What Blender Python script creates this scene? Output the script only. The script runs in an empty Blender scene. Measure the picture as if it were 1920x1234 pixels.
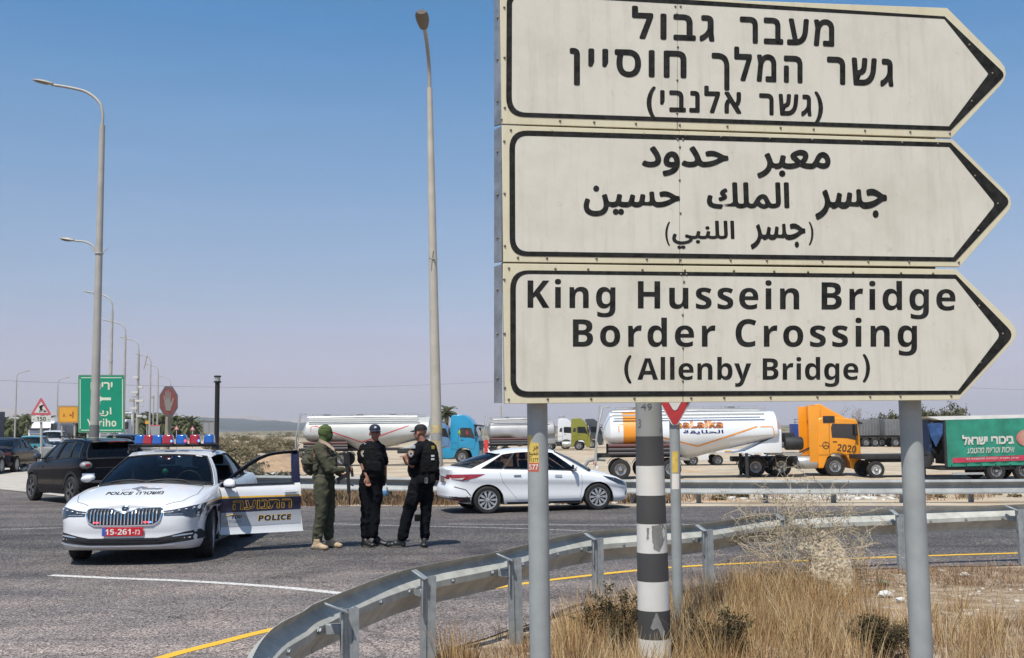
import bpy, bmesh, math, random
from mathutils import Vector, Matrix, noise
from mathutils.bvhtree import BVHTree
import numpy as np
R = math.radians
random.seed(7)
sc = bpy.context.scene
COL = sc.collection
# ---------------------------------------------------------------- camera
FPX = 1990.0                      # focal length in pixels of the 1920 px wide photograph
CAMZ = 1.75
PITCH, ROLL = R(5.31), R(0.6)
_F = Vector((0, math.cos(PITCH), math.sin(PITCH)))
_U0 = Vector((0, -math.sin(PITCH), math.cos(PITCH)))
_R0 = Vector((1, 0, 0))
_Rt = _R0 * math.cos(ROLL) - _U0 * math.sin(ROLL)
_Up = _U0 * math.cos(ROLL) + _R0 * math.sin(ROLL)
cam = bpy.data.cameras.new('camera')
cam.sensor_width = 36.0
cam.lens = FPX / 1920 * 36
cam.clip_start = 0.1
cam.clip_end = 30000
cam_o = bpy.data.objects.new('camera', cam)
COL.objects.link(cam_o)
_m = Matrix((_Rt, _Up, -_F)).transposed().to_4x4()
_m.translation = (0, 0, CAMZ)
cam_o.matrix_world = _m
sc.camera = cam_o
# ---------------------------------------------------------------- light
SUN_EL, SUN_AZ = R(62), R(-157)   # shadows fall away from the camera and a little to the right
sdir = Vector((math.sin(SUN_AZ) * math.cos(SUN_EL), math.cos(SUN_AZ) * math.cos(SUN_EL), math.sin(SUN_EL)))
sun = bpy.data.lights.new('sun', 'SUN')
sun.energy = 4.9
sun.angle = R(0.55)
sun.color = (1.0, 0.945, 0.85)
sun_o = bpy.data.objects.new('sun', sun)
sun_o.rotation_euler = sdir.to_track_quat('Z', 'Y').to_euler()
COL.objects.link(sun_o)
W = bpy.data.worlds.new('World')
sc.world = W
W.use_nodes = True
nt = W.node_tree
bg = nt.nodes['Background']
sky = nt.nodes.new('ShaderNodeTexSky')
sky.sky_type = 'NISHITA'
sky.sun_disc = False
sky.sun_elevation = SUN_EL
sky.sun_rotation = SUN_AZ
sky.altitude = 0
sky.air_density = 1.0
sky.dust_density = 1.2
sky.ozone_density = 3.0
tc = nt.nodes.new('ShaderNodeTexCoord')
sep = nt.nodes.new('ShaderNodeSeparateXYZ')
nt.links.new(tc.outputs['Generated'], sep.inputs[0])
ramp = nt.nodes.new('ShaderNodeValToRGB')       # dust haze low over the plain, by elevation only
cr = ramp.color_ramp
SKY_TINT = [(0.0, (2.5, 2.1, 2.5)), (0.0184, (1.75, 1.45, 1.85)), (0.0422, (1.34, 1.11, 1.44)), (0.0754, (1.26, 1.01, 1.19)), (0.1229, (1.15, 1.05, 1.12)), (0.193, (1.10, 1.13, 1.18)), (0.2836, (0.90, 1.18, 1.28)), (0.3644, (0.55, 1.10, 1.34)), (0.55, (0.62, 1.02, 1.20)), (1.0, (0.75, 0.95, 1.05))]
cr.elements[0].position = SKY_TINT[0][0]
cr.elements[0].color = (*SKY_TINT[0][1], 1)
cr.elements[1].position = SKY_TINT[-1][0]
cr.elements[1].color = (*SKY_TINT[-1][1], 1)
for p, c in SKY_TINT[1:-1]:
    e = cr.elements.new(p)
    e.color = (*c, 1)
nt.links.new(sep.outputs['Z'], ramp.inputs[0])
mixn = nt.nodes.new('ShaderNodeMix')
mixn.data_type = 'RGBA'
mixn.blend_type = 'MULTIPLY'
mixn.inputs[0].default_value = 1.0
nt.links.new(sky.outputs[0], mixn.inputs[6])
nt.links.new(ramp.outputs[0], mixn.inputs[7])
# faint streaks of thin cloud low in the sky
mp = nt.nodes.new('ShaderNodeMapping')
mp.inputs['Scale'].default_value = (3, 3, 22)
nt.links.new(tc.outputs['Generated'], mp.inputs[0])
nz = nt.nodes.new('ShaderNodeTexNoise')
nz.inputs['Scale'].default_value = 1.6
nz.inputs['Detail'].default_value = 6
nt.links.new(mp.outputs[0], nz.inputs['Vector'])
mr = nt.nodes.new('ShaderNodeMapRange')
mr.inputs[1].default_value = 0.5
mr.inputs[2].default_value = 0.85
mr.inputs[3].default_value = 1.0
mr.inputs[4].default_value = 1.07
nt.links.new(nz.outputs[0], mr.inputs[0])
mix2 = nt.nodes.new('ShaderNodeMix')
mix2.data_type = 'RGBA'
mix2.blend_type = 'MULTIPLY'
mix2.inputs[0].default_value = 1.0
nt.links.new(mixn.outputs[2], mix2.inputs[6])
nt.links.new(mr.outputs[0], mix2.inputs[7])
nt.links.new(mix2.outputs[2], bg.inputs[0])
bg.inputs[1].default_value = 0.10
sc.view_settings.view_transform = 'Standard'
sc.view_settings.look = 'None'
sc.view_settings.exposure = 0.12
sc.view_settings.gamma = 1.0
sc.view_settings.use_curve_mapping = False
sc.cycles.max_bounces = 6
sc.cycles.transparent_max_bounces = 12
sc.cycles.caustics_reflective = False
sc.cycles.caustics_refractive = False

# ---------------------------------------------------------------- placing
def ray(X, Y):
    v = Vector(((X - 960) / FPX, -(Y - 617) / FPX, -1))
    return (_Rt * v.x + _Up * v.y + _F).normalized()
def P(X, Y, d):
    """point of the place seen at photograph pixel X,Y at distance d along the view"""
    r = ray(X, Y)
    return Vector((0, 0, CAMZ)) + r * (d / r.y)
def G(X, Y, z=0.0):
    r = ray(X, Y)
    return Vector((0, 0, CAMZ)) + r * ((z - CAMZ) / r.z)

# ---------------------------------------------------------------- materials
MATS = {}
def M(name, col, rough=0.5, metal=0.0, var=0.0, scale=8.0, bump=0.0, coat=0.0, emit=None, es=1.0, col2=None, spec=None, dist=0.02, lo=0.35, hi=0.65):
    if name in MATS:
        return MATS[name]
    m = bpy.data.materials.new(name)
    m.use_nodes = True
    t = m.node_tree
    b = t.nodes['Principled BSDF']
    b.inputs['Base Color'].default_value = (*col, 1)
    b.inputs['Roughness'].default_value = rough
    b.inputs['Metallic'].default_value = metal
    b.inputs['Coat Weight'].default_value = coat
    b.inputs['Coat Roughness'].default_value = 0.05
    if spec is not None:
        b.inputs['Specular IOR Level'].default_value = spec
    if emit:
        b.inputs['Emission Color'].default_value = (*emit, 1)
        b.inputs['Emission Strength'].default_value = es
    if var or bump or col2:
        g = t.nodes.new('ShaderNodeTexCoord')
        n = t.nodes.new('ShaderNodeTexNoise')
        n.inputs['Scale'].default_value = scale
        n.inputs['Detail'].default_value = 7
        n.inputs['Roughness'].default_value = 0.62
        t.links.new(g.outputs['Object'], n.inputs['Vector'])
        r_ = t.nodes.new('ShaderNodeValToRGB')
        e = r_.color_ramp.elements
        e[0].position, e[1].position = lo, hi
        c2 = col2 or tuple(min(1, c * (1 + var)) for c in col)
        c1 = col if col2 else tuple(c * (1 - var) for c in col)
        e[0].color = (*c1, 1)
        e[1].color = (*c2, 1)
        t.links.new(n.outputs[0], r_.inputs[0])
        t.links.new(r_.outputs[0], b.inputs['Base Color'])
        if bump:
            bn = t.nodes.new('ShaderNodeBump')
            bn.inputs['Strength'].default_value = bump
            bn.inputs['Distance'].default_value = dist
            t.links.new(n.outputs[0], bn.inputs['Height'])
            t.links.new(bn.outputs[0], b.inputs['Normal'])
    MATS[name] = m
    return m
def glass(name, tint=(0.25, 0.3, 0.3), refl=(0.9, 0.95, 1.0)):
    if name in MATS:
        return MATS[name]
    m = bpy.data.materials.new(name)
    m.use_nodes = True
    t = m.node_tree
    t.nodes.remove(t.nodes['Principled BSDF'])
    out = t.nodes['Material Output']
    tr = t.nodes.new('ShaderNodeBsdfTransparent')
    tr.inputs[0].default_value = (*tint, 1)
    gl = t.nodes.new('ShaderNodeBsdfGlossy')
    gl.inputs['Roughness'].default_value = 0.03
    gl.inputs[0].default_value = (*refl, 1)
    fr = t.nodes.new('ShaderNodeFresnel')
    fr.inputs[0].default_value = 1.5
    mx = t.nodes.new('ShaderNodeMixShader')
    t.links.new(fr.outputs[0], mx.inputs[0])
    t.links.new(tr.outputs[0], mx.inputs[1])
    t.links.new(gl.outputs[0], mx.inputs[2])
    t.links.new(mx.outputs[0], out.inputs[0])
    MATS[name] = m
    return m

# ---------------------------------------------------------------- meshes
def cur(pts):
    """monotone cubic through (x, v) points"""
    xs = [p[0] for p in pts]
    ys = [p[1] for p in pts]
    n = len(xs)
    d = [(ys[i + 1] - ys[i]) / (xs[i + 1] - xs[i]) for i in range(n - 1)]
    m = [d[0]] + [0 if d[i - 1] * d[i] <= 0 else 2 * d[i - 1] * d[i] / (d[i - 1] + d[i]) for i in range(1, n - 1)] + [d[-1]]
    def f(x):
        if x <= xs[0]: return ys[0]
        if x >= xs[-1]: return ys[-1]
        i = 0
        while x > xs[i + 1]: i += 1
        h = xs[i + 1] - xs[i]
        t = (x - xs[i]) / h
        return (2*t**3 - 3*t**2 + 1) * ys[i] + (t**3 - 2*t**2 + t) * h * m[i] + (-2*t**3 + 3*t**2) * ys[i + 1] + (t**3 - t**2) * h * m[i + 1]
    return f
def spline(pts, n=8, closed=False):
    """Catmull-Rom through points, n samples a span"""
    ps = [Vector(p) for p in pts]
    out = []
    N = len(ps)
    for i in range(N if closed else N - 1):
        p1, p2 = ps[i], ps[(i + 1) % N]
        p0 = ps[i - 1] if (i or closed) else p1 * 2 - p2
        p3 = ps[(i + 2) % N] if (closed or i + 2 < N) else p2 * 2 - p1
        for k in range(n):
            t = k / n
            out.append(0.5 * ((2 * p1) + (p2 - p0) * t + (2*p0 - 5*p1 + 4*p2 - p3) * t*t + (3*p1 - p0 - 3*p2 + p3) * t**3))
    if not closed:
        out.append(ps[-1])
    return out
def resample(pts, step):
    out = [pts[0].copy()]
    acc = 0
    for a, b in zip(pts, pts[1:]):
        L = (b - a).length
        s = step - acc
        while s <= L and L > 0:
            out.append(a.lerp(b, s / L))
            s += step
        acc = (acc + L) % step
    if (out[-1] - pts[-1]).length > step * 0.3:
        out.append(pts[-1].copy())
    else:
        out[-1] = pts[-1].copy()
    return out
class MB:
    def __init__(s):
        s.v, s.f, s.m = [], [], []
    def add(s, vs, fs, m=0):
        o = len(s.v)
        s.v += [tuple(v) for v in vs]
        s.f += [tuple(i + o for i in f) for f in fs]
        s.m += [m] * len(fs)
        return s
    def box(s, c, d, m=0, rz=0, rx=0, ry=0, taper=1.0):
        x, y, z = d[0] / 2, d[1] / 2, d[2] / 2
        vs = [Vector((sx * x * (taper if sz > 0 else 1), sy * y * (taper if sz > 0 else 1), sz * z)) for sz in (-1, 1) for sy in (-1, 1) for sx in (-1, 1)]
        if rz or rx or ry:
            mt = Matrix.Rotation(rz, 3, 'Z') @ Matrix.Rotation(ry, 3, 'Y') @ Matrix.Rotation(rx, 3, 'X')
            vs = [mt @ v for v in vs]
        vs = [v + Vector(c) for v in vs]
        return s.add(vs, [(0, 2, 3, 1), (4, 5, 7, 6), (0, 1, 5, 4), (2, 6, 7, 3), (0, 4, 6, 2), (1, 3, 7, 5)], m)
    def bar(s, a, b, w, h=None, m=0):
        """rectangular bar from a to b"""
        a, b = Vector(a), Vector(b)
        t = (b - a).normalized()
        up = Vector((0, 0, 1)) if abs(t.z) < 0.95 else Vector((0, 1, 0))
        n = t.cross(up).normalized() * (w / 2)
        k = n.cross(t).normalized() * ((h or w) / 2)
        vs = [p + i * n + j * k for p in (a, b) for i, j in ((-1, -1), (1, -1), (1, 1), (-1, 1))]
        return s.add(vs, [(3, 2, 1, 0), (4, 5, 6, 7), (0, 1, 5, 4), (1, 2, 6, 5), (2, 3, 7, 6), (3, 0, 4, 7)], m)
    def tube(s, pts, r, n=8, m=0, caps=True, sy=1.0):
        ps = [Vector(p) for p in pts]
        rr = r if isinstance(r, (list, tuple)) else [r] * len(ps)
        vs, fs = [], []
        ref = None
        for i, p in enumerate(ps):
            t = (ps[min(i + 1, len(ps) - 1)] - ps[max(i - 1, 0)])
            t = t.normalized() if t.length > 1e-9 else Vector((0, 0, 1))
            if ref is None:
                ref = Vector((1, 0, 0)) if abs(t.x) < 0.9 else Vector((0, 1, 0))
            a = (ref - t * ref.dot(t)).normalized()
            b = t.cross(a)
            ref = a
            for k in range(n):
                an = 2 * math.pi * k / n
                vs.append(p + a * (rr[i] * math.cos(an)) + b * (rr[i] * sy * math.sin(an)))
        for i in range(len(ps) - 1):
            for k in range(n):
                k2 = (k + 1) % n
                fs.append((i * n + k, i * n + k2, (i + 1) * n + k2, (i + 1) * n + k))
        if caps:
            fs.append(tuple(range(n))[::-1])
            fs.append(tuple((len(ps) - 1) * n + k for k in range(n)))
        return s.add(vs, fs, m)
    def lathe(s, prof, n=24, m=0, mat=None):
        """prof (r, z) about z; mat an optional matrix"""
        vs, fs = [], []
        for r, z in prof:
            for k in range(n):
                a = 2 * math.pi * k / n
                v = Vector((r * math.cos(a), r * math.sin(a), z))
                vs.append(mat @ v if mat else v)
        for i in range(len(prof) - 1):
            for k in range(n):
                k2 = (k + 1) % n
                fs.append((i * n + k, i * n + k2, (i + 1) * n + k2, (i + 1) * n + k))
        return s.add(vs, fs, m)
    def ell(s, c, r, n=10, k=7, m=0, mat=None):
        vs, fs = [], []
        for i in range(k + 1):
            th = math.pi * i / k
            for j in range(n):
                a = 2 * math.pi * j / n
                v = Vector((r[0] * math.sin(th) * math.cos(a), r[1] * math.sin(th) * math.sin(a), r[2] * math.cos(th)))
                vs.append((mat @ v if mat else v) + Vector(c))
        for i in range(k):
            for j in range(n):
                j2 = (j + 1) % n
                fs.append((i * n + j, (i + 1) * n + j, (i + 1) * n + j2, i * n + j2))
        return s.add(vs, fs, m)
    def grid(s, rows, m=0, flip=False, close=False):
        """rows of equal length -> quads; m number or f(i, j) -> number or None for a hole"""
        n = len(rows[0])
        o = len(s.v)
        for r in rows:
            s.v += [tuple(p) for p in r]
        for i in range(len(rows) - 1):
            for j in range(n if close else n - 1):
                j2 = (j + 1) % n
                mm = m(i, j) if callable(m) else m
                if mm is None: continue
                q = (o + i * n + j, o + i * n + j2, o + (i + 1) * n + j2, o + (i + 1) * n + j)
                s.f.append(q[::-1] if flip else q)
                s.m.append(mm)
        return s
    def prism(s, poly, a, b, plane='xz', m=0):
        """extrude a 2D polygon between a and b along the third axis"""
        def q(p, w):
            return {'xz': (p[0], w, p[1]), 'xy': (p[0], p[1], w), 'yz': (w, p[0], p[1])}[plane]
        n = len(poly)
        vs = [q(p, a) for p in poly] + [q(p, b) for p in poly]
        fs = [tuple(range(n))[::-1], tuple(range(n, 2 * n))] + [(i, (i + 1) % n, n + (i + 1) % n, n + i) for i in range(n)]
        return s.add(vs, fs, m)
    def xf(s, mt):
        s.v = [tuple(mt @ Vector(v)) for v in s.v]
        return s
    def build(s, name, mats, parent=None, smooth=None, bevel=0, seg=2, fix=True, bang=30):
        me = bpy.data.meshes.new(name)
        me.from_pydata(s.v, [], s.f)
        mats = mats if isinstance(mats, (list, tuple)) else [mats]
        for mm in mats:
            me.materials.append(mm)
        if len(mats) > 1:
            me.polygons.foreach_set('material_index', s.m)
        if fix or bevel:
            bm = bmesh.new()
            bm.from_mesh(me)
            bmesh.ops.remove_doubles(bm, verts=bm.verts, dist=1e-5)
            bmesh.ops.dissolve_degenerate(bm, edges=bm.edges, dist=1e-6)
            if bevel:
                bmesh.ops.recalc_face_normals(bm, faces=bm.faces)
                es = [e for e in bm.edges if len(e.link_faces) == 2 and e.calc_face_angle(0) > R(bang)]
                bmesh.ops.bevel(bm, geom=es, offset=bevel, segments=seg, affect='EDGES', profile=0.6, clamp_overlap=True)
            else:
                bmesh.ops.recalc_face_normals(bm, faces=bm.faces)
            bm.to_mesh(me)
            bm.free()
        if smooth is None and bevel: smooth = 40
        if smooth:
            me.shade_smooth()
            me.set_sharp_from_angle(angle=R(smooth))
        o = bpy.data.objects.new(name, me)
        COL.objects.link(o)
        if parent: o.parent = parent
        return o
def tag(o, label=None, cat=None, group=None, kind=None):
    if label: o['label'] = label
    if cat: o['category'] = cat
    if group: o['group'] = group
    if kind: o['kind'] = kind
    return o
def thing(name, label, cat, loc=(0, 0, 0), rz=0, group=None, sc_=1.0):
    o = bpy.data.objects.new(name, None)
    o.empty_display_size = 0.2
    COL.objects.link(o)
    o.location = loc
    o.rotation_euler = (0, 0, rz)
    o.scale = (sc_,) * 3
    return tag(o, label, cat, group)
def copy_tree(o, parent=None):
    c = o.copy()
    COL.objects.link(c)
    c.parent = parent
    for ch in list(o.children):
        copy_tree(ch, c)
    return c

# ---------------------------------------------------------------- lettering
AR = {'ا': (0xFE8D, 0), 'ب': (0xFE8F, 1), 'ج': (0xFE9D, 1), 'ح': (0xFEA1, 1), 'د': (0xFEA9, 0), 'ر': (0xFEAD, 0), 'س': (0xFEB1, 1), 'ع': (0xFEC9, 1), 'ق': (0xFED5, 1),
      'ك': (0xFED9, 1), 'ل': (0xFEDD, 1), 'م': (0xFEE1, 1), 'ن': (0xFEE5, 1), 'و': (0xFEED, 0), 'ي': (0xFEF1, 1), 'ة': (0xFE93, 0)}
def arabic(s):
    """joined letter forms, in left-to-right drawing order"""
    out = []
    for i, ch in enumerate(s):
        if ch not in AR:
            out.append(ch)
            continue
        base, dual = AR[ch]
        prev = i > 0 and s[i - 1] in AR and AR[s[i - 1]][1]
        nxt = dual and i + 1 < len(s) and s[i + 1] in AR
        out.append(chr(base + (3 if prev and nxt else 1 if prev else 2 if nxt else 0)))
    return ''.join(out)[::-1]
_TX = {}
def text2d(s, bold=0.0, space=1.0, shear=0.0, ext=0.0):
    """lettering as flat vertices and faces, size 1"""
    key = (s, bold, space, shear)
    if key in _TX: return _TX[key]
    c = bpy.data.curves.new('t', 'FONT')
    c.body = s
    c.size = 1
    c.space_character = space
    c.shear = shear
    c.resolution_u = 4
    c.fill_mode = 'BOTH'
    o = bpy.data.objects.new('t', c)
    COL.objects.link(o)
    bpy.context.view_layer.update()
    me = bpy.data.meshes.new_from_object(o.evaluated_get(bpy.context.evaluated_depsgraph_get()))
    vs = [tuple(v.co) for v in me.vertices]
    fs = [tuple(p.vertices) for p in me.polygons]
    bpy.data.objects.remove(o)
    bpy.data.curves.remove(c)
    bpy.data.meshes.remove(me)
    if bold:                      # heavier strokes: the same flat glyphs laid over one another, a hair apart
        n = len(vs)
        sh = [(math.cos(R(45 * k)) * bold, math.sin(R(45 * k)) * bold) for k in range(8)] + [(0, 0)]
        fs = [tuple(i + n * k for i in f) for k in range(9) for f in fs]
        vs = [(v[0] + dx, v[1] + dy, k / 8) for k, (dx, dy) in enumerate(sh) for v in vs]
    else:
        vs = [(v[0], v[1], 0.0) for v in vs]
    _TX[key] = (vs, fs)
    return vs, fs
def fit_text(s, x0, x1, h, mapf, capref='H', bold=0.035, z0=0.0, shear=0.0, spread=True, fixed=None):
    """text between x0 and x1, capitals h high, baseline y=0, mapped by mapf(x, y, lift); returns MB-ready verts, faces"""
    cv, _ = text2d(capref, bold)
    hh = max(v[1] for v in cv)
    def wid(sp):
        v, f = text2d(s, bold, sp, shear)
        return min(a[0] for a in v), max(a[0] for a in v), v, f
    k = h / hh
    a0, a1, v, f = wid(1.0)
    kx = k
    if fixed:
        a0, a1, v, f = wid(fixed)
    elif spread and len(s) > 2:
        b0, b1, _, _ = wid(1.5)
        want = (x1 - x0) / k
        sp = 1 + (want - (a1 - a0)) / max(1e-6, (b1 - b0) - (a1 - a0)) * 0.5
        sp = min(max(sp, 0.92), 1.6)
        a0, a1, v, f = wid(sp)
    kx = (x1 - x0) / (a1 - a0)
    zs = max(abs(a[2]) for a in v) or 1
    return [mapf(x0 + (p[0] - a0) * kx, p[1] * k, 0.0006 * p[2] / zs) for p in v], f
def bold_sans(s):
    return ''.join(chr(0x1D5D4 + ord(c) - 65) if 'A' <= c <= 'Z' else chr(0x1D5EE + ord(c) - 97) if 'a' <= c <= 'z' else chr(0x1D7EC + ord(c) - 48) if '0' <= c <= '9' else c for c in s)
def fit_box(s, x0, x1, y0, y1, mapf, bold=0.035, shear=0.0):
    """text stretched to the box x0..x1, y0..y1 (y up)"""
    v, f = text2d(s, bold, 1.0, shear)
    a0, a1 = min(a[0] for a in v), max(a[0] for a in v)
    b0, b1 = min(a[1] for a in v), max(a[1] for a in v)
    zs = max(abs(a[2]) for a in v) or 1
    return [mapf(x0 + (p[0] - a0) / (a1 - a0) * (x1 - x0), y0 + (p[1] - b0) / (b1 - b0) * (y1 - y0), 0.0006 * p[2] / zs) for p in v], f
_oldbuild = MB.build
def _wb(self, name, mats, parent=None, world=False, **k):
    if world and parent:
        r = parent
        while r.parent: r = r.parent
        self.xf((Matrix.Translation(r.location) @ Matrix.Rotation(r.rotation_euler.z, 4, 'Z')).inverted())
    return _oldbuild(self, name, mats, parent, **k)
MB.build = _wb
# ================================================================ SETTING
def sst(a, b, x):
    t = min(1, max(0, (x - a) / (b - a)))
    return t * t * (3 - 2 * t)
def lot_w(x, y):
    return sst(-1.5, 2.5, x - (-5.5 - (y - 27) * 0.205)) * sst(30, 46, y) * (1 - sst(500, 900, y))
def hgt(x, y):
    w = lot_w(x, y)
    n = noise.noise(Vector((x * 0.09, y * 0.05, 0))) * 0.5 + noise.noise(Vector((x * 0.3, y * 0.22, 3))) * 0.22
    out = sst(30, 60, y) * (1 - sst(600, 1200, y)) * max(0, min(1, (y - 26) / 20))
    left = 1 - w
    rd = sst(-6, 2, x + 5 + (y - 27) * 0.28 + 3) # keeps the road to the left flat
    return -0.012 + (-0.95) * w + left * out * rd * (0.30 + 0.75 * max(n, -0.3)) * (1 if y < 300 else 0.5)
def ground_mat(name, kind):
    m = bpy.data.materials.new(name)
    m.use_nodes = True
    t = m.node_tree
    L = t.links.new
    b = t.nodes['Principled BSDF']
    b.inputs['Roughness'].default_value = 0.95
    b.inputs['Specular IOR Level'].default_value = 0.15
    g = t.nodes.new('ShaderNodeNewGeometry')
    def nz(scale, det=6, rough=0.6):
        n = t.nodes.new('ShaderNodeTexNoise')
        n.inputs['Scale'].default_value = scale
        n.inputs['Detail'].default_value = det
        n.inputs['Roughness'].default_value = rough
        L(g.outputs['Position'], n.inputs['Vector'])
        return n.outputs[0]
    def ramp(src, stops):
        r = t.nodes.new('ShaderNodeValToRGB')
        e = r.color_ramp.elements
        e[0].position, e[0].color = stops[0][0], (*stops[0][1], 1)
        e[1].position, e[1].color = stops[-1][0], (*stops[-1][1], 1)
        for p, c in stops[1:-1]:
            k = e.new(p)
            k.color = (*c, 1)
        L(src, r.inputs[0])
        return r.outputs[0]
    def mix(f, a, c, mode='MIX'):
        x = t.nodes.new('ShaderNodeMix')
        x.data_type = 'RGBA'
        x.blend_type = mode
        if isinstance(f, (int, float)): x.inputs[0].default_value = f
        else: L(f, x.inputs[0])
        for i, q in ((6, a), (7, c)):
            if isinstance(q, tuple): x.inputs[i].default_value = (*q, 1)
            else: L(q, x.inputs[i])
        return x.outputs[2]
    def mrange(src, a, b_, c=0.0, d=1.0):
        x = t.nodes.new('ShaderNodeMapRange')
        x.inputs[1].default_value, x.inputs[2].default_value = a, b_
        x.inputs[3].default_value, x.inputs[4].default_value = c, d
        L(src, x.inputs[0])
        return x.outputs[0]
    if kind == 'asphalt':
        sp = t.nodes.new('ShaderNodeSeparateXYZ')
        L(g.outputs['Position'], sp.inputs[0])
        vo = t.nodes.new('ShaderNodeTexVoronoi')
        vo.inputs['Scale'].default_value = 80
        L(g.outputs['Position'], vo.inputs['Vector'])
        cs = t.nodes.new('ShaderNodeSeparateColor')
        L(vo.outputs['Color'], cs.inputs[0])
        light = ramp(cs.outputs[0], [(0.0, (0.045, 0.038, 0.035)), (0.28, (0.10, 0.085, 0.079)), (0.40, (0.215, 0.182, 0.169)), (0.8, (0.275, 0.235, 0.218)), (1.0, (0.50, 0.44, 0.41))])
        dark = ramp(cs.outputs[0], [(0.0, (0.020, 0.019, 0.019)), (0.55, (0.062, 0.058, 0.057)), (0.8, (0.12, 0.11, 0.105)), (1.0, (0.34, 0.31, 0.30))])
        big = nz(0.35, 5, 0.55)
        ad = t.nodes.new('ShaderNodeMath')
        ad.operation = 'MULTIPLY_ADD'
        L(big, ad.inputs[0])
        ad.inputs[1].default_value = 7.0
        L(sp.outputs['Y'], ad.inputs[2])
        f1 = mrange(ad.outputs[0], 13.2, 19.5)
        f2 = mrange(ad.outputs[0], 22.5, 27.0)
        c = mix(f1, light, dark)
        c = mix(f2, c, mix(0.35, dark, light))
        # wheel-worn streaks along the lanes
        mpn = t.nodes.new('ShaderNodeMapping')
        mpn.inputs['Scale'].default_value = (0.10, 1.1, 1)
        mpn.inputs['Rotation'].default_value = (0, 0, 0.05)
        L(g.outputs['Position'], mpn.inputs[0])
        st = t.nodes.new('ShaderNodeTexNoise')
        st.inputs['Scale'].default_value = 1.4
        st.inputs['Detail'].default_value = 5
        L(mpn.outputs[0], st.inputs['Vector'])
        c = mix(1.0, c, ramp(st.outputs[0], [(0.3, (0.66, 0.66, 0.68)), (0.48, (0.95, 0.95, 0.96)), (0.56, (1.05, 1.04, 1.03)), (0.75, (1.38, 1.34, 1.28))]), 'MULTIPLY')
        c = mix(1.0, c, ramp(nz(1.3, 8, 0.65), [(0.3, (0.76, 0.76, 0.78)), (0.52, (1, 1, 1)), (0.7, (1.2, 1.15, 1.09))]), 'MULTIPLY')
        # hairline cracks and oil stains
        ve = t.nodes.new('ShaderNodeTexVoronoi')
        ve.feature = 'DISTANCE_TO_EDGE'
        ve.inputs['Scale'].default_value = 0.42
        dn = t.nodes.new('ShaderNodeTexNoise')
        dn.inputs['Scale'].default_value = 2.2
        dn.inputs['Detail'].default_value = 6
        L(g.outputs['Position'], dn.inputs['Vector'])
        va = t.nodes.new('ShaderNodeVectorMath')
        va.operation = 'MULTIPLY_ADD'
        L(dn.outputs['Color'], va.inputs[0])
        va.inputs[1].default_value = (0.9, 0.9, 0)
        L(g.outputs['Position'], va.inputs[2])
        L(va.outputs[0], ve.inputs['Vector'])
        ck = mrange(ve.outputs['Distance'], 0.0, 0.010, 0.55, 1.0)
        c = mix(1.0, c, ck, 'MULTIPLY')
        c = mix(1.0, c, ramp(nz(0.55, 3, 0.5), [(0.30, (0.62, 0.62, 0.64)), (0.40, (1, 1, 1))]), 'MULTIPLY')
        L(c, b.inputs['Base Color'])
        b.inputs['Roughness'].default_value = 0.8
        b.inputs['Specular IOR Level'].default_value = 0.3
        bn = t.nodes.new('ShaderNodeBump')
        bn.inputs['Strength'].default_value = 0.5
        bn.inputs['Distance'].default_value = 0.006
        L(vo.outputs['Distance'], bn.inputs['Height'])
        L(bn.outputs[0], b.inputs['Normal'])
    elif kind == 'ground':
        sp = t.nodes.new('ShaderNodeSeparateXYZ')
        L(g.outputs['Position'], sp.inputs[0])
        sand = ramp(nz(0.6, 9, 0.62), [(0.3, (0.32, 0.255, 0.18)), (0.5, (0.43, 0.36, 0.27)), (0.7, (0.53, 0.455, 0.35))])
        orange = ramp(nz(0.22, 4), [(0.55, (1, 1, 1)), (0.68, (1.12, 0.86, 0.66))])
        sand = mix(1.0, sand, orange, 'MULTIPLY')
        near = ramp(nz(3.5, 10, 0.7), [(0.32, (0.16, 0.11, 0.07)), (0.5, (0.31, 0.235, 0.16)), (0.68, (0.52, 0.44, 0.35))])
        far = ramp(nz(0.02, 10, 0.7), [(0.42, (0.11, 0.11, 0.075)), (0.53, (0.22, 0.19, 0.13)), (0.62, (0.42, 0.36, 0.27))])
        c = mix(mrange(sp.outputs['Y'], 17, 21), near, sand)
        c = mix(mrange(sp.outputs['Y'], 170, 320), c, far)
        L(c, b.inputs['Base Color'])
        bn = t.nodes.new('ShaderNodeBump')
        bn.inputs['Strength'].default_value = 0.9
        bn.inputs['Distance'].default_value = 0.03
        L(nz(9, 10, 0.75), bn.inputs['Height'])
        L(bn.outputs[0], b.inputs['Normal'])
    MATS[name] = m
    return m
# ground sheet, finer near the camera
def axis(lo, hi, n, k):
    a = np.linspace(-1, 1, n)
    s_ = np.sinh(a * k) / np.sinh(k)
    return [float(v * (hi if v > 0 else -lo)) for v in s_]
xs = axis(-6000, 6000, 190, 6.5)
ys = [-40 + 40 * i / 4 for i in range(4)] + [float(v) for v in np.geomspace(1, 9061, 230) - 1 + 0.0]
g_ = MB()
g_.grid([[(x, y, hgt(x, y)) for x in xs] for y in ys])
tag(g_.build('ground', ground_mat('earth', 'ground'), smooth=60, fix=False), kind='structure')

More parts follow.
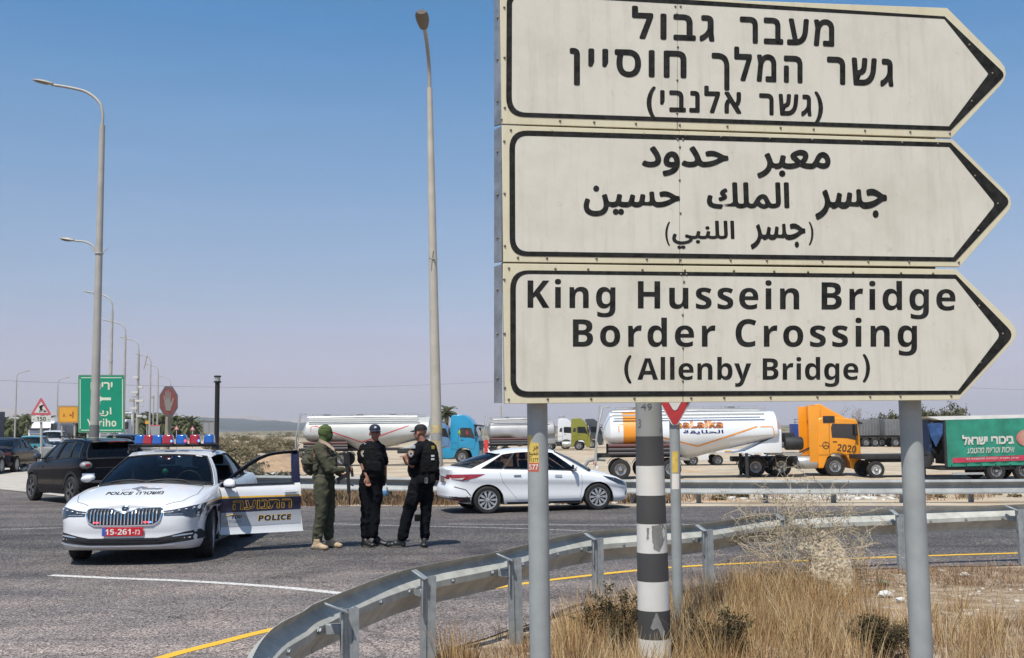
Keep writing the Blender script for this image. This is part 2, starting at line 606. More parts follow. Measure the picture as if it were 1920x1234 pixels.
def flat(name, poly, z, mat, world=True):
    """flat sheet from an outline"""
    me = bpy.data.meshes.new(name)
    bm = bmesh.new()
    vs = [bm.verts.new((p[0], p[1], z)) for p in poly]
    f = bm.faces.new(vs)
    bmesh.ops.triangulate(bm, faces=[f])
    bmesh.ops.recalc_face_normals(bm, faces=bm.faces)
    if bm.faces[:][0].normal.z < 0:
        bmesh.ops.reverse_faces(bm, faces=bm.faces)
    bm.to_mesh(me)
    bm.free()
    me.materials.append(mat)
    o = bpy.data.objects.new(name, me)
    COL.objects.link(o)
    return tag(o, kind='structure')
def gp(pts): return [G(*p) for p in pts]
asph = ground_mat('asphalt', 'asphalt')
def rough_edge(pts, amp, step):
    ps = resample([Vector((p[0], p[1], 0)) for p in pts], step)
    return [p + Vector((0, amp * (noise.noise(p * 2.1) + 0.6 * noise.noise(p * 7)), 0)) for p in ps]
near_edge = [Vector((-3.0, -6, 0)), Vector((-0.9, 2, 0))] + gp([(740, 1330), (824, 1223), (955, 1181), (1060, 1150), (1230, 1118), (1400, 1083), (1575, 1068), (1700, 1064), (1920, 1059), (2500, 1052)])
far_edge = gp([(2600, 942), (1920, 948), (1500, 949), (1000, 949), (550, 949), (430, 947), (270, 941), (200, 938), (123, 932), (39, 922), (0, 918), (-500, 900)])
road_poly = rough_edge(near_edge[1:], 0.05, 0.12) + rough_edge(far_edge, 0.10, 0.5) + [Vector((-45, -6, 0)), near_edge[0]]
flat('road', road_poly, 0.0, asph)
# the road that comes in from the left behind the island
side = [G(-900, 885), G(-60, 878), G(40, 876), G(120, 872), G(330, 850), G(330, 822), G(120, 822), G(-60, 828), G(-900, 832)]
flat('side_road', side, 0.008, M('worn_asphalt', (0.17, 0.16, 0.155), 0.9, var=0.15, scale=0.8))
# painted lines, worn at the edges
def paint_mat(name, col, wear):
    m = bpy.data.materials.new(name)
    m.use_nodes = True
    t = m.node_tree
    b = t.nodes['Principled BSDF']
    b.inputs['Base Color'].default_value = (*col, 1)
    b.inputs['Roughness'].default_value = 0.75
    g = t.nodes.new('ShaderNodeNewGeometry')
    n = t.nodes.new('ShaderNodeTexNoise')
    n.inputs['Scale'].default_value = 28
    n.inputs['Detail'].default_value = 9
    n.inputs['Roughness'].default_value = 0.75
    r = t.nodes.new('ShaderNodeMapRange')
    r.inputs[1].default_value = wear - 0.04
    r.inputs[2].default_value = wear + 0.04
    t.links.new(g.outputs['Position'], n.inputs['Vector'])
    t.links.new(n.outputs[0], r.inputs[0])
    t.links.new(r.outputs[0], b.inputs['Alpha'])
    return m
def road_line(name, px, w, mat, z=0.004):
    ps = resample(spline([G(*p) for p in px], 10), 0.25)
    rows = []
    for i, p in enumerate(ps):
        t = (ps[min(i + 1, len(ps) - 1)] - ps[max(i - 1, 0)]).normalized()
        n = Vector((-t.y, t.x, 0)) * w / 2
        rows.append([Vector((*(p + n).xy, z)), Vector((*(p - n).xy, z))])
    return tag(MB().grid(rows).build(name, mat, fix=False), kind='structure')
yel = paint_mat('yellow_road_paint', (0.68, 0.40, 0.03), 0.33)
wht = paint_mat('white_road_paint', (0.62, 0.60, 0.57), 0.44)
wht2 = paint_mat('faded_road_paint', (0.42, 0.41, 0.40), 0.50)
road_line('yellow_edge_line', [(60, 1330), (200, 1270), (310, 1232), (410, 1206), (514, 1180), (700, 1142), (940, 1101), (1100, 1080), (1280, 1063), (1500, 1052), (1700, 1044), (1930, 1037), (2300, 1030)], 0.115, yel)
road_line('white_lane_line', [(95, 1079), (200, 1084), (330, 1089), (420, 1094), (530, 1102), (645, 1114), (760, 1131)], 0.13, wht)
road_line('white_lane_line', [(590, 981), (700, 985), (840, 988), (960, 991), (1100, 996)], 0.13, wht2)
road_line('white_lane_line', [(840, 983), (1000, 984), (1190, 985), (1400, 983)], 0.12, wht2)
road_line('white_lane_line', [(-300, 1000), (0, 993), (120, 990)], 0.13, wht2, 0.005)

# hills and mountains far beyond the plain
def ridge(name, pts, d, depth, col, seed):
    rows = []
    f = cur(pts)
    xs_ = [x for x in range(int(pts[0][0]), int(pts[-1][0]) + 1, 12)]
    N = 12
    for i in range(N + 1):
        t = i / N
        row = []
        for x in xs_:
            hz = 802 - 0.0105 * (x - 960)
            top = f(x) + 3.2 * noise.noise(Vector((x * 0.02, seed, 0))) + 1.5 * noise.noise(Vector((x * 0.09, seed, 1)))
            p = P(x, top, d)
            base = G(x, hz + 4)
            h = p.z
            y = d - depth * (1 - t) if t < 1 else d
            q = P(x, hz, y)
            pr = math.sin(t * math.pi / 2) ** 1.4
            row.append((q.x, y, -2 + (h + 2) * pr * (1 + 0.25 * noise.noise(Vector((x * 0.05, t * 4, seed))) * (1 - t))))
        rows.append(row)
    back = [(x * 1.05, y + depth, -30) for x, y, z in rows[-1]]
    rows.append(back)
    return tag(MB().grid(rows).build(name, M(name + '_soil', col, 1.0, var=0.5, scale=0.006), smooth=60, fix=False), kind='structure')
ridge('low_hills', [(-300, 806), (180, 800), (300, 790), (370, 783), (450, 786), (560, 793), (700, 798), (900, 799), (1200, 798), (1480, 797), (1800, 791), (2300, 789)], 4200, 2200, (0.055, 0.07, 0.07), 3)
ridge('far_mountains', [(-600, 786), (-100, 764), (60, 768), (160, 775), (300, 780), (420, 779), (560, 787), (700, 790), (900, 794), (1300, 796)], 11500, 3500, (0.40, 0.30, 0.22), 9)

# ================================================================ GUARDRAILS
galv = M('galvanised_steel', (0.30, 0.325, 0.34), 0.5, 0.3, var=0.16, scale=14, bump=0.05)
galv_rail = M('weathered_rail_steel', (0.44, 0.44, 0.40), 0.6, 0.15, var=0.16, scale=7, bump=0.05)
galv_dull = M('dull_rail_steel', (0.26, 0.27, 0.27), 0.6, 0.15, var=0.18, scale=3)
WP = [(0.036, 0), (0.040, -0.006), (0.076, -0.036), (0.083, -0.046), (0.083, -0.058), (0.074, -0.068), (0.008, -0.126), (0, -0.135), (0, -0.182), (0.010, -0.19), (0.050, -0.238), (0.076, -0.272), (0.083, -0.285), (0.083, -0.312)]
def w_beam(path, side, a, b, mat, parent, th=0.004, sc=1.0, step=0.12, rnd=0):
    """W-shaped beam along path[a:b]; side +1 puts the humps to the left of travel"""
    rows = []
    for i in range(a, b + 1):
        p = path[i]
        t = path[min(i + 1, len(path) - 1)] - path[max(i - 1, 0)]
        t.z = 0
        t.normalize()
        n = Vector((-t.y, t.x, 0)) * side
        ring = [p + n * (o * sc + 0.0) + Vector((0, 0, z * sc)) for o, z in WP] + [p + n * (o * sc + th) + Vector((0, 0, z * sc)) for o, z in WP[::-1]]
        if rnd:
            ring = [q + n * (0.012 * noise.noise(Vector((i * 0.13, rnd, q.z * 3)))) for q in ring]
        rows.append(ring)
    mb = MB().grid(rows, close=True)
    n_ = len(rows[0])
    mb.f += [tuple(range(n_)), tuple(range(len(mb.v) - n_, len(mb.v)))]
    mb.m += [0, 0]
    return mb.build('beam', mat, parent, world=True, smooth=35)
def bolt(mb, c, n, r=0.014, h=0.014):
    q = Vector(n).to_track_quat('Z', 'Y').to_matrix().to_4x4()
    q.translation = Vector(c)
    mb.lathe([(r * 1.5, 0), (r * 1.5, h * 0.3), (r, h * 0.35), (r, h), (0, h)], 6, mat=q)
near_posts = [(528, 1238, 5.05), (657, 1141, 6.5), (805, 1081, 7.9), (966, 1047, 8.85), (1122, 1009, 10.5), (1328, 993, 11.2), (1474, 973, 12.4), (1690, 964, 13.0), (1915, 955, 13.3), (2150, 947, 13.6)]
pp = [P(x, y, d) for x, y, d in near_posts]
ctrl = [Vector((-1.02, 3.4, 0.70)), Vector((-1.10, 4.2, 0.70)), Vector((-1.16, 4.87, 0.70)), Vector((-1.225, 5.4, 0.705)), Vector((-1.24, 5.85, 0.705)), Vector((-1.19, 6.25, 0.705))]
tops = {1: (0.09, 0.045), 2: (0.09, 0.04), 3: (0.09, 0.035)}
for i, p in enumerate(pp):
    t = pp[min(i + 1, len(pp) - 1)] - pp[max(i - 1, 0)]
    n = Vector((-t.y, t.x, 0)).normalized()
    if i: ctrl.append(Vector((p.x, p.y, 0)) + n * 0.145 + Vector((0, 0, p.z + 0.045)))
path = resample(spline(ctrl, 14), 0.12)
rail = thing('guardrail', 'curved galvanised guardrail in the foreground, seen from behind, with C-shaped posts', 'guardrail', (pp[3].x, pp[3].y, 0))
def near_idx(p):
    return min(range(len(path)), key=lambda i: (path[i].xy - p.xy).length)
marks = [0] + [near_idx(p) for p in pp[1:]] + [len(path) - 1]
marks = sorted(set(marks))
for k in range(0, len(marks) - 1):
    a, b = marks[k], marks[k + 1]
    w_beam(path, 1, a, min(b + 1, len(path) - 1), galv_rail, rail, rnd=k + 1)
def c_post(p, yaw, lean=0.0, h0=0.0, w=0.105, dpt=0.06, parent=None, mat=galv):
    """sigma-section steel post, top at p, open side away"""
    e = 0.006
    prof = [(-w/2, 0), (-w*0.18, 0), (-w*0.10, 0.014), (w*0.10, 0.014), (w*0.18, 0), (w/2, 0), (w/2, dpt), (w/2 - 0.02, dpt), (w/2 - 0.02, dpt - e), (w/2 - e, dpt - e), (w/2 - e, e), (w*0.2, e), (w*0.12, 0.014 + e), (-w*0.12, 0.014 + e), (-w*0.2, e), (-w/2 + e, e), (-w/2 + e, dpt - e), (-w/2 + 0.02, dpt - e), (-w/2 + 0.02, dpt), (-w/2, dpt)]
    h = p.z - h0
    mb = MB().prism(prof, 0, -h, 'xy')
    mt = Matrix.Translation(p) @ Matrix.Rotation(yaw, 4, 'Z') @ Matrix.Rotation(lean, 4, 'Y')
    return mb.xf(mt).build('post', mat, parent, world=True)
for i, p in enumerate(pp):
    j = near_idx(p)
    t = path[min(j + 1, len(path) - 1)] - path[max(j - 1, 0)]
    yaw = math.atan2(t.y, t.x) * 0.28
    post = c_post(p, yaw, random.uniform(-0.02, 0.03), -0.1, parent=rail)
    n = Vector((-t.y, t.x, 0)).normalized()
    t = Vector((t.x, t.y, 0)).normalized()
    q = path[j]
    br = MB()
    a = Vector((p.x, p.y, p.z)) - t * 0.045
    br.bar(a + Vector((0, 0, -0.015)), q + Vector((0, 0, 0.0)) - t * 0.085 - n * 0.035, 0.06, 0.012)
    br.bar(a + Vector((0, 0, -0.02)) + n * 0.03, a + Vector((0, 0, -0.26)) + n * 0.03, 0.012, 0.05)
    br.bar(Vector((p.x, p.y, p.z - 0.12)) + n * 0.05, Vector((q.x, q.y, p.z - 0.12)) - n * 0.002, 0.045, 0.06)
    br.build('bracket', galv, post, world=True, bevel=0.003, seg=1)
    bb = MB()
    for s_ in (-0.62, 0.55):
        k = max(0, min(len(path) - 1, j + int(s_ / 0.12)))
        bolt(bb, path[k] - n * 0.002 + Vector((0, 0, -0.155)), -n)
    bolt(bb, q - n * 0.003 - t * 0.10 + Vector((0, 0, -0.155)), -n, 0.018, 0.02)
    bb.build('bolt', galv, rail, world=True)
# guardrail on the far side of the road
fr_px = [(430, 891, 25.6), (560, 892, 25.4), (830, 896, 25.0), (1170, 899, 24.6), (1450, 900, 24.2), (1700, 899.5, 23.9), (1920, 898, 23.7), (2300, 894, 23.4)]
fpath = resample(spline([P(*q) for q in fr_px], 12), 0.3)
far_rail = thing('guardrail', 'long straight guardrail on the far side of the road, before the truck lot', 'guardrail', (fpath[30].x, fpath[30].y, 0))
n4 = 13
for a in range(0, len(fpath) - 1, n4):
    b = min(a + n4, len(fpath) - 1)
    w_beam(fpath, -1, a, b, galv_dull, far_rail)
for x in [462, 597, 727, 860, 985, 1060, 1182, 1304, 1445, 1574, 1700, 1814, 1945, 2080]:
    q = min(fpath, key=lambda v: abs((v.x / v.y) - P(x, 900, 24).x / 24))
    c_post(Vector((q.x, q.y + 0.13, q.z - 0.03)), 0, 0, -0.1, parent=far_rail, mat=galv_dull)
    bb = MB()
    bolt(bb, q + Vector((0, 0.0, -0.155)), (0, -1, 0), 0.02, 0.02)
    bb.build('bolt', galv, far_rail, world=True)

# ================================================================ THE DIRECTION SIGN
SA, SB = P(942, 500, 5.0), P(1780, 500, 5.38)
s_t = Vector((SB.x - SA.x, SB.y - SA.y, 0)).normalized()
s_n = Vector((s_t.y, -s_t.x, 0))                    # towards the camera
def SP(X, Y, off=0.0):
    r = ray(X, Y)
    c = Vector((0, 0, CAMZ))
    k = (SA - c).dot(s_n) / r.dot(s_n)
    return c + r * k + s_n * off
sign = thing('direction_sign', 'big three-panel arrow sign to King Hussein Bridge Border Crossing on two round grey posts', 'road sign', (SP(1360, 750).x, SP(1360, 750).y, 0))
def dirty(name, col, amt, dcol, scale=3.0):
    m = M(name, col, 0.42, spec=0.4)
    t = m.node_tree
    b = t.nodes['Principled BSDF']
    g = t.nodes.new('ShaderNodeTexCoord')
    def layer(sc, lo, hi, c, prev, stretch=(1, 1, 1)):
        mp_ = t.nodes.new('ShaderNodeMapping')
        mp_.inputs['Scale'].default_value = stretch
        n = t.nodes.new('ShaderNodeTexNoise')
        n.inputs['Scale'].default_value = sc
        n.inputs['Detail'].default_value = 9
        n.inputs['Roughness'].default_value = 0.68
        t.links.new(g.outputs['Object'], mp_.inputs[0])
        t.links.new(mp_.outputs[0], n.inputs['Vector'])
        r = t.nodes.new('ShaderNodeMapRange')
        r.inputs[1].default_value, r.inputs[2].default_value = lo, hi
        r.inputs[4].default_value = amt
        t.links.new(n.outputs[0], r.inputs[0])
        x = t.nodes.new('ShaderNodeMix')
        x.data_type = 'RGBA'
        t.links.new(r.outputs[0], x.inputs[0])
        if prev is None: x.inputs[6].default_value = (*col, 1)
        else: t.links.new(prev, x.inputs[6])
        x.inputs[7].default_value = (*c, 1)
        return x.outputs[2]
    o = layer(scale, 0.45, 0.8, dcol, None)
    o = layer(scale * 6, 0.62, 0.75, tuple(c * 0.75 for c in dcol), o)
    o = layer(scale * 1.5, 0.5, 0.85, tuple(c * 0.9 for c in dcol), o, (4, 4, 0.4))
    t.links.new(o, b.inputs['Base Color'])
    return m
face_w = dirty('sign_face_white', (0.635, 0.605, 0.52), 0.62, (0.47, 0.43, 0.34))
face_c = dirty('sign_edge_cream', (0.64, 0.585, 0.42), 0.45, (0.48, 0.41, 0.27))
ink = M('sign_black_film', (0.019, 0.019, 0.018), 0.75, var=0.5, scale=30, spec=0.15)
metal_edge = M('sign_frame_metal', (0.30, 0.31, 0.32), 0.45, 0.6, var=0.25, scale=9)
rivm = M('rivet_metal', (0.20, 0.17, 0.14), 0.6, 0.5)
def cc(a, c, b, n=7):
    return [((1-t)**2*a[0] + 2*t*(1-t)*c[0] + t*t*b[0], (1-t)**2*a[1] + 2*t*(1-t)*c[1] + t*t*b[1]) for t in [k / n for k in range(n + 1)]]
panels = [
    dict(out=[(938, -16), (1776, 15), (1876, 115), (1884, 126), (1886.5, 138), (1883, 150), (1876, 160), (1785, 258), (940, 232)],
         bo=cc((950, 5), (952, -20), (985, -20)) + [(1771, 31)] + cc((1876, 131), (1887, 141), (1876, 150), 4) + [(1782, 245)] + cc((982, 219.5), (949, 218), (949, 182)),
         bi=cc((960, 8), (962, -8), (988, -8)) + [(1770, 36)] + cc((1850, 135.5), (1854, 138.5), (1850, 143), 4) + [(1779, 237)] + cc((987, 211.5), (959.5, 211), (959.5, 182))),
    dict(out=[(941, 235), (1787, 262), (1886, 359), (1894, 370), (1896.5, 382), (1893, 393), (1886, 402), (1800, 500), (943, 491)],
         bo=cc((955, 280), (955, 244), (990, 245)) + [(1782, 267.5)] + cc((1884, 367), (1897, 378), (1884, 390), 4) + [(1791, 490.5)] + cc((988, 480.5), (955.5, 480), (955.5, 446)),
         bi=cc((965.5, 280), (965.5, 254.5), (990, 255)) + [(1779, 276)] + cc((1860, 376), (1867, 383), (1860, 391), 4) + [(1787, 482.5)] + cc((990, 471.7), (966, 471), (966, 446))),
    dict(out=[(943, 494), (1793, 505), (1894, 602), (1903, 613), (1906, 626), (1902, 637), (1894, 647), (1798, 750), (946, 757)],
         bo=cc((956.5, 543), (956.5, 506.5), (992, 507)) + [(1792, 515)] + cc((1889, 614), (1903, 627), (1890, 641), 4) + [(1800, 739.5)] + cc((990, 745), (957, 745), (957, 712)),
         bi=cc((967, 543), (967, 513.5), (994, 514)) + [(1791, 523)] + cc((1869, 620), (1876, 628), (1869, 637), 4) + [(1796, 732.5)] + cc((992, 734), (967.5, 734), (967.5, 712)))]
seams = [(1268.5, 1271.5), (1273, 1275.5), (1277.5, 1284)]
def ext_poly(pts, off0, off1):
    mb = MB()
    n = len(pts)
    vs = [SP(x, y, off1) for x, y in pts] + [SP(x, y, off0) for x, y in pts]
    mb.add(vs, [tuple(range(n)), tuple(range(n, 2 * n))] + [(i, (i + 1) % n, n + (i + 1) % n, n + i) for i in range(n)])
    return mb
def clip_x(poly, x0, keep_left, sl=0.0):
    out = []
    f = lambda p: (p[0] - x0) * (1 if keep_left else -1)
    for i in range(len(poly)):
        a, b = poly[i], poly[(i + 1) % len(poly)]
        fa, fb = f(a), f(b)
        if fa <= 0: out.append(a)
        if fa * fb < 0:
            t = fa / (fa - fb)
            out.append((a[0] + (b[0] - a[0]) * t, a[1] + (b[1] - a[1]) * t))
    return out
def inset_sign(poly, c, k):
    return [(c[0] + (x - c[0]) * k, c[1] + (y - c[1]) * k) for x, y in poly]
for pi, pn in enumerate(panels):
    xs_ = (seams[pi][0] + seams[pi][1]) / 2
    for kl in (True, False):
        ext_poly(clip_x(pn['out'], xs_ + (-0.4 if kl else 0.4), kl), -0.025, 0.0).build('plate', face_c, sign, world=True, bevel=0.0015, seg=1, bang=50)
        ext_poly(clip_x(pn['bi'], xs_ + (-0.4 if kl else 0.4), kl), 0.0, 0.0012).build('white_panel', face_w, sign, world=True)
    # black border as a ring with its own thickness
    n = len(pn['bo'])
    mb = MB()
    vs = [SP(x, y, o_) for o_ in (0.0, 0.002) for ring in (pn['bo'], pn['bi']) for x, y in ring]
    fs = []
    for i in range(n):
        j = (i + 1) % n
        fs += [(2*n + i, 2*n + j, 3*n + j, 3*n + i), (i, j, 2*n + j, 2*n + i), (n + i, n + j, 3*n + j, 3*n + i)]
    mb.add(vs, fs).build('border', ink, sign, world=True)
    # rivets
    rv = MB()
    o = pn['out']
    rows = []
    m_ = lambda a, b, n_, dy: [(a[0] + (b[0] - a[0]) * (k + random.uniform(-.2, .2)) / n_, a[1] + (b[1] - a[1]) * k / n_ + dy) for k in range(n_ + 1)]
    rows += m_((955, o[0][1] + 1), (1765, o[1][1]), 10, 8 if pi else 999)
    rows += m_((955, o[-1][1]), (1785, o[-2][1]), 10, -8)
    rows += m_((945.5, o[0][1] + 30), (946.5, o[-1][1] - 30), 2, 0)
    rows += [(xs_ - 4, o[0][1] + 16 + (o[1][1] - o[0][1]) * 0.4), (xs_ + 6, o[0][1] + 16 + (o[1][1] - o[0][1]) * 0.4)]
    rows += [(xs_ + random.uniform(-2, 2), o[0][1] + 30 + 62 * k + (o[1][1] - o[0][1]) * 0.4) for k in range(4)]
    tip, sh_, lo_ = o[4], o[1], o[-2]
    rows += [(tip[0] - 26, tip[1]), ((sh_[0] + tip[0]) / 2 - 14, (sh_[1] + tip[1]) / 2 + 8), ((lo_[0] + tip[0]) / 2 - 14, (lo_[1] + tip[1]) / 2 - 8)]
    for x, y in rows:
        if -20 < y < 900:
            rv.ell(SP(x, y, 0.001), (0.0062,) * 3, 8, 5)
    tag(rv.build('rivet', rivm, sign, world=True, smooth=60), kind='stuff')
    # folded metal edge on the left
    fl = MB()
    y0, y1 = o[0][1] + 1, o[-1][1] - 1
    fl.add([SP(941, y0, -0.002), SP(941, y1, -0.002), SP(929.5, y1 - 1, -0.055), SP(929.5, y0 + 2, -0.055), SP(943, y0, -0.026), SP(943, y1, -0.026), SP(931, y1 - 1, -0.07), SP(931, y0 + 2, -0.07)],
           [(0, 1, 2, 3), (4, 5, 6, 7), (0, 3, 7, 4), (1, 2, 6, 5), (2, 3, 7, 6)])
    fl.build('edge_channel', metal_edge, sign, world=True)
    eb = MB()
    for k in (0.18, 0.5, 0.82):
        eb.ell(SP(934, y0 + (y1 - y0) * k, -0.028), (0.006,) * 3, 8, 5)
    tag(eb.build('edge_bolt', rivm, sign, world=True), kind='stuff')
for ya, yb in ((247, 258), (498, 502)):  # dark strips added behind the seams so the gaps between panels look shaded
    ext_poly([(944, (232 if ya < 300 else 490)), (1760, (250 if ya < 300 else 496)), (1760, (268 if ya < 300 else 510)), (944, (242 if ya < 300 else 500))], -0.07, -0.03).build('seam_backing', M('dark_seam_backing', (.05, .05, .05), .7), sign, world=True)
def sline(s, x0, x1, yl, yr, h, capref='H', bold=0.03, spread=True):
    def mf(x, y, z):
        t = (x - x0) / (x1 - x0)
        return SP(x, yl + (yr - yl) * t - y, 0.0022 + z)
    return fit_text(s, x0, x1, h, mf, capref, bold, spread=spread, fixed=1.22 if capref == he('ה') else None)
he = lambda s: s[::-1]
def letters(lines, label):
    mb = MB()
    for v, f in lines: mb.add(v, f)
    return tag(mb.build('lettering', ink, sign, world=True, fix=False), label)
he = lambda s: s[::-1]
letters([sline(he('גבול'), 1184.6, 1339.5, 70.5, 76.5, 47, he('ה'), 0.03), sline(he('מעבר'), 1386.7, 1564, 79, 86, 48, he('ה'), 0.03),
         sline(he('חוסיין'), 1068, 1287, 139, 145, 49, he('ה'), 0.03), sline(he('המלך'), 1334, 1504.5, 148, 154.5, 49, he('ה'), 0.03), sline(he('גשר'), 1550, 1675, 156, 161, 50, he('ה'), 0.03),
         sline('(' + he('אלנבי'), 1212, 1390, 207.5, 212, 39, he('ה'), 0.03), sline(he('גשר') + ')', 1423, 1543, 214, 217.5, 39, he('ה'), 0.03)], 'Hebrew lettering on the top panel')
def sbox(s, x0, x1, y0, y1, bold=0.03):
    return fit_box(s, x0, x1, -y1, -y0, lambda x, y, z: SP(x, -y, 0.0022 + z), bold)
letters([sbox(arabic('معبر'), 1419, 1557, 281, 335), sbox(arabic('حدود'), 1203, 1366, 274, 331), sbox(arabic('جسر'), 1528, 1663, 354, 413), sbox(arabic('الملك'), 1325, 1480, 342, 392),
         sbox(arabic('حسين'), 1094, 1275, 348, 406), sbox(arabic('جسر'), 1407, 1510, 419, 468, 0.025), sbox(arabic('اللنبي'), 1260, 1377, 414, 467, 0.025),
         sbox(')', 1516, 1525, 416, 460, 0.015), sbox('(', 1247, 1256, 416, 461, 0.015)], 'Arabic lettering on the middle panel')
BH = bold_sans('H')
letters([sline(bold_sans('King Hussein Bridge'), 989, 1791, 577, 582, 51, BH, 0.0), sline(bold_sans('Border Crossing'), 1074, 1719, 650, 650, 51, BH, 0.0), sline(bold_sans('Allenby Bridge'), 1195, 1609, 712, 712, 40, BH, 0.0),
         sbox('(', 1170, 1184, 666, 719, 0.03), sbox(')', 1617, 1631, 664, 717, 0.03)], 'English lettering on the bottom panel')
postm = M('painted_steel_post', (0.30, 0.32, 0.32), 0.6, 0.1, var=0.10, scale=6, bump=0.03)
for (xa, ya, xb, yb, d, r) in ((998, -10, 1013, 1234, 5.14, 0.0495), (1672, 20, 1728, 1234, 5.50, 0.0555)):
    a, b = P(xa, ya, d), P(xb, yb, d)
    t = (b - a).normalized()
    c = b + t * ((b.z + 0.3) / -t.z)
    MB().tube([a, c], r, 28).build('post', postm, sign, world=True, smooth=50)
# advertising sticker, torn, on the left post
pa, pb = P(998, -10, 5.14), P(1013, 1234, 5.14)
def on_post(X, Y, lift):
    t = (Y + 10) / 1244
    c = pa.lerp(pb, t)
    off = max(-0.048, min(0.048, (X - (998 + 15 * t)) * 5.14 / FPX))
    return c + Vector((off, -math.sqrt(max(1e-5, 0.0495 ** 2 - off * off)) - lift, 0))
def post_patch(poly, mat, lift, nm='sticker', parent=sign):
    mb = MB()
    (x0, y0), (x1, y1) = poly
    rows = [[on_post(x0 + (x1 - x0) * i / 8, y0 + (y1 - y0) * j / 6, lift) for i in range(9)] for j in range(7)]
    mb.grid(rows)
    return mb.build(nm, mat, parent, world=True, smooth=60)
post_patch(((990, 846), (1010, 882)), M('sticker_yellow', (0.62, 0.44, 0.10), 0.6, var=0.15, scale=20), 0.0008)
post_patch(((990, 832), (997, 846)), MATS['sticker_yellow'], 0.0008)
post_patch(((990, 882.5), (1010, 898)), M('sticker_red', (0.50, 0.10, 0.06), 0.6, var=0.15, scale=20), 0.0008)
tb = MB()
for v, f in (fit_box('577', 992, 1009, -895, -885, lambda x, y, z: on_post(x, -y, 0.002 + z), 0.02),):
    tb.add(v, f)
tb.build('sticker_lettering', M('sticker_white', (0.7, 0.66, 0.6), 0.6), sign, world=True, fix=False)
tb = MB()
for s_, a, b, y0, y1 in ((arabic('جر'), 999, 1009, 852, 861), (arabic('جميع'), 991, 1009, 863, 872), ('01577', 991, 1009, 873.5, 880)):
    v, f = fit_box(s_, a, b, -y1, -y0, lambda x, y, z: on_post(x, -y, 0.002 + z), 0.0)
    tb.add(v, f)
tb.build('sticker_lettering', ink, sign, world=True, fix=False)

# ================================================================ STRIPED POLE
def wear(name, col, chip, thr, scale=9, rough=0.6):
    m = M(name, col, rough)
    t = m.node_tree
    b = t.nodes['Principled BSDF']
    g = t.nodes.new('ShaderNodeTexCoord')
    n = t.nodes.new('ShaderNodeTexNoise')
    n.inputs['Scale'].default_value = scale
    n.inputs['Detail'].default_value = 10
    n.inputs['Roughness'].default_value = 0.7
    r = t.nodes.new('ShaderNodeMapRange')
    r.inputs[1].default_value, r.inputs[2].default_value = thr, thr + 0.015
    n2 = t.nodes.new('ShaderNodeTexNoise')
    n2.inputs['Scale'].default_value = 4
    n2.inputs['Detail'].default_value = 8
    r2 = t.nodes.new('ShaderNodeMapRange')
    r2.inputs[3].default_value, r2.inputs[4].default_value = 0.72, 1.2
    x = t.nodes.new('ShaderNodeMix')
    x.data_type = 'RGBA'
    x.inputs[6].default_value = (*col, 1)
    x.inputs[7].default_value = (*chip, 1)
    y = t.nodes.new('ShaderNodeMix')
    y.data_type = 'RGBA'
    y.blend_type = 'MULTIPLY'
    y.inputs[0].default_value = 1
    L = t.links.new
    L(g.outputs['Object'], n.inputs['Vector'])
    L(g.outputs['Object'], n2.inputs['Vector'])
    L(n.outputs[0], r.inputs[0])
    L(n2.outputs[0], r2.inputs[0])
    L(r.outputs[0], x.inputs[0])
    L(x.outputs[2], y.inputs[6])
    L(r2.outputs[0], y.inputs[7])
    L(y.outputs[2], b.inputs['Base Color'])
    return m
w_white = wear('pole_white_paint', (0.62, 0.61, 0.58), (0.20, 0.20, 0.19), 0.66)
w_black = wear('pole_black_paint', (0.055, 0.055, 0.056), (0.19, 0.19, 0.185), 0.70)
w_grey = wear('pole_bare_grey', (0.27, 0.275, 0.265), (0.19, 0.19, 0.185), 0.62, 5)
pd = 7.95
spole = thing('striped_pole', 'thick round lamp pole with black and white painted bands behind the big sign', 'pole', (P(1228, 1234, pd).x, pd, 0))
def pole_pt(Y):
    return P(1216 + (Y - 760) * 0.0255, Y, pd)
def pole_r(Y):
    return (50 + (Y - 800) * 0.026) / 2 * pd / FPX
bands = [(-60, 818, w_grey), (818, 873, w_black), (873, 928, w_white), (928, 981, w_black), (981, 1035, w_white), (1035, 1088, w_black), (1088, 1142, w_white), (1142, 1195, w_black), (1195, 1248, w_white), (1248, 1380, w_black)]
for y0, y1, m_ in bands:
    n_ = 8
    MB().tube([pole_pt(y0 + (y1 - y0) * i / n_) for i in range(n_ + 1)], [pole_r(y0 + (y1 - y0) * i / n_) + (0.001 if m_ is not w_grey else 0) for i in range(n_ + 1)], 32).build('painted_band' if m_ is not w_grey else 'pole_shaft', m_, spole, world=True, smooth=50)
gm = MB()
def on_pole(X, Y, lift):
    c, r = pole_pt(Y), pole_r(Y)
    off = (X - (1216 + (Y - 760) * 0.0255)) * pd / FPX
    return c + Vector((off, -math.sqrt(max(1e-5, r * r - off * off)) - lift, 0))
chipm = M('pole_bare_patch', (0.20, 0.20, 0.195), 0.7, var=0.15, scale=12)
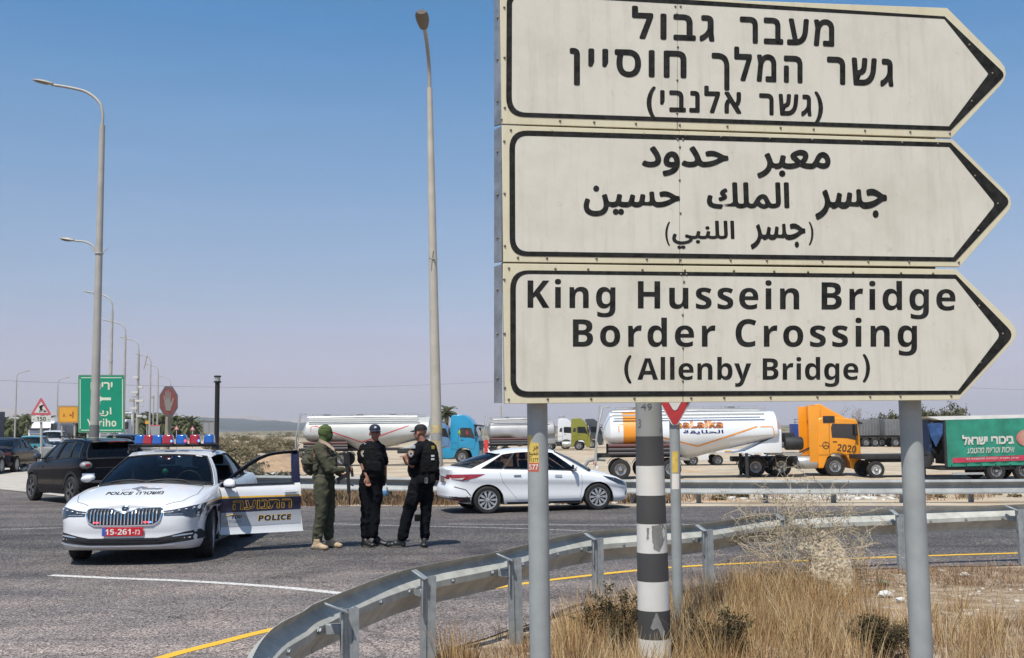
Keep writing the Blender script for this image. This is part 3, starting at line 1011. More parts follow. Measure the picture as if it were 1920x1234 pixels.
def chip(poly):
    mb = MB()
    c = (sum(p[0] for p in poly) / len(poly), sum(p[1] for p in poly) / len(poly))
    fine = []
    for i in range(len(poly)):
        a, b = poly[i], poly[(i + 1) % len(poly)]
        for k in range(6):
            t = k / 6
            x, y = a[0] + (b[0] - a[0]) * t, a[1] + (b[1] - a[1]) * t
            fine.append((x + 1.8 * noise.noise(Vector((x * 0.7, y * 0.7, 0))), y + 1.8 * noise.noise(Vector((x * 0.7, y * 0.7, 5)))))
    vs = [on_pole(*c, 0.0022)] + [on_pole(c[0] + (x - c[0]) * .5, c[1] + (y - c[1]) * .5, 0.0022) for x, y in fine] + [on_pole(x, y, 0.0022) for x, y in fine]
    n = len(fine)
    fs = [(0, 1 + i, 1 + (i + 1) % n) for i in range(n)] + [(1 + i, 1 + (i + 1) % n, 1 + n + (i + 1) % n, 1 + n + i) for i in range(n)]
    mb.add(vs, fs)
    mb.build('bare_patch', chipm, spole, world=True, fix=False)
chip([(1218, 984), (1240, 980), (1247, 1000), (1240, 1018), (1232, 1032), (1222, 1026), (1219, 1005)])
chip([(1210, 988), (1214, 987), (1213, 1008), (1209, 1010)])
chip([(1226, 1143), (1231, 1150), (1243, 1180), (1238, 1196), (1230, 1172), (1221, 1176), (1216, 1172)])
v, f = fit_box('49', 1199, 1219, -769, -757, lambda x, y, z: on_pole(x, -y, 0.003 + z), 0.0)
v2, f2 = fit_box('3', 1195, 1199.5, -802, -786, lambda x, y, z: on_pole(x, -y, 0.003 + z), 0.0)
for vv, ff in ((v, f), (v2, f2)): MB().add(vv, ff).build('painted_number', M('faded_number_paint', (0.10, 0.12, 0.14), 0.7), spole, world=True, fix=False)

# ================================================================ YIELD SIGN
yd = 9.4
yb_ = P(1270, 1130, yd)
ysg = thing('yield_sign', 'red and white give-way sign half hidden behind the big sign, on a thin pole', 'road sign', (yb_.x, yb_.y, 0))
MB().tube([P(1262, 660, yd), P(1264, 760, yd), P(1271, 1160, yd)], 0.046, 18).build('pole', postm, ysg, world=True, smooth=50)
def tri(cx, cy_bot, w, hgt_, rad):
    """rounded downward triangle outline in photograph pixels"""
    pts = []
    cs_ = [((cx, cy_bot - rad * 1.9), 90), ((cx - w / 2 + rad, cy_bot - hgt_), 210), ((cx + w / 2 - rad, cy_bot - hgt_), 330)]
    for (c, a0) in cs_:
        for k in range(-3, 4):
            a = R(a0 + k * 19)
            pts.append((c[0] + rad * math.cos(a), c[1] + rad * math.sin(a)))
    return pts
def yp(poly, d0, d1, nm, mat):
    n = len(poly)
    vs = [P(x, y, d1) for x, y in poly] + [P(x, y, d0) for x, y in poly]
    return MB().add(vs, [tuple(range(n)), tuple(range(n, 2 * n))] + [(i, (i + 1) % n, n + (i + 1) % n, n + i) for i in range(n)]).build(nm, mat, ysg, world=True)
red = M('sign_red', (0.42, 0.035, 0.04), 0.45, var=0.12, scale=8)
yp(tri(1265.5, 806, 150, 134, 9), yd - 0.06, yd - 0.05, 'plate', M('sign_white', (0.6, 0.6, 0.57), 0.5, var=0.06, scale=9))
yp(tri(1265.5, 801.5, 138, 127, 6), yd - 0.064, yd - 0.0605, 'red_border', red)
yp(tri(1265.5, 774, 78, 68, 5), yd - 0.068, yd - 0.0645, 'white_centre', MATS['sign_white'])
for (y0, y1, x0, x1, m_) in ((846, 886, 1259, 1270, MATS['sticker_yellow']), (888, 917, 1259, 1272, MATS['sticker_white'])):
    mb = MB()
    def oy(X, Y, l):
        cx = 1264 + (Y - 760) * 0.0175
        off = (X - cx) * yd / FPX
        c = P(cx, Y, yd)
        return c + Vector((off, -math.sqrt(max(1e-5, 0.046 ** 2 - off * off)) - l, 0))
    mb.grid([[oy(x0 + (x1 - x0) * i / 6, y0 + (y1 - y0) * j / 4, 0.001) for i in range(7)] for j in range(5)]).build('sticker', m_, ysg, world=True, smooth=60)
# ================================================================ HAZE
hz = MB().box((1000, 8000, 149), (34000, 20000, 400))
hm = bpy.data.materials.new('haze_air')
hm.use_nodes = True
ht = hm.node_tree
ht.nodes.remove(ht.nodes['Principled BSDF'])
pv = ht.nodes.new('ShaderNodeVolumePrincipled')
pv.inputs['Color'].default_value = (0.85, 0.84, 0.90, 1)
pv.inputs['Density'].default_value = 0.00013
pv.inputs['Anisotropy'].default_value = 0.0
ht.links.new(pv.outputs[0], ht.nodes['Material Output'].inputs['Volume'])
tag(hz.build('haze', hm), kind='stuff')
# ================================================================ CARS
white_paint = M('white_car_paint', (0.67, 0.68, 0.70), 0.32, coat=0.8, var=0.03, scale=3)
blackpaint = M('black_car_paint', (0.003, 0.003, 0.005), 0.12, spec=0.14)
trim = M('black_plastic_trim', (0.018, 0.018, 0.02), 0.6, var=0.3, scale=20)
rubber = M('tyre_rubber', (0.022, 0.021, 0.021), 0.85, var=0.35, scale=14, bump=0.2)
inner = M('dark_car_interior', (0.016, 0.016, 0.018), 0.8)
seatm = M('seat_fabric', (0.025, 0.025, 0.028), 0.85, var=0.2, scale=30)
chrome = M('chrome', (0.62, 0.63, 0.65), 0.18, 1.0)
lampglass = M('headlight_glass', (0.03, 0.035, 0.045), 0.08, coat=1.0)
tail_red = M('tail_lamp_red', (0.30, 0.01, 0.015), 0.15, coat=1.0, var=0.2, scale=25)
tail_clear = M('tail_lamp_clear', (0.55, 0.53, 0.52), 0.2, coat=0.6)
alloy = M('silver_wheel_cover', (0.50, 0.51, 0.52), 0.35, 0.5, var=0.08, scale=9)
darkalloy = M('dark_wheel', (0.03, 0.03, 0.032), 0.4, 0.4)
carglass = glass('car_glass', (0.42, 0.50, 0.47), (0.75, 0.8, 0.85))
darkglass = glass('dark_tinted_glass', (0.03, 0.035, 0.04), (0.5, 0.55, 0.6))
navy = M('navy_stripe', (0.012, 0.014, 0.045), 0.35, coat=0.5)
gold = M('gold_stripe', (0.75, 0.42, 0.02), 0.4, coat=0.4)
lgrey = M('grey_door_band', (0.36, 0.38, 0.42), 0.4, coat=0.4)

def wheel_parts(name, x, y, Rw, Rr, w, style, parent, steer=0.0, spokes=9, tyre=None, rimm=None):
    """wheel at (x, y), outside towards sign(y)"""
    s = 1 if y > 0 else -1
    mt = Matrix.Translation((x, y, Rw)) @ Matrix.Rotation(steer, 4, 'Z') @ Matrix.Rotation(-s * math.pi / 2, 4, 'X')
    mb = MB()
    h = w / 2
    prof = [(Rr * 0.96, -h * 0.9), (Rr * 1.08, -h), (Rw * 0.92, -h), (Rw * 0.985, -h * 0.82), (Rw, -h * 0.55), (Rw, -h * 0.18), (Rw * 0.985, -h * 0.15), (Rw * 0.985, -h * 0.08), (Rw, -h * 0.05), (Rw, h * 0.05), (Rw * 0.985, h * 0.08), (Rw * 0.985, h * 0.15), (Rw, h * 0.18), (Rw, h * 0.55), (Rw * 0.985, h * 0.82), (Rw * 0.92, h), (Rr * 1.08, h), (Rr * 1.0, h * 0.8), (Rr * 0.96, h * 0.2)]
    mb.lathe(prof, 40)
    wh = mb.xf(mt).build('wheel', rubber, parent, smooth=35)
    rb = MB()
    rm = rimm or alloy
    rb.lathe([(Rr * 1.01, h * 0.78), (Rr * 1.0, h * 0.92), (Rr * 0.93, h * 0.90), (Rr * 0.90, h * 0.6), (Rr * 0.88, -h * 0.3)], 40, m=0)
    rb.lathe([(0, -h * 0.2), (Rr * 0.9, -h * 0.2)], 24, m=1)      # dark hollow behind
    zt = h * 0.86
    if style == 'truck':
        rb.lathe([(Rr * 0.90, h * 0.5), (Rr * 0.60, h * 0.35), (Rr * 0.50, h * 0.72), (Rr * 0.28, h * 0.78), (Rr * 0.25, h * 1.05), (0, h * 1.08)], 24, m=0)
        for k in range(10):
            a = 2 * math.pi * k / 10
            rb.lathe([(0.022, 0), (0.022, 0.05), (0, 0.05)], 6, m=1, mat=Matrix.Translation((Rr * 0.39 * math.cos(a), Rr * 0.39 * math.sin(a), h * 0.72)))
    else:
        rb.lathe([(Rr * 0.24, h * 0.5), (Rr * 0.22, zt), (Rr * 0.12, zt * 1.05), (0, zt * 1.05)], 20, m=0)
        for k in range(spokes):
            a = 2 * math.pi * k / spokes
            da = math.pi / spokes
            e0, e1, e2 = da * 0.30, da * 0.62, da * 0.42
            if style == 'y':
                e0, e1, e2 = da * 0.5, da * 0.35, da * 0.55
            for m_, (r0, r1, w0, w1) in enumerate([(0.18, 0.62, e0 * 1.2, e1), (0.62, 0.95, e1, e2)]):
                vs = []
                for r_, w_ in ((r0, w0), (r1, w1)):
                    for sg in (-1, 1):
                        for zz in (zt * (1.0 if r_ < 0.9 else 0.95), zt * 0.72):
                            vs.append((Rr * r_ * math.cos(a + sg * w_), Rr * r_ * math.sin(a + sg * w_), zz))
                rb.add(vs, [(0, 2, 6, 4), (0, 4, 5, 1), (2, 3, 7, 6)], 0)
    rb.xf(mt).build('rim', [rm, inner], wh, smooth=35)
    return wh

class Car: pass
def car(C):
    """builds the shell of a car; x forward, y left. C holds its curves"""
    root = C.root
    out = resample(spline([(x, y, 0) for x, y in C.outline], 10), 0.045)     # rear centre -> left side -> front centre
    n = len(out)
    nrm = []
    for i in range(n):
        t = out[min(i + 1, n - 1)] - out[max(i - 1, 0)]
        v = Vector((-t.y, t.x, 0)).normalized()       # outward for rear->left->front
        if i == 0: v = Vector((-1, 0, 0))
        if i == n - 1: v = Vector((1, 0, 0))
        nrm.append(v)
    T = [0, .04, .10, .18, .27, .36, .45, .54, .62, .70, .77, .84, .90, .95, .98, 1.0]
    si, fi, ri = cur(C.side_in), cur(C.front_in), cur(C.rear_in)
    sh, bot, top = cur(C.shoulder), cur(C.bottom), cur(C.top)
    wr = C.arch_r
    def arch(x):
        z = 0
        for wx in C.axles:
            d = abs(x - wx)
            if d < wr: z = max(z, C.Rw + math.sqrt(wr * wr - d * d) * C.arch_k)
        return z
    rows, wellmask = [], []
    for i in range(n):
        p, v = out[i], nrm[i]
        nx = v.x
        b, s_ = bot(p.x), sh(p.x)
        az = arch(p.x) if v.y > 0.8 else 0
        col = []
        for t in T:
            z = b + (s_ - b) * t
            t2 = t
            if z < az:
                z = az
                t2 = (z - b) / (s_ - b)
            w = nx * nx
            ins = (1 - w) * si(t2) + w * (fi(t2) if nx > 0 else ri(t2))
            col.append(p - v * ins + Vector((0, 0, z)))
        if abs(p.y) < 1e-4:
            for q in col: q.y = 0
        rows.append(col)
    L = MB()
    for sgn in (1, -1):
        L.grid([[Vector((q.x, q.y * sgn, q.z)) for q in c] for c in rows], flip=sgn < 0)
    # top deck
    K = [-1, -.94, -.84, -.7, -.5, -.25, 0, .25, .5, .7, .84, .94, 1]
    deck = []
    for c in rows:
        q = c[-1]
        tz = top(q.x)
        y0 = max(q.y, 1e-5)
        if q.y < 0.02: tz = q.z
        kk = 1.0 - 0.0
        deck.append([Vector((q.x, y0 * k, q.z + (tz - q.z) * (1 - abs(k) ** 2.6))) for k in K])
    cab0, cab1 = C.cabin
    def dm(i, j):
        x = deck[i][j].x
        return 1 if (cab0 + 0.05 < x < cab1 - 0.10 and 1 <= j < 11) else 0
    L.grid(deck, m=dm)
    # underside
    L.grid([[Vector((c[0].x, c[0].y, c[0].z)), Vector((c[0].x, 0, c[0].z)), Vector((c[0].x, -c[0].y, c[0].z))] for c in rows], m=lambda i, j: 1)
    L.m = [m for m in L.m]
    # ---- greenhouse
    U, V = C.U, C.V
    bx = lambda u: C.ab[0] + (C.cb[0] - C.ab[0]) * u
    rxf = lambda u: C.at[0] + (C.ct[0] - C.at[0]) * u
    by = cur(C.belt_y) if isinstance(C.belt_y, list) else (lambda x: C.belt_y)
    rz, ry = cur(C.rail_z), cur(C.rail_y)
    def side(u, v, sg=1, out_=0.0):
        b = Vector((bx(u), by(bx(u)), sh(bx(u)) - 0.006))
        r = Vector((rxf(u), ry(u), rz(u)))
        p = b.lerp(r, v)
        p.y += 0.035 * math.sin(math.pi * v) + out_
        p.z += C.bow * 0
        return Vector((p.x, p.y * sg, p.z))
    gl = {}
    body = MB()
    us = U
    for sg in (1, -1):
        rws = [[side(u, v, sg) for v in V] for u in us]
        def mm(i, j):
            uu, vv = (us[i] + us[i + 1]) / 2, (V[j] + V[j + 1]) / 2
            for (a, b_, nm) in C.wins:
                if a < uu < b_ and C.vwin[0] < vv < C.vwin[1]:
                    if (nm, sg) in C.open: return None
                    return None if True else 0
            for (a, b_) in C.blackp:
                if a < uu < b_ and C.vwin[0] < vv < C.vwin[1]: return 2
            return 0
        body.grid(rws, m=mm, flip=sg > 0)
        for (a, b_, nm) in C.wins:
            if (nm, sg) in C.open: continue
            ui = [u for u in us if a - 1e-6 <= u <= b_ + 1e-6]
            vi = [v for v in V if C.vwin[0] - 1e-6 <= v <= C.vwin[1] + 1e-6]
            g = MB().grid([[side(u, v, sg, -0.008) for v in vi] for u in ui], flip=sg > 0)
            g.build('side_window', C.sglass, root, smooth=60)
            # rubber frame
            fr = MB()
            def loop(q):
                pts = [side(a, v, sg, q) for v in vi] + [side(u, vi[-1], sg, q) for u in ui] + [side(b_, v, sg, q) for v in vi[::-1]] + [side(u, vi[0], sg, q) for u in ui[::-1]]
                return pts
            pts = loop(0.002)
            fr.tube(pts, 0.011, 4, caps=False)
            fr.build('window_frame', C.frame_mat, root, smooth=50)
    S = [-1, -.97, -.9, -.75, -.5, -.25, 0, .25, .5, .75, .9, .97, 1]
    wb, wt = C.wbulge
    rb_, rt_ = C.rbulge
    def wind(s_, v):
        zt_ = sh(bx(0)) - 0.006
        b = Vector((bx(0) + wb * (1 - s_ * s_), by(bx(0)) * s_, zt_ + (top(bx(0) + wb) + 0.004 - zt_) * (1 - s_ ** 4)))
        r = Vector((rxf(0) + wt * (1 - s_ * s_), ry(0) * s_, rz(0) + C.crown * (1 - s_ * s_)))
        p = b.lerp(r, v)
        k = 0.035 * math.sin(math.pi * v)
        p.y += k * (1 if s_ > 0 else -1) * abs(s_) ** 3
        p.x += 0.03 * math.sin(math.pi * v)
        p.z += 0.02 * math.sin(math.pi * v) * (1 - s_ ** 4)
        return p
    def rearg(s_, v):
        zt_ = sh(bx(1)) - 0.006
        b = Vector((bx(1) - rb_ * (1 - s_ * s_), by(bx(1)) * s_, zt_ + (top(bx(1) - rb_) + 0.004 - zt_) * (1 - s_ ** 4)))
        r = Vector((rxf(1) - rt_ * (1 - s_ * s_), ry(1) * s_, rz(1) + C.crown * (1 - s_ * s_)))
        p = b.lerp(r, v)
        p.y += 0.035 * math.sin(math.pi * v) * (1 if s_ > 0 else -1) * abs(s_) ** 3
        p.z += 0.02 * math.sin(math.pi * v) * (1 - s_ ** 4)
        return p
    VV = [0, .05, .2, .35, .5, .65, .8, C.wtop, 1]
    def ww(i, j):
        return 0 if (j == 0 or j == len(S) - 2 or i == len(VV) - 2) else (2 if i == 0 else None)
    def glassgrid(fn, name, mat_, wm):
        body.grid([[fn(s_, v) for s_ in S] for v in VV], m=wm)
        MB().grid([[fn(s_, v) + Vector((0, 0, -0.004)) for s_ in S[1:-1]] for v in VV[1:-1]]).build(name, mat_, root, smooth=60)
        fr = MB()
        pts = [fn(S[1], v) for v in VV[1:-1]] + [fn(s_, VV[-2]) for s_ in S[1:-1]] + [fn(S[-2], v) for v in VV[1:-1][::-1]] + [fn(s_, VV[1]) for s_ in S[1:-1][::-1]]
        fr.tube([p + Vector((0, 0, 0.002)) for p in pts], 0.012, 4, caps=False)
        fr.build('window_frame', trim, root, smooth=50)
    glassgrid(wind, 'windshield', C.wglass, ww)
    if C.rear_glass:
        glassgrid(rearg, 'rear_window', C.rglass, ww)
    rr = []
    for u in [0, .03, .1, .2, .3, .45, .6, .75, .88, .97, 1]:
        rr.append([Vector((rxf(u) + (wt * (1 - u) - rt_ * u) * (1 - s_ * s_), ry(u) * s_, rz(u) + C.crown * (1 - s_ * s_))) for s_ in S])
    body.grid(rr)
    L.v_off = len(L.v)
    L.add(body.v, [])
    for f, m in zip(body.f, body.m):
        L.f.append(tuple(i + L.v_off for i in f))
        L.m.append(m)
    # wheel wells
    for wx in C.axles:
        for sg in (1, -1):
            y1 = sg * (C.hw - 0.03)
            y0 = sg * (C.hw - 0.34)
            pts = [(wx + wr * 1.0 * math.cos(a), C.Rw + wr * C.arch_k * 0.995 * math.sin(a)) for a in [math.pi * k / 14 for k in range(15)]]
            pts = [(pts[0][0], 0.20)] + pts + [(pts[-1][0], 0.20)]
            L.grid([[Vector((x, y1, z)), Vector((x, y0, z))] for x, z in pts], m=1)
            L.add([Vector((x, y0, z)) for x, z in pts], [tuple(range(len(pts)))], 1)
    shell = L.build('body', [C.paint, inner, trim], root, smooth=32)
    bm = bmesh.new()
    bm.from_mesh(shell.data)
    C.bvh = BVHTree.FromBMesh(bm)
    bm.free()
    C.side, C.wind, C.rearg, C.sh, C.topf, C.rows = side, wind, rearg, sh, top, rows
    return shell
AX = {'front': (Vector((5, 0, 0)), Vector((-1, 0, 0)), lambda a, b: Vector((0, a, b))),
      'rear': (Vector((-5, 0, 0)), Vector((1, 0, 0)), lambda a, b: Vector((0, a, b))),
      'left': (Vector((0, 3, 0)), Vector((0, -1, 0)), lambda a, b: Vector((a, 0, b))),
      'right': (Vector((0, -3, 0)), Vector((0, 1, 0)), lambda a, b: Vector((a, 0, b))),
      'top': (Vector((0, 0, 4)), Vector((0, 0, -1)), lambda a, b: Vector((a, b, 0)))}
def onto(C, axis_, a, b, lift=0.004):
    o, d, f = AX[axis_]
    h, nn, _, _ = C.bvh.ray_cast(o + f(a, b), d)
    if h is None: return None
    if nn.dot(d) > 0: nn = -nn
    return h + nn * lift
def patch(C, name, poly, axis_, mat_, parent, lift=0.004, g=0.04, mirror=False, thick=0.0, nm_label=None):
    """a panel that follows the shell"""
    objs = []
    for sg in ((1, -1) if mirror else (1,)):
        bm = bmesh.new()
        pts = [(p[0] * (sg if axis_ in ('front', 'rear') else 1), p[1] * (sg if axis_ == 'top' else 1)) for p in poly]
        bm.faces.new([bm.verts.new((p[0], p[1], 0)) for p in pts])
        x0, x1 = min(p[0] for p in pts), max(p[0] for p in pts)
        y0, y1 = min(p[1] for p in pts), max(p[1] for p in pts)
        for k in range(1, int((x1 - x0) / g) + 1):
            bmesh.ops.bisect_plane(bm, geom=bm.verts[:] + bm.edges[:] + bm.faces[:], plane_co=(x0 + k * g, 0, 0), plane_no=(1, 0, 0))
        for k in range(1, int((y1 - y0) / g) + 1):
            bmesh.ops.bisect_plane(bm, geom=bm.verts[:] + bm.edges[:] + bm.faces[:], plane_co=(0, y0 + k * g, 0), plane_no=(0, 1, 0))
        bmesh.ops.triangulate(bm, faces=bm.faces)
        ax = axis_ if sg == 1 else {'left': 'right'}.get(axis_, axis_)
        bad = []
        for v in bm.verts:
            q = onto(C, ax, v.co.x, v.co.y, lift)
            if q is None: bad.append(v)
            else: v.co = q
        bmesh.ops.delete(bm, geom=bad, context='VERTS')
        mb = MB()
        bm.verts.index_update()
        mb.add([v.co.copy() for v in bm.verts], [tuple(v.index for v in f.verts) for f in bm.faces])
        bm.free()
        objs.append(mb.build(name, mat_, parent, smooth=40))
    return objs
def seam(C, lines, mat_, parent, name='panel_gap', w=0.009, lift=0.0015, mirror=False, step=0.04):
    for sg in ((1, -1) if mirror else (1,)):
        for axis_, pl in lines:
            mb = MB()
            ax = axis_
            if sg < 0: ax = {'left': 'right', 'right': 'left'}.get(axis_, axis_)
            ps = resample([Vector((p[0] * (sg if axis_ in ('front', 'rear') else 1), p[1] * (sg if axis_ == 'top' else 1), 0)) for p in pl], step)
            rows = []
            for i, p in enumerate(ps):
                t = (ps[min(i + 1, len(ps) - 1)] - ps[max(i - 1, 0)]).normalized()
                nn = Vector((-t.y, t.x, 0)) * w / 2
                a, b = onto(C, ax, p.x + nn.x, p.y + nn.y, lift), onto(C, ax, p.x - nn.x, p.y - nn.y, lift)
                if a is None or b is None or (rows and (a - rows[-1][0]).length > 0.25): continue
                rows.append([a, b])
            if len(rows) > 1:
                mb.grid(rows).build(name, mat_, parent, fix=False)
def put_text(C, items, axis_, mat_, parent, lift=0.006, name='lettering', flip=1, label=None):
    """items: (string, a0, a1, b0, b1, bold, shear) in the projection plane"""
    mb = MB()
    for s_, a0, a1, b0, b1, bold, shear in items:
        v, f = fit_box(s_, a0, a1, b0, b1, lambda x, y, z: (x, y, z), bold, shear)
        pts = []
        for p in v:
            a, b = (p[0], p[1])
            q = onto(C, axis_, a, b, lift)
            pts.append(q if q is not None else Vector((0, 0, -5)))
        mb.add(pts, [q for q in f if all(pts[i].z > -4 for i in q)])
    return tag(mb.build(name, mat_, parent, fix=False), label)
def seats(root, xs_, zt, w=0.5, ys=(-0.37, 0.37)):
    for x in xs_:
        for y in ys:
            mb = MB()
            mb.box((x, y, zt - 0.30), (0.13, w, 0.62), ry=-0.18)
            st = mb.build('seat', seatm, root, bevel=0.05, seg=3)
            MB().box((x - 0.08, y, zt + 0.11), (0.09, 0.25, 0.17)).build('headrest', seatm, st, bevel=0.035, seg=3)
def mirror_arm(C, x, y, z, paint, root, sgs=(1, -1), w=0.21):
    for sg in sgs:
        mb = MB()
        mb.ell((x, sg * (y + w / 2 + 0.03), z + 0.02), (0.085, w / 2, 0.058), 14, 8)
        mb.v = [(v[0] - .25 * (abs(v[1]) - y), v[1], v[2] - .12 * (abs(v[1]) - y)) for v in mb.v]
        mb.v = [(min(v[0], x + 0.08), v[1], v[2]) for v in mb.v]
        mb.v = [(max(v[0], x - 0.045), v[1], v[2]) for v in mb.v]
        mi = mb.build('wing_mirror', paint, root, smooth=50)
        MB().box((x - 0.01, sg * (y + 0.01), z - 0.045), (0.09, 0.13, 0.035)).build('mirror_foot', trim, mi, bevel=0.01, seg=2)
        MB().box((x - 0.047, sg * (y + w / 2 + 0.03), z + 0.02), (0.004, w * 0.8, 0.11)).build('mirror_glass', chrome, mi, bevel=0.001)

def plate_text(parent, s, c, w, h, mat_bg, mat_tx, axis_='y', rz=0, name='number_plate'):
    """flat plate facing local +x, rotated by rz, with lettering"""
    mt = Matrix.Translation(c) @ Matrix.Rotation(rz, 4, 'Z')
    pl = MB().box((0, 0, 0), (0.012, w, h)).xf(mt).build(name, mat_bg, parent, bevel=0.003, seg=1)
    v, f = fit_box(s, -w * 0.42, w * 0.42, -h * 0.33, h * 0.33, lambda x, y, z: mt @ Vector((0.0075 + z, x, y)), 0.03 if s[0] < '\U0001D000' else 0.0)
    MB().add(v, f).build('plate_lettering', mat_tx, pl, fix=False)
    return pl
def fan(a, b, extra, n):
    return sorted(set([round(a + (b - a) * i / n, 4) for i in range(n + 1)] + extra))

def sedan_base(root, paint):
    C = Car()
    C.root, C.paint = root, paint
    C.outline = [(-2.50, 0), (-2.485, .35), (-2.43, .62), (-2.30, .79), (-2.02, .875), (-1.4, .915), (-0.7, .93), (0.2, .932), (1.0, .928), (1.5, .918), (1.85, .895), (2.12, .83), (2.26, .68), (2.33, .38), (2.35, 0)]
    C.side_in = [(0, .075), (.10, .035), (.22, .018), (.42, .028), (.60, .024), (.72, .0), (.80, .010), (.92, .030), (1, .075)]
    C.front_in = [(0, .10), (.10, .02), (.25, .0), (.40, .015), (.50, .0), (.75, .01), (.90, .03), (1, .10)]
    C.rear_in = [(0, .10), (.12, .02), (.40, .0), (.55, .03), (.9, .05), (1, .09)]
    C.shoulder = [(-2.5, 1.0), (-2.2, 1.02), (-1.4, 1.01), (-.5, .99), (.5, .965), (1.0, .945), (1.5, .89), (1.9, .83), (2.15, .77), (2.35, .735)]
    C.top = [(-2.5, 1.02), (-2.2, 1.08), (-1.5, 1.12), (-.5, 1.0), (.9, 1.0), (1.25, 1.03), (1.6, .985), (2.0, .885), (2.2, .815), (2.35, .735)]
    C.bottom = [(-2.5, .30), (-2.0, .22), (-1.2, .17), (1.2, .17), (1.9, .19), (2.35, .20)]
    C.axles, C.Rw, C.arch_r, C.arch_k, C.hw = (1.42, -1.42), .335, .385, .97, .93
    C.ab, C.cb, C.at, C.ct = (.86,), (-1.80,), (.22,), (-1.10,)
    C.belt_y = [(-1.9, .74), (-1.2, .80), (0, .835), (.9, .80)]
    C.rail_z = [(0, 1.385), (.25, 1.43), (.55, 1.435), (.85, 1.39), (1, 1.33)]
    C.rail_y = [(0, .555), (.3, .60), (.7, .60), (1, .54)]
    C.crown, C.bow = .035, 0
    C.wbulge, C.rbulge = (.22, .12), (.28, .12)
    C.wtop = .95
    C.vwin = (.05, .90)
    C.V = [0, .05, .2, .35, .5, .65, .8, .90, 1]
    C.wins = [(.055, .42, 'front'), (.455, .74, 'rear'), (.755, .86, 'quarter')]
    C.blackp = [(.42, .455), (.74, .755)]
    C.U = fan(0, 1, [.055, .42, .455, .74, .755, .86], 16)
    C.open = set()
    C.wglass, C.sglass, C.rglass = carglass, carglass, carglass
    C.rear_glass = True
    C.cabin = (-1.75, 1.0)
    C.frame_mat = trim
    return C

# ---------------------------------------------------------------- the police car
pc = thing('police_car', 'white police sedan with blue and red roof beacons and its driver door wide open', 'police car', (-5.24, 16.42, 0), R(-87.1))
pc.scale = (1.0, 1.055, 1.0)
C = sedan_base(pc, white_paint)
C.open = {('front', 1)}
car(C)
seats(pc, (-.12, -1.05), 1.18)
MB().box((.80, 0, .955), (.40, 1.40, .10)).build('dashboard', inner, pc, bevel=0.04)
swm = MB()
swm.tube([Vector((.52 + .05 * math.cos(a) * .5, .37 + .18 * math.cos(a), .99 + .17 * math.sin(a))) for a in [2 * math.pi * k / 20 for k in range(21)]], 0.016, 6)
swm.bar((.52, .21, .99), (.52, .53, .99), .05, .03)
swm.build('steering_wheel', trim, pc, smooth=50)
MB().box((.45, .02, 1.33), (.03, .24, .065)).build('inside_mirror', trim, pc, bevel=0.015)
hb = MB()
hb.tube([(.46, .02, 1.30), (.46, .02, 1.20)], .002, 4)
hb.ell((.46, .02, 1.15), (.045, .045, .05), 12, 8)
hb.build('hanging_ornament', M('green_ornament', (0.02, 0.22, 0.12), 0.3, coat=0.5, var=0.5, scale=20), pc, smooth=60)
for sg in (1, -1):   # door cards seen through the glass
    MB().box((-.5, sg * .80, .86), (2.3, .04, .22)).build('inner_door_card', inner, pc)
for wx in (1.42, -1.42):
    for sg in (1, -1):
        wheel_parts('wheel', wx, sg * .805, .335, .225, .225, 'y', pc, steer=R(8) if wx > 0 else 0, spokes=5, rimm=alloy)
# bonnet, lamps and grille
patch(C, 'headlight', [(.475, .70), (.60, .715), (.89, .775), (.885, .70), (.86, .605), (.80, .60), (.70, .64), (.485, .645)][::-1], 'front', lampglass, pc, lift=.006, g=.05, mirror=True)
for sg in (1, -1):
    for k in range(4):
        mb = MB()
        a = .58 + .075 * k
        q = onto(C, 'front', sg * a, .685 + .013 * k, .012)
        if q:
            mb.ell(q, (.012, .022, .013), 10, 6)
            mb.build('headlight_lens', M('lens_silver', (0.45, 0.48, 0.52), 0.15, 0.6), pc, smooth=60)
    patch(C, 'headlight_strip', [(sg * .50, .655), (sg * .70, .652), (sg * .70, .660), (sg * .50, .663)], 'front', M('lens_silver', (0.45, 0.48, 0.52), 0.15, 0.6), pc, lift=.010)
gr_out = [(0, .685), (.10, .70), (.20, .735), (.40, .735), (.455, .715), (.46, .67), (.43, .57), (.36, .525), (0, .52)]
full = gr_out + [(-x, z) for x, z in gr_out[::-1] if x > 0]
patch(C, 'grille', full, 'front', inner, pc, lift=.010, g=.05)
seam(C, [('front', full + [full[0]])], chrome, pc, 'grille_surround', w=.018, lift=.016, step=.02)
for k in range(20):
    y = -.40 + .80 * k / 19
    top_z = cur([(0, .67), (.10, .685), (.20, .715), (.42, .71)])(abs(y))
    bot_z = cur([(0, .535), (.34, .54), (.42, .59)])(abs(y))
    sp_ = [onto(C, 'front', y, bot_z + (top_z - bot_z) * i / 6, .022) for i in range(7)]
    mb = MB()
    for p0, p1 in zip(sp_, sp_[1:]): mb.bar(p0, p1, .012, .014)
    mb.build('grille_slat', chrome, pc)
for y, col in ((-.30, 'r'), (-.34, 'r'), (.26, 'r'), (.30, 'r'), (.335, 'b')):
    q = onto(C, 'front', y, .565, .034)
    mb = MB().ell(q, (.010, .014, .011), 8, 6)
    mb.build('warning_light', M('lit_red' if col == 'r' else 'lit_blue', (.5, .02, .03) if col == 'r' else (.02, .08, .8), .3, emit=(1, .06, .08) if col == 'r' else (.1, .3, 1), es=2.5), pc, smooth=60)
bm_ = MB()
q = onto(C, 'front', 0, .735, .012)
bm_.lathe([(.046, 0), (.046, .012), (.040, .016), (0, .016)], 24, mat=Matrix.Translation(q) @ Matrix.Rotation(R(70), 4, 'Y'))
bdg = bm_.build('badge', chrome, pc, smooth=40)
bm_ = MB()
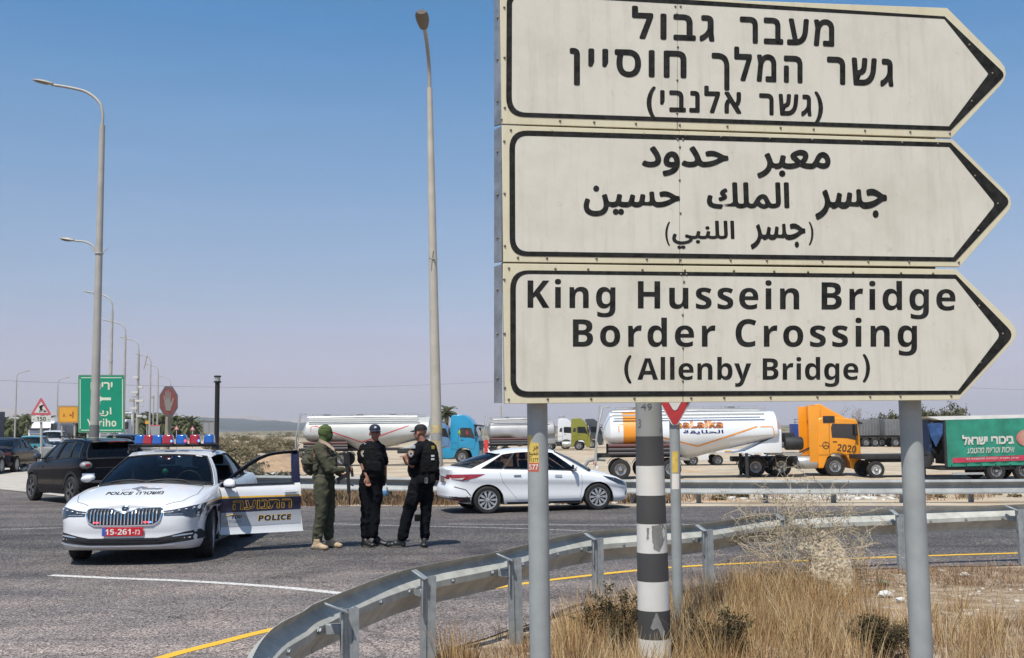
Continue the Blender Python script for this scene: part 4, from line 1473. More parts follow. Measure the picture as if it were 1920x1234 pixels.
bm_.lathe([(.036, .0165), (.030, .0175), (0, .0175)], 24, mat=Matrix.Translation(q) @ Matrix.Rotation(R(70), 4, 'Y'))
bm_.build('badge_centre', ink, bdg, smooth=40)
bm_ = MB()
wing = [(-.02, .004), (.0, .010), (.022, .014), (.012, .005), (.024, .006), (.010, -.002), (.018, -.004), (.0, -.008), (-.010, -.020), (-.008, -.006)]
tm = Matrix.Translation(q) @ Matrix.Rotation(R(-20), 4, 'Y')
bm_.add([tm @ Vector((.0185, y, z)) for y, z in wing], [tuple(range(len(wing)))])
bm_.build('badge_wing', chrome, bdg, fix=False)
# number plate
ppl = onto(C, 'front', 0, .45, .012)
plm = M('plate_red', (0.50, 0.012, 0.02), 0.4)
pl = plate_text(pc, bold_sans('15') + '-' + bold_sans('261') + '-' + 'מ', (ppl.x + .006, 0, .447), .50, .112, plm, M('plate_white', (0.7, 0.7, 0.68), 0.5))
MB().box((ppl.x + .0135, -.228, .447), (.002, .042, .107)).build('plate_blue_band', M('plate_blue', (0.03, 0.10, 0.42), 0.4), pl)
# bumper openings
lowp = [(0, .36), (.42, .36), (.56, .385), (.72, .425), (.855, .44), (.88, .39), (.90, .315), (.86, .315), (.60, .29), (.45, .275), (0, .27)]
full = lowp + [(-x, z) for x, z in lowp[::-1] if x > 0]
patch(C, 'bumper_grille', full, 'front', inner, pc, lift=.005, g=.05)
seam(C, [('front', [(0, .315), (.44, .315), (.60, .335), (.66, .36)]), ('front', [(0, .345), (.44, .345)]), ('front', [(0, .29), (.44, .29)])], trim, pc, 'bumper_slat', w=.014, lift=.010, mirror=True)
patch(C, 'fog_light', [(.60, .365), (.80, .385), (.80, .40), (.72, .40), (.58, .375)], 'front', M('lens_silver', (0.45, 0.48, 0.52), 0.15, 0.6), pc, lift=.009, mirror=True)
seam(C, [('front', [(0, .262), (.44, .262), (.60, .275), (.86, .305), (.90, .31)])], white_paint, pc, 'bumper_lip', w=.016, lift=.016, mirror=True)
seam(C, [('top', [(.98, .66), (1.3, .74), (1.7, .76), (2.05, .66), (2.19, .48)]), ('left', [(1.0, .90), (1.02, .60), (.98, .30)])], trim, pc, mirror=True, w=.007)
seam(C, [('left', [(-.15, .95), (-.15, .3), (-.1, .22)]), ('left', [(-1.0, .96), (-.98, .7), (-1.12, .5), (-.95, .3)]), ('left', [(-.95, .22), (1.0, .21)])], trim, pc, mirror=True, w=.007)
seam(C, [('top', [(1.33, 0), (1.32, .3), (1.27, .55), (1.14, .7)])], trim, pc, 'wiper_cowl', w=.06, lift=.004, mirror=True)
# bonnet lettering, readable from the front: writing runs along +y
put_text(C, [], 'top', ink, pc) if False else None
def bonnet(items, mat_, lift=.004, nm='bonnet_lettering'):
    mb = MB()
    for s_, y0, y1, x0, x1, bold in items:
        v, f = fit_box(s_, y0, y1, 0, 1, lambda x, y, z: (x, y, z), bold)
        pts = []
        for p in v:
            yy = p[0]
            xx = x1 + (x0 - x1) * p[1] - .30 * yy * yy
            pts.append(onto(C, 'top', xx, yy, lift))
        if all(pts): mb.add(pts, f)
    return mb.build(nm, mat_, pc, fix=False)
bonnet([('POLICE', -.36, -.02, 1.83, 1.95, .02), (he('משטרה'), .03, .36, 1.83, 1.95, .02)], ink)
emb = [[(-.10, 1.70), (0, 1.56), (.10, 1.62), (.02, 1.66), (.0, 1.74)], [(.02, 1.66), (.30, 1.66), (.26, 1.72), (.06, 1.73)], [(-.02, 1.75), (.06, 1.75), (.02, 1.80)], [(-.22, 1.66), (-.12, 1.67), (-.10, 1.73), (-.20, 1.76)]]
for k, poly in enumerate(emb):
    patch(C, 'bonnet_emblem', [(b_, a_) for a_, b_ in poly], 'top', M('emblem_grey', (0.16, 0.17, 0.20), 0.5) if k != 3 else M('emblem_light', (0.45, 0.46, 0.5), 0.5), pc, lift=.004, g=.06)
# side stripes on wing and rear
patch(C, 'side_stripe', [(1.80, .60), (1.80, .74), (1.0, .79), (1.0, .60)], 'left', navy, pc, lift=.003, g=.06)
patch(C, 'side_stripe', [(1.88, .755), (1.88, .77), (1.0, .815), (1.0, .792)], 'left', gold, pc, lift=.003, g=.06)
patch(C, 'side_stripe', [(-.16, .60), (-.16, .79), (-2.2, .79), (-2.2, .60)], 'left', navy, pc, lift=.003, g=.06)
for a in ((1.80, .60), (1.80, .74), (-2.2, .79), (-2.2, .60)): pass
patch(C, 'side_stripe', [(1.80, .60), (1.80, .74), (-2.2, .79), (-2.2, .60)], 'right', navy, pc, lift=.003, g=.06)
# dark opening where the driver door was
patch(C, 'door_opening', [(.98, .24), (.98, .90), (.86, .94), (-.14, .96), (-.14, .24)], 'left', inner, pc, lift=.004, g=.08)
mirror_arm(C, .70, .85, 1.07, white_paint, pc, sgs=(-1,))
# windshield corner sticker and wipers
mb = MB()
mb.grid([[C.wind(.72 + .14 * i / 3, .91 + .03 * j) + Vector((.004, 0, .006)) for i in range(4)] for j in range(2)]).build('windshield_sticker', M('plate_white', (0.7, 0.7, 0.68), 0.5), pc, smooth=60)
for a, b in ((-.75, -.15), (-.05, .55)):
    MB().tube([C.wind(a + (b - a) * i / 5, .03 + .04 * math.sin(i * .6)) + Vector((.015, 0, .012)) for i in range(6)], .008, 5).build('wiper', trim, pc, smooth=60)
# roof bars and beacons
bar = MB()
xb = -.10
bar.box((xb, 0, 1.525), (.10, 1.20, .035))
bar.box((xb + .02, 0, 1.548), (.16, 1.28, .014))
lb = bar.build('light_bar', trim, pc, bevel=0.006)
for sg in (1, -1):
    MB().box((xb, sg * .60, 1.49), (.14, .10, .07)).build('bar_foot', trim, lb, bevel=0.012)
    MB().tube([(xb + .03, sg * .60, 1.50), (xb + .16, sg * .62, 1.45), (.10, sg * .60, 1.42)], .012, 6).build('bar_cable', trim, lb)
def beacon_mat(nm, c, e):
    m = M(nm, c, 0.12, coat=1.0)
    b = m.node_tree.nodes['Principled BSDF']
    b.inputs['Transmission Weight'].default_value = 0.25
    b.inputs['Emission Color'].default_value = (*e, 1)
    b.inputs['Emission Strength'].default_value = 0.03
    return m
bB, bR = beacon_mat('blue_beacon_lens', (.006, .11, .46), (.02, .3, 1)), beacon_mat('red_beacon_lens', (.38, .008, .018), (1, .02, .04))
lit = {3: (.06, 'b'), 4: (.065, 'r'), 5: (.065, 'b')}
ypos = [-.50, -.34, -.18, -.02, .155, .325, .50]
xoff = [-.04, .10, .20, .27, .20, .10, -.04]
for k, y in enumerate(ypos):
    mb = MB().box((xb + xoff[k], y, 1.622), (.17, .150, .15), taper=.84)
    b = mb.build('beacon', (bB, bR)[k % 2], lb, bevel=0.03, seg=3)
    MB().box((xb + xoff[k], y, 1.545), (.18, .145, .022)).build('beacon_base', trim, lb, bevel=0.006)
    if k in lit:
        dy, cc = lit[k]
        MB().ell((xb + xoff[k] + .07, y + dy, 1.60), (.016, .016, .02), 8, 6).build('flash_lamp', MATS['lit_blue' if cc == 'b' else 'lit_red'], lb, smooth=60)
# the open driver door: built shut in its own frame, then swung about the hinge
hinge = Vector((.97, .90, 0))
door = thing('door', None, None)
door.parent = pc
door.location = hinge
door.rotation_euler = (0, 0, R(-66))
DX = 1.13
sec = cur([(.24, .035), (.30, .012), (.40, .0), (.52, -.012), (.64, -.012), (.74, .012), (.80, .006), (.88, -.006), (.96, -.055)])
zt_ = lambda x: .935 + .03 * (x / DX)
zb_ = lambda x: .255
def doorpt(x, z, o=0.0):
    return Vector((-x, sec(min(.96, z)) + o, z))
N_, K_ = 14, 14
rows = [[doorpt(DX * i / N_, zb_(0) + (zt_(DX * i / N_) - zb_(0)) * j / K_) for j in range(K_ + 1)] for i in range(N_ + 1)]
rows = [[Vector((p.x - (.03 * max(0, (.55 - p.z) / .3) if i == N_ else 0), p.y, p.z)) for p in r] for i, r in enumerate(rows)]
inn = [[Vector((p.x, p.y - .11, p.z)) for p in r] for r in rows]
mb = MB().grid(rows, m=0).grid(inn, m=1)
for i in range(N_):
    mb.add([rows[i][-1], rows[i+1][-1], inn[i+1][-1], inn[i][-1]], [(0, 1, 2, 3)], 1)
    mb.add([rows[i][0], rows[i+1][0], inn[i+1][0], inn[i][0]], [(0, 1, 2, 3)], 0)
for j in range(K_):
    mb.add([rows[0][j], rows[0][j+1], inn[0][j+1], inn[0][j]], [(0, 1, 2, 3)], 0)
    mb.add([rows[-1][j], rows[-1][j+1], inn[-1][j+1], inn[-1][j]], [(0, 1, 2, 3)], 0)
shell_ = mb.build('door_panel', [white_paint, inner], door, smooth=32)
# window frame of the door
fr_pts = [(.02, .945), (.22, 1.10), (.45, 1.26), (.66, 1.365), (.85, 1.405), (1.13, 1.425)]
fz = spline([Vector((-x, -.045 - (z - .94) * .42, z)) for x, z in fr_pts], 5)
mb = MB()
for a, b in zip(fz, fz[1:]):
    mb.bar(a, b + (b - a) * .05, .05, .042)
mb.build('window_frame', blackpaint, door, smooth=50)
mb = MB()
xa0, xa1, za0, za1 = -1.00, -1.135, .955, 1.435
def pl(x, z): return Vector((x, -.045 - (z - .94) * .42, z))
mb.add([pl(-1.02, .955), pl(-1.135, .965), pl(-1.165, 1.44), pl(-1.06, 1.44)] + [p + Vector((0, -.05, 0)) for p in (pl(-1.02, .955), pl(-1.135, .965), pl(-1.165, 1.44), pl(-1.06, 1.44))], [(0, 1, 2, 3), (7, 6, 5, 4), (0, 4, 5, 1), (1, 5, 6, 2), (2, 6, 7, 3), (3, 7, 4, 0)])
mb.build('door_pillar', navy, door)
mb = MB().bar(pl(-.0, .955), pl(-1.04, .965), .05, .02)
mb.build('window_sill', trim, door)
gp_ = [pl(p.x * 1.0, p.z - .01) for p in fz]
n_ = len(gp_)
base_ = [pl(p.x, .96) for p in gp_]
MB().grid([gp_[:-1], base_[:-1]]).build('door_glass', glass('clear_glass', (.80, .84, .84), (.6, .65, .7)), door, fix=False)
# door decals: (x from hinge, z)
def dpatch(poly, mat_, lift, nm='side_stripe'):
    xs__, zs__ = [p[0] for p in poly], [p[1] for p in poly]
    mb = MB()
    rows = []
    for i in range(9):
        t = i / 8
        rr = []
        for j in range(5):
            s_ = j / 4
            a = Vector(poly[0]).lerp(Vector(poly[1]), t)
            b = Vector(poly[3]).lerp(Vector(poly[2]), t)
            q = a.lerp(b, s_)
            rr.append(doorpt(q.x, q.y, lift))
        rows.append(rr)
    return mb.grid(rows).build(nm, mat_, door, smooth=60)
dpatch([(0, .565), (DX, .575), (DX, .765), (0, .77)], navy, .003)
dpatch([(0, .775), (DX, .77), (DX, .79), (0, .80)], gold, .003)
dpatch([(0, .36), (DX, .37), (DX, .572), (0, .562)], lgrey, .003)
def dtext(s_, x0, x1, z0, z1, mat_, lift, bold=.0, shear=0, nm='door_lettering', fillb=False):
    v, f = fit_box(s_, x0, x1, z0, z1, lambda x, y, z: doorpt(x, y, lift + z), bold, shear)
    return MB().add(v, f).build(nm, mat_, door, fix=False)
# outlined Hebrew word: gold tubes with a navy core
dtext(he('התנועה'), .17, 1.0, .60, .735, gold, .005, .035)
dtext(he('התנועה'), .183, .987, .609, .726, navy, .0075, .0)
PB = bold_sans('POLICE')
dtext(PB, .52, 1.0, .425, .515, gold, .005, .03, .12)
dtext(PB, .527, .993, .432, .508, ink, .0075, .008, .12)
dtext(bold_sans('100'), .16, .30, .475, .525, ink, .005, .0, .3)
dtext(he('בשבילך'), .08, .29, .405, .462, M('emblem_grey', (0.16, 0.17, 0.20), 0.5), .005, .01, .2)
mb = MB()
mb.tube([doorpt(.20 + .175 * math.cos(a), .462 + .072 * math.sin(a), .004) for a in [R(-120 - 18 * k) for k in range(13)]], .005, 4)
mb.tube([doorpt(.20 + .175 * math.cos(a), .462 + .072 * math.sin(a), .004) for a in [R(60 - 15 * k) for k in range(6)]], .005, 4)
mb.build('door_logo_ring', gold, door)
mb = MB()
hs = [doorpt(.93 + .0, .835, .0)]
mb.box(doorpt(.98, .838, .028), (.20, .022, .030))
mb.build('door_handle', white_paint, door, bevel=.01, seg=3)
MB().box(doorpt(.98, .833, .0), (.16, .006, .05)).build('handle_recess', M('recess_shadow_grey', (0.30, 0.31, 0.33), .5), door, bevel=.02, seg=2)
# mirror of the open door
mb = MB()
mb.ell((-.10, .16, 1.01), (.095, .125, .066), 16, 9)
mb.v = [(v[0], v[1], v[2] - .15 * (v[1] - .05)) for v in mb.v]
mb.v = [(max(v[0], -.145), v[1], v[2]) for v in mb.v]
mi = mb.build('wing_mirror', white_paint, door, smooth=50)
MB().box((-.09, .03, .965), (.09, .16, .035)).build('mirror_foot', trim, mi, bevel=0.01)
MB().ell((-.10, .16, .955), (.085, .115, .035), 14, 7).build('mirror_underside', trim, mi, smooth=50)
MB().box((-.148, .16, 1.015), (.004, .20, .12)).build('mirror_glass', chrome, mi, bevel=0.001)

# ---------------------------------------------------------------- the white sedan
def place(X, Y, d, z=None):
    p = P(X, Y, d)
    return Vector((p.x, p.y, 0 if z is None else z))
def white_sedan():
    w = thing('sedan', 'clean white four-door sedan passing by the far guardrail, seen from its right side', 'car', (0.40, 23.1, 0), R(17), sc_=.93)
    w.scale = (.935, .93, .895)
    C = sedan_base(w, M('white_sedan_paint', (0.76, 0.77, 0.78), 0.35, coat=0.7))
    C.outline = [(-2.18, 0), (-2.165, .35), (-2.11, .60), (-1.98, .74), (-1.75, .82), (-1.3, .855), (-.6, .865), (.2, .865), (.9, .86), (1.4, .85), (1.75, .815), (2.0, .73), (2.14, .54), (2.21, .27), (2.24, 0)]
    C.shoulder = [(-2.18, 1.00), (-1.9, 1.02), (-1.2, 1.0), (-.3, .965), (.5, .925), (.95, .90), (1.3, .85), (1.7, .77), (2.0, .68), (2.22, .60)]
    C.top = [(-2.18, 1.04), (-1.95, 1.075), (-1.4, 1.07), (-.5, 1.0), (.9, .95), (1.2, .955), (1.5, .90), (1.85, .79), (2.05, .70), (2.22, .60)]
    C.bottom = [(-2.18, .32), (-1.8, .24), (-1.1, .19), (1.2, .18), (1.8, .18), (2.22, .20)]
    C.rear_in = [(0, .08), (.10, .0), (.38, .0), (.52, .05), (.8, .07), (1, .05)]
    C.axles, C.Rw, C.arch_r, C.hw = (1.30, -1.30), .31, .365, .865
    C.ab, C.cb, C.at, C.ct = (1.14,), (-1.64,), (.32,), (-.88,)
    C.belt_y = [(-1.8, .68), (-1.2, .74), (0, .77), (1.0, .74)]
    C.rail_z = [(0, 1.385), (.25, 1.44), (.55, 1.44), (.85, 1.40), (1, 1.345)]
    C.rail_y = [(0, .53), (.3, .57), (.7, .56), (1, .50)]
    C.wins = [(.10, .45, 'front'), (.485, .74, 'rear'), (.755, .93, 'quarter')]
    C.blackp = [(.45, .485), (.74, .755)]
    C.U = fan(0, 1, [.10, .45, .485, .74, .755, .93], 16)
    C.vwin = (.06, .86)
    C.V = [0, .06, .2, .35, .5, .65, .75, .86, 1]
    C.cabin = (-1.6, 1.0)
    C.sglass = glass('brownish_side_glass', (.36, .30, .29), (.5, .55, .6))
    car(C)
    seats(w, (-.05, -.85), 1.16, .46, (-.34, .34))
    for wx in C.axles:
        for sg in (1, -1):
            wheel_parts('wheel', wx, sg * .755, .31, .215, .20, 'c', w, spokes=10)
    seam(C, [('right', [(.90, .88), (.92, .55), (.86, .30)]), ('right', [(-.12, .92), (-.12, .30)]), ('right', [(-1.02, .95), (-.96, .72), (-.78, .50), (-.62, .30)]), ('right', [(-.62, .29), (.86, .28)])], M('soft_gap_grey', (.20, .20, .21), .6), w, w=.008, mirror=False)
    seam(C, [('right', [(-.85, .22), (.88, .21)])], trim, w, 'sill_trim', w=.05, lift=.003)
    for (nm, poly, m_, l) in (('tail_light', [(-2.14, .87), (-1.98, .90), (-1.35, .90), (-1.55, .82), (-1.85, .76), (-2.10, .79)], tail_red, .006), ('tail_light_lens', [(-2.06, .80), (-1.80, .83), (-1.86, .78), (-2.04, .79)], tail_clear, .009),
                              ('headlight', [(1.42, .80), (1.75, .735), (2.10, .60), (2.08, .54), (1.80, .60), (1.55, .72)], lampglass, .006), ('bumper_trim', [(-2.15, .26), (-2.14, .40), (-1.64, .38), (-1.52, .22)], trim, .005),
                              ('reflector', [(-2.10, .305), (-1.88, .31), (-1.88, .345), (-2.10, .34)], tail_red, .009), ('front_vent', [(2.02, .30), (2.08, .44), (2.00, .36)], trim, .006)):
        patch(C, nm, poly, 'right', m_, w, lift=l, g=.05)
    seam(C, [('right', [(-2.02, .62), (-1.78, .55), (-1.68, .42)])], trim, w, 'bumper_crease', w=.02)
    patch(C, 'tail_light', [(-.76, .80), (-.30, .86), (-.30, .89), (-.80, .90)], 'rear', tail_red, w, lift=.006)
    patch(C, 'tail_light', [(.76, .80), (.30, .86), (.30, .89), (.80, .90)], 'rear', tail_red, w, lift=.006)
    plate_text(w, bold_sans('64') + '-' + bold_sans('82'), (-2.165, -.18, .78), .36, .15, M('plate_dark_border', (.10, .09, .10), .5), M('plate_faint_red', (.45, .22, .24), .5), rz=math.pi)
    patch(C, 'bumper_trim', [(-.8, .26), (-.8, .40), (.8, .40), (.8, .26)], 'rear', trim, w, lift=.005, g=.08)
    MB().box((-.62, -.868, .855), (.17, .02, .022)).build('door_handle', chrome, w, bevel=.008)
    MB().box((.34, -.872, .835), (.17, .02, .022)).build('door_handle', chrome, w, bevel=.008)
    mirror_arm(C, .72, .80, 1.0, C.paint, w, w=.18)
    MB().prism([(-.03, -.06), (.03, -.06), (-.04, .05)], -.01, .01, 'xz').xf(Matrix.Translation((-1.02, 0, 1.44))).build('roof_fin', C.paint, w)
    mb = MB().grid([[C.rearg(s_, 1.0) + Vector((-.10 * k, 0, .012 - .012 * k)) for s_ in (-.95, -.5, 0, .5, .95)] for k in (0, 1)])
    mb.build('rear_spoiler', C.paint, w)
white_sedan()
# ================================================================ OTHER CARS
def suv_like(nm, label, cat, loc, rz, paint, sc=1.0, long_=1.0, high=1.0, kind='suv', plate=None):
    w = thing(nm, label, cat, loc, rz)
    w.scale = (sc * long_, sc, sc * high)
    C = sedan_base(w, paint)
    C.outline = [(-2.10, 0), (-2.09, .40), (-2.04, .68), (-1.92, .81), (-1.65, .865), (-1.1, .885), (-.4, .89), (.4, .89), (1.1, .885), (1.55, .87), (1.85, .81), (2.06, .68), (2.16, .45), (2.20, .2), (2.21, 0)]
    C.shoulder = [(-2.1, 1.10), (-1.6, 1.12), (-.8, 1.09), (.4, 1.04), (1.0, 1.01), (1.5, .96), (1.9, .88), (2.21, .78)]
    C.top = [(-2.1, 1.11), (-1.0, 1.11), (.8, 1.06), (1.2, 1.07), (1.6, 1.02), (2.0, .90), (2.21, .78)]
    C.bottom = [(-2.1, .40), (-1.8, .32), (-1.1, .25), (1.2, .24), (1.8, .26), (2.21, .30)]
    C.rear_in = [(0, .08), (.15, .0), (.45, .0), (.6, .03), (1, .05)]
    C.axles, C.Rw, C.arch_r, C.hw = (1.33, -1.33), .345, .40, .885
    C.ab, C.cb, C.at, C.ct = (.98,), (-2.0,), (.22,), (-1.66,)
    C.belt_y = [(-2.0, .76), (-1.2, .80), (0, .80), (1.0, .78)]
    C.rail_z = [(0, 1.50), (.3, 1.575), (.6, 1.58), (.9, 1.54), (1, 1.50)]
    C.rail_y = [(0, .56), (.3, .61), (.7, .60), (1, .56)]
    C.wbulge, C.rbulge = (.22, .12), (.06, .06)
    C.wins = [(.08, .37, 'front'), (.40, .66, 'rear'), (.69, .88, 'quarter')]
    C.blackp = [(.37, .40), (.66, .69)]
    C.U = fan(0, 1, [.08, .37, .40, .66, .69, .88], 14)
    C.vwin = (.06, .86)
    C.V = [0, .06, .2, .4, .6, .75, .86, 1]
    C.cabin = (-1.95, .95)
    C.crown = .03
    if kind == 'sedan':
        C.shoulder = [(-2.1, .98), (-1.6, 1.0), (.4, .97), (1.0, .93), (1.6, .84), (2.21, .66)]
        C.top = [(-2.1, 1.04), (-1.7, 1.09), (-1.2, 1.08), (.8, .99), (1.2, 1.0), (1.7, .90), (2.21, .66)]
        C.ct, C.cb = (-.85,), (-1.62,)
        C.rail_z = [(0, 1.36), (.3, 1.42), (.7, 1.42), (1, 1.34)]
        C.rbulge = (.2, .1)
        C.bottom = [(-2.1, .28), (-1.1, .2), (1.2, .2), (2.21, .24)]
        C.Rw, C.arch_r = .33, .38
    car(C)
    return w, C
black_suv, C = suv_like('suv', 'black compact SUV driving off to the left behind the police car', 'car', (-10.95, 27.35, 0), R(133), blackpaint, sc=1.0)
C.sglass = darkglass
seats(black_suv, (-.1, -1.0), 1.26)
for wx in C.axles:
    for sg in (1, -1):
        wheel_parts('wheel', wx, sg * .775, .345, .235, .225, 'y', black_suv, spokes=5, rimm=M('black_silver_rim', (.16, .16, .17), .35, .6))
cl = [(-1.72 + .0, .30)]
for wx in C.axles:
    seam(C, [('left', [(wx + .44 * math.cos(R(a)), .345 + .44 * math.sin(R(a))) for a in range(0, 181, 12)])], trim, black_suv, 'arch_cladding', w=.07, lift=.006, mirror=True)
seam(C, [('left', [(-.9, .31), (.9, .30)])], trim, black_suv, 'sill_cladding', w=.11, lift=.006, mirror=True)
seam(C, [('left', [(.88, .98), (.88, .34)]), ('left', [(-.18, 1.05), (-.18, .34)]), ('left', [(-1.0, 1.08), (-.85, .6), (-.85, .36)])], M('door_gap_black', (.004, .004, .004), .8), black_suv, mirror=True)
for sg in (1, -1):
    tl_ = MB().ell((-1.965, sg * .745, .965), (.12, .150, .095), 16, 10).build('tail_light', M('grey_lamp_lens', (.24, .24, .25), .15, coat=.6, var=.5, scale=14), black_suv, smooth=60)
    MB().ell((-2.02, sg * .745, .97), (.075, .09, .05), 12, 8).build('tail_light_red', tail_red, tl_, smooth=60)
    MB().box((0.55, sg * .885, .90), (.16, .02, .025)).build('door_handle', blackpaint, black_suv, bevel=.008)
    MB().tube([(.15, sg * .60, 1.60), (.05, sg * .60, 1.645), (-1.3, sg * .585, 1.63), (-1.5, sg * .58, 1.57)], .017, 6).build('roof_rail', trim, black_suv, smooth=50)
mb = MB().grid([[C.rearg(s_, 1.0) + Vector((-.20 * k, 0, .02 - .02 * k)) for s_ in (-.95, -.5, 0, .5, .95)] for k in (0, 1)])
mb.build('rear_spoiler', blackpaint, black_suv)
mb = MB().grid([[C.rearg(s_, 1.0) + Vector((-.205, 0, -.005 - .02 * k)) for s_ in (-.4, 0, .4)] for k in (0, 1)])
mb.build('brake_light', tail_red, black_suv)
mirror_arm(C, .78, .80, 1.14, blackpaint, black_suv)
seam(C, [('rear', [(-.55, .90), (.55, .90)])], trim, black_suv, 'tailgate_trim', w=.02, lift=.008)
# queue of cars on the left, seen from behind
def rear_bits(w, C, lamp, plate_s, pm, yl=(.45, .85), zl=(.72, .86), zp=.62):
    for sg in (1, -1):
        patch(C, 'tail_light', [(sg * yl[0], zl[0] + .02), (sg * yl[1], zl[0]), (sg * (yl[1] + .02), zl[1]), (sg * yl[0], zl[1] - .02)], 'rear', lamp, w, lift=.01, g=.08)
    q = onto(C, 'rear', 0, zp, .01)
    if q: plate_text(w, plate_s, q, .50, .12, pm, ink, rz=math.pi)
    for wx in C.axles:
        for sg in (1, -1):
            wheel_parts('wheel', wx, sg * (C.hw - .11), C.Rw, C.Rw * .66, .21, 'c', w, spokes=9)
yplate = M('yellow_number_plate', (.62, .33, .02), .5)
def gpos(X, d): 
    p = P(X, 850, d)
    return (p.x, p.y, 0)
bs, C = suv_like('sedan', 'black sedan with yellow plate in the queue at the left edge', 'car', gpos(14, 49), R(96), M('dark_blue_paint', (.005, .006, .012), .12, spec=.4), sc=1.06, kind='sedan')
rear_bits(bs, C, M('dark_tail_red', (.10, .008, .01), .3, coat=1), bold_sans('5248302'), yplate, zp=.72)
mirror_arm(C, .75, .80, 1.02, bs.children[0].material_slots[0].material, bs)
patch(C, 'bumper_reflector', [(.55, .38), (.85, .38), (.85, .43), (.55, .43)], 'rear', tail_red, bs, lift=.01)
tealp = M('teal_car_paint', (.015, .27, .33), .3, coat=1)
tc_, C = suv_like('hatchback', 'turquoise hatchback with black rear window behind the roadworks sign pole', 'car', gpos(66, 66), R(104), tealp, sc=.98, long_=.9)
rear_bits(tc_, C, tail_red, bold_sans('8134276'), yplate, yl=(.60, .87), zl=(.82, 1.02), zp=.70)
mirror_arm(C, .78, .80, 1.14, trim, tc_)
wv, C = suv_like('suv', 'white SUV with black rear window in the queue below the orange sign', 'car', gpos(104, 84), R(104), M('white_suv_paint', (.66, .67, .68), .35, coat=.6), sc=1.06, high=1.12)
rear_bits(wv, C, tail_red, bold_sans('7350518'), yplate, yl=(.66, .87), zl=(.8, 1.1))
ws, C = suv_like('hatchback', 'small white car with a red tail light right behind the turquoise hatchback', 'car', gpos(101, 70), R(112), MATS['white_suv_paint'], sc=.92, kind='sedan', high=.94)
rear_bits(ws, C, tail_red, bold_sans('3321974'), yplate, yl=(.5, .87), zl=(.72, .92))
dk, C = suv_like('sedan', 'dark car far behind the black SUV, only its roof and windows showing', 'car', gpos(238, 52), R(100), M('dark_blue_paint', (.008, .010, .020), .3), sc=1.05, high=.98)
rear_bits(dk, C, tail_red, bold_sans('6610427'), yplate)
bn, C = suv_like('sedan', 'dark car cut off by the left edge of the picture, nearest in the queue', 'car', gpos(-60, 44.5), R(96), blackpaint, sc=1.02)
rear_bits(bn, C, tail_red, bold_sans('9023615'), yplate)

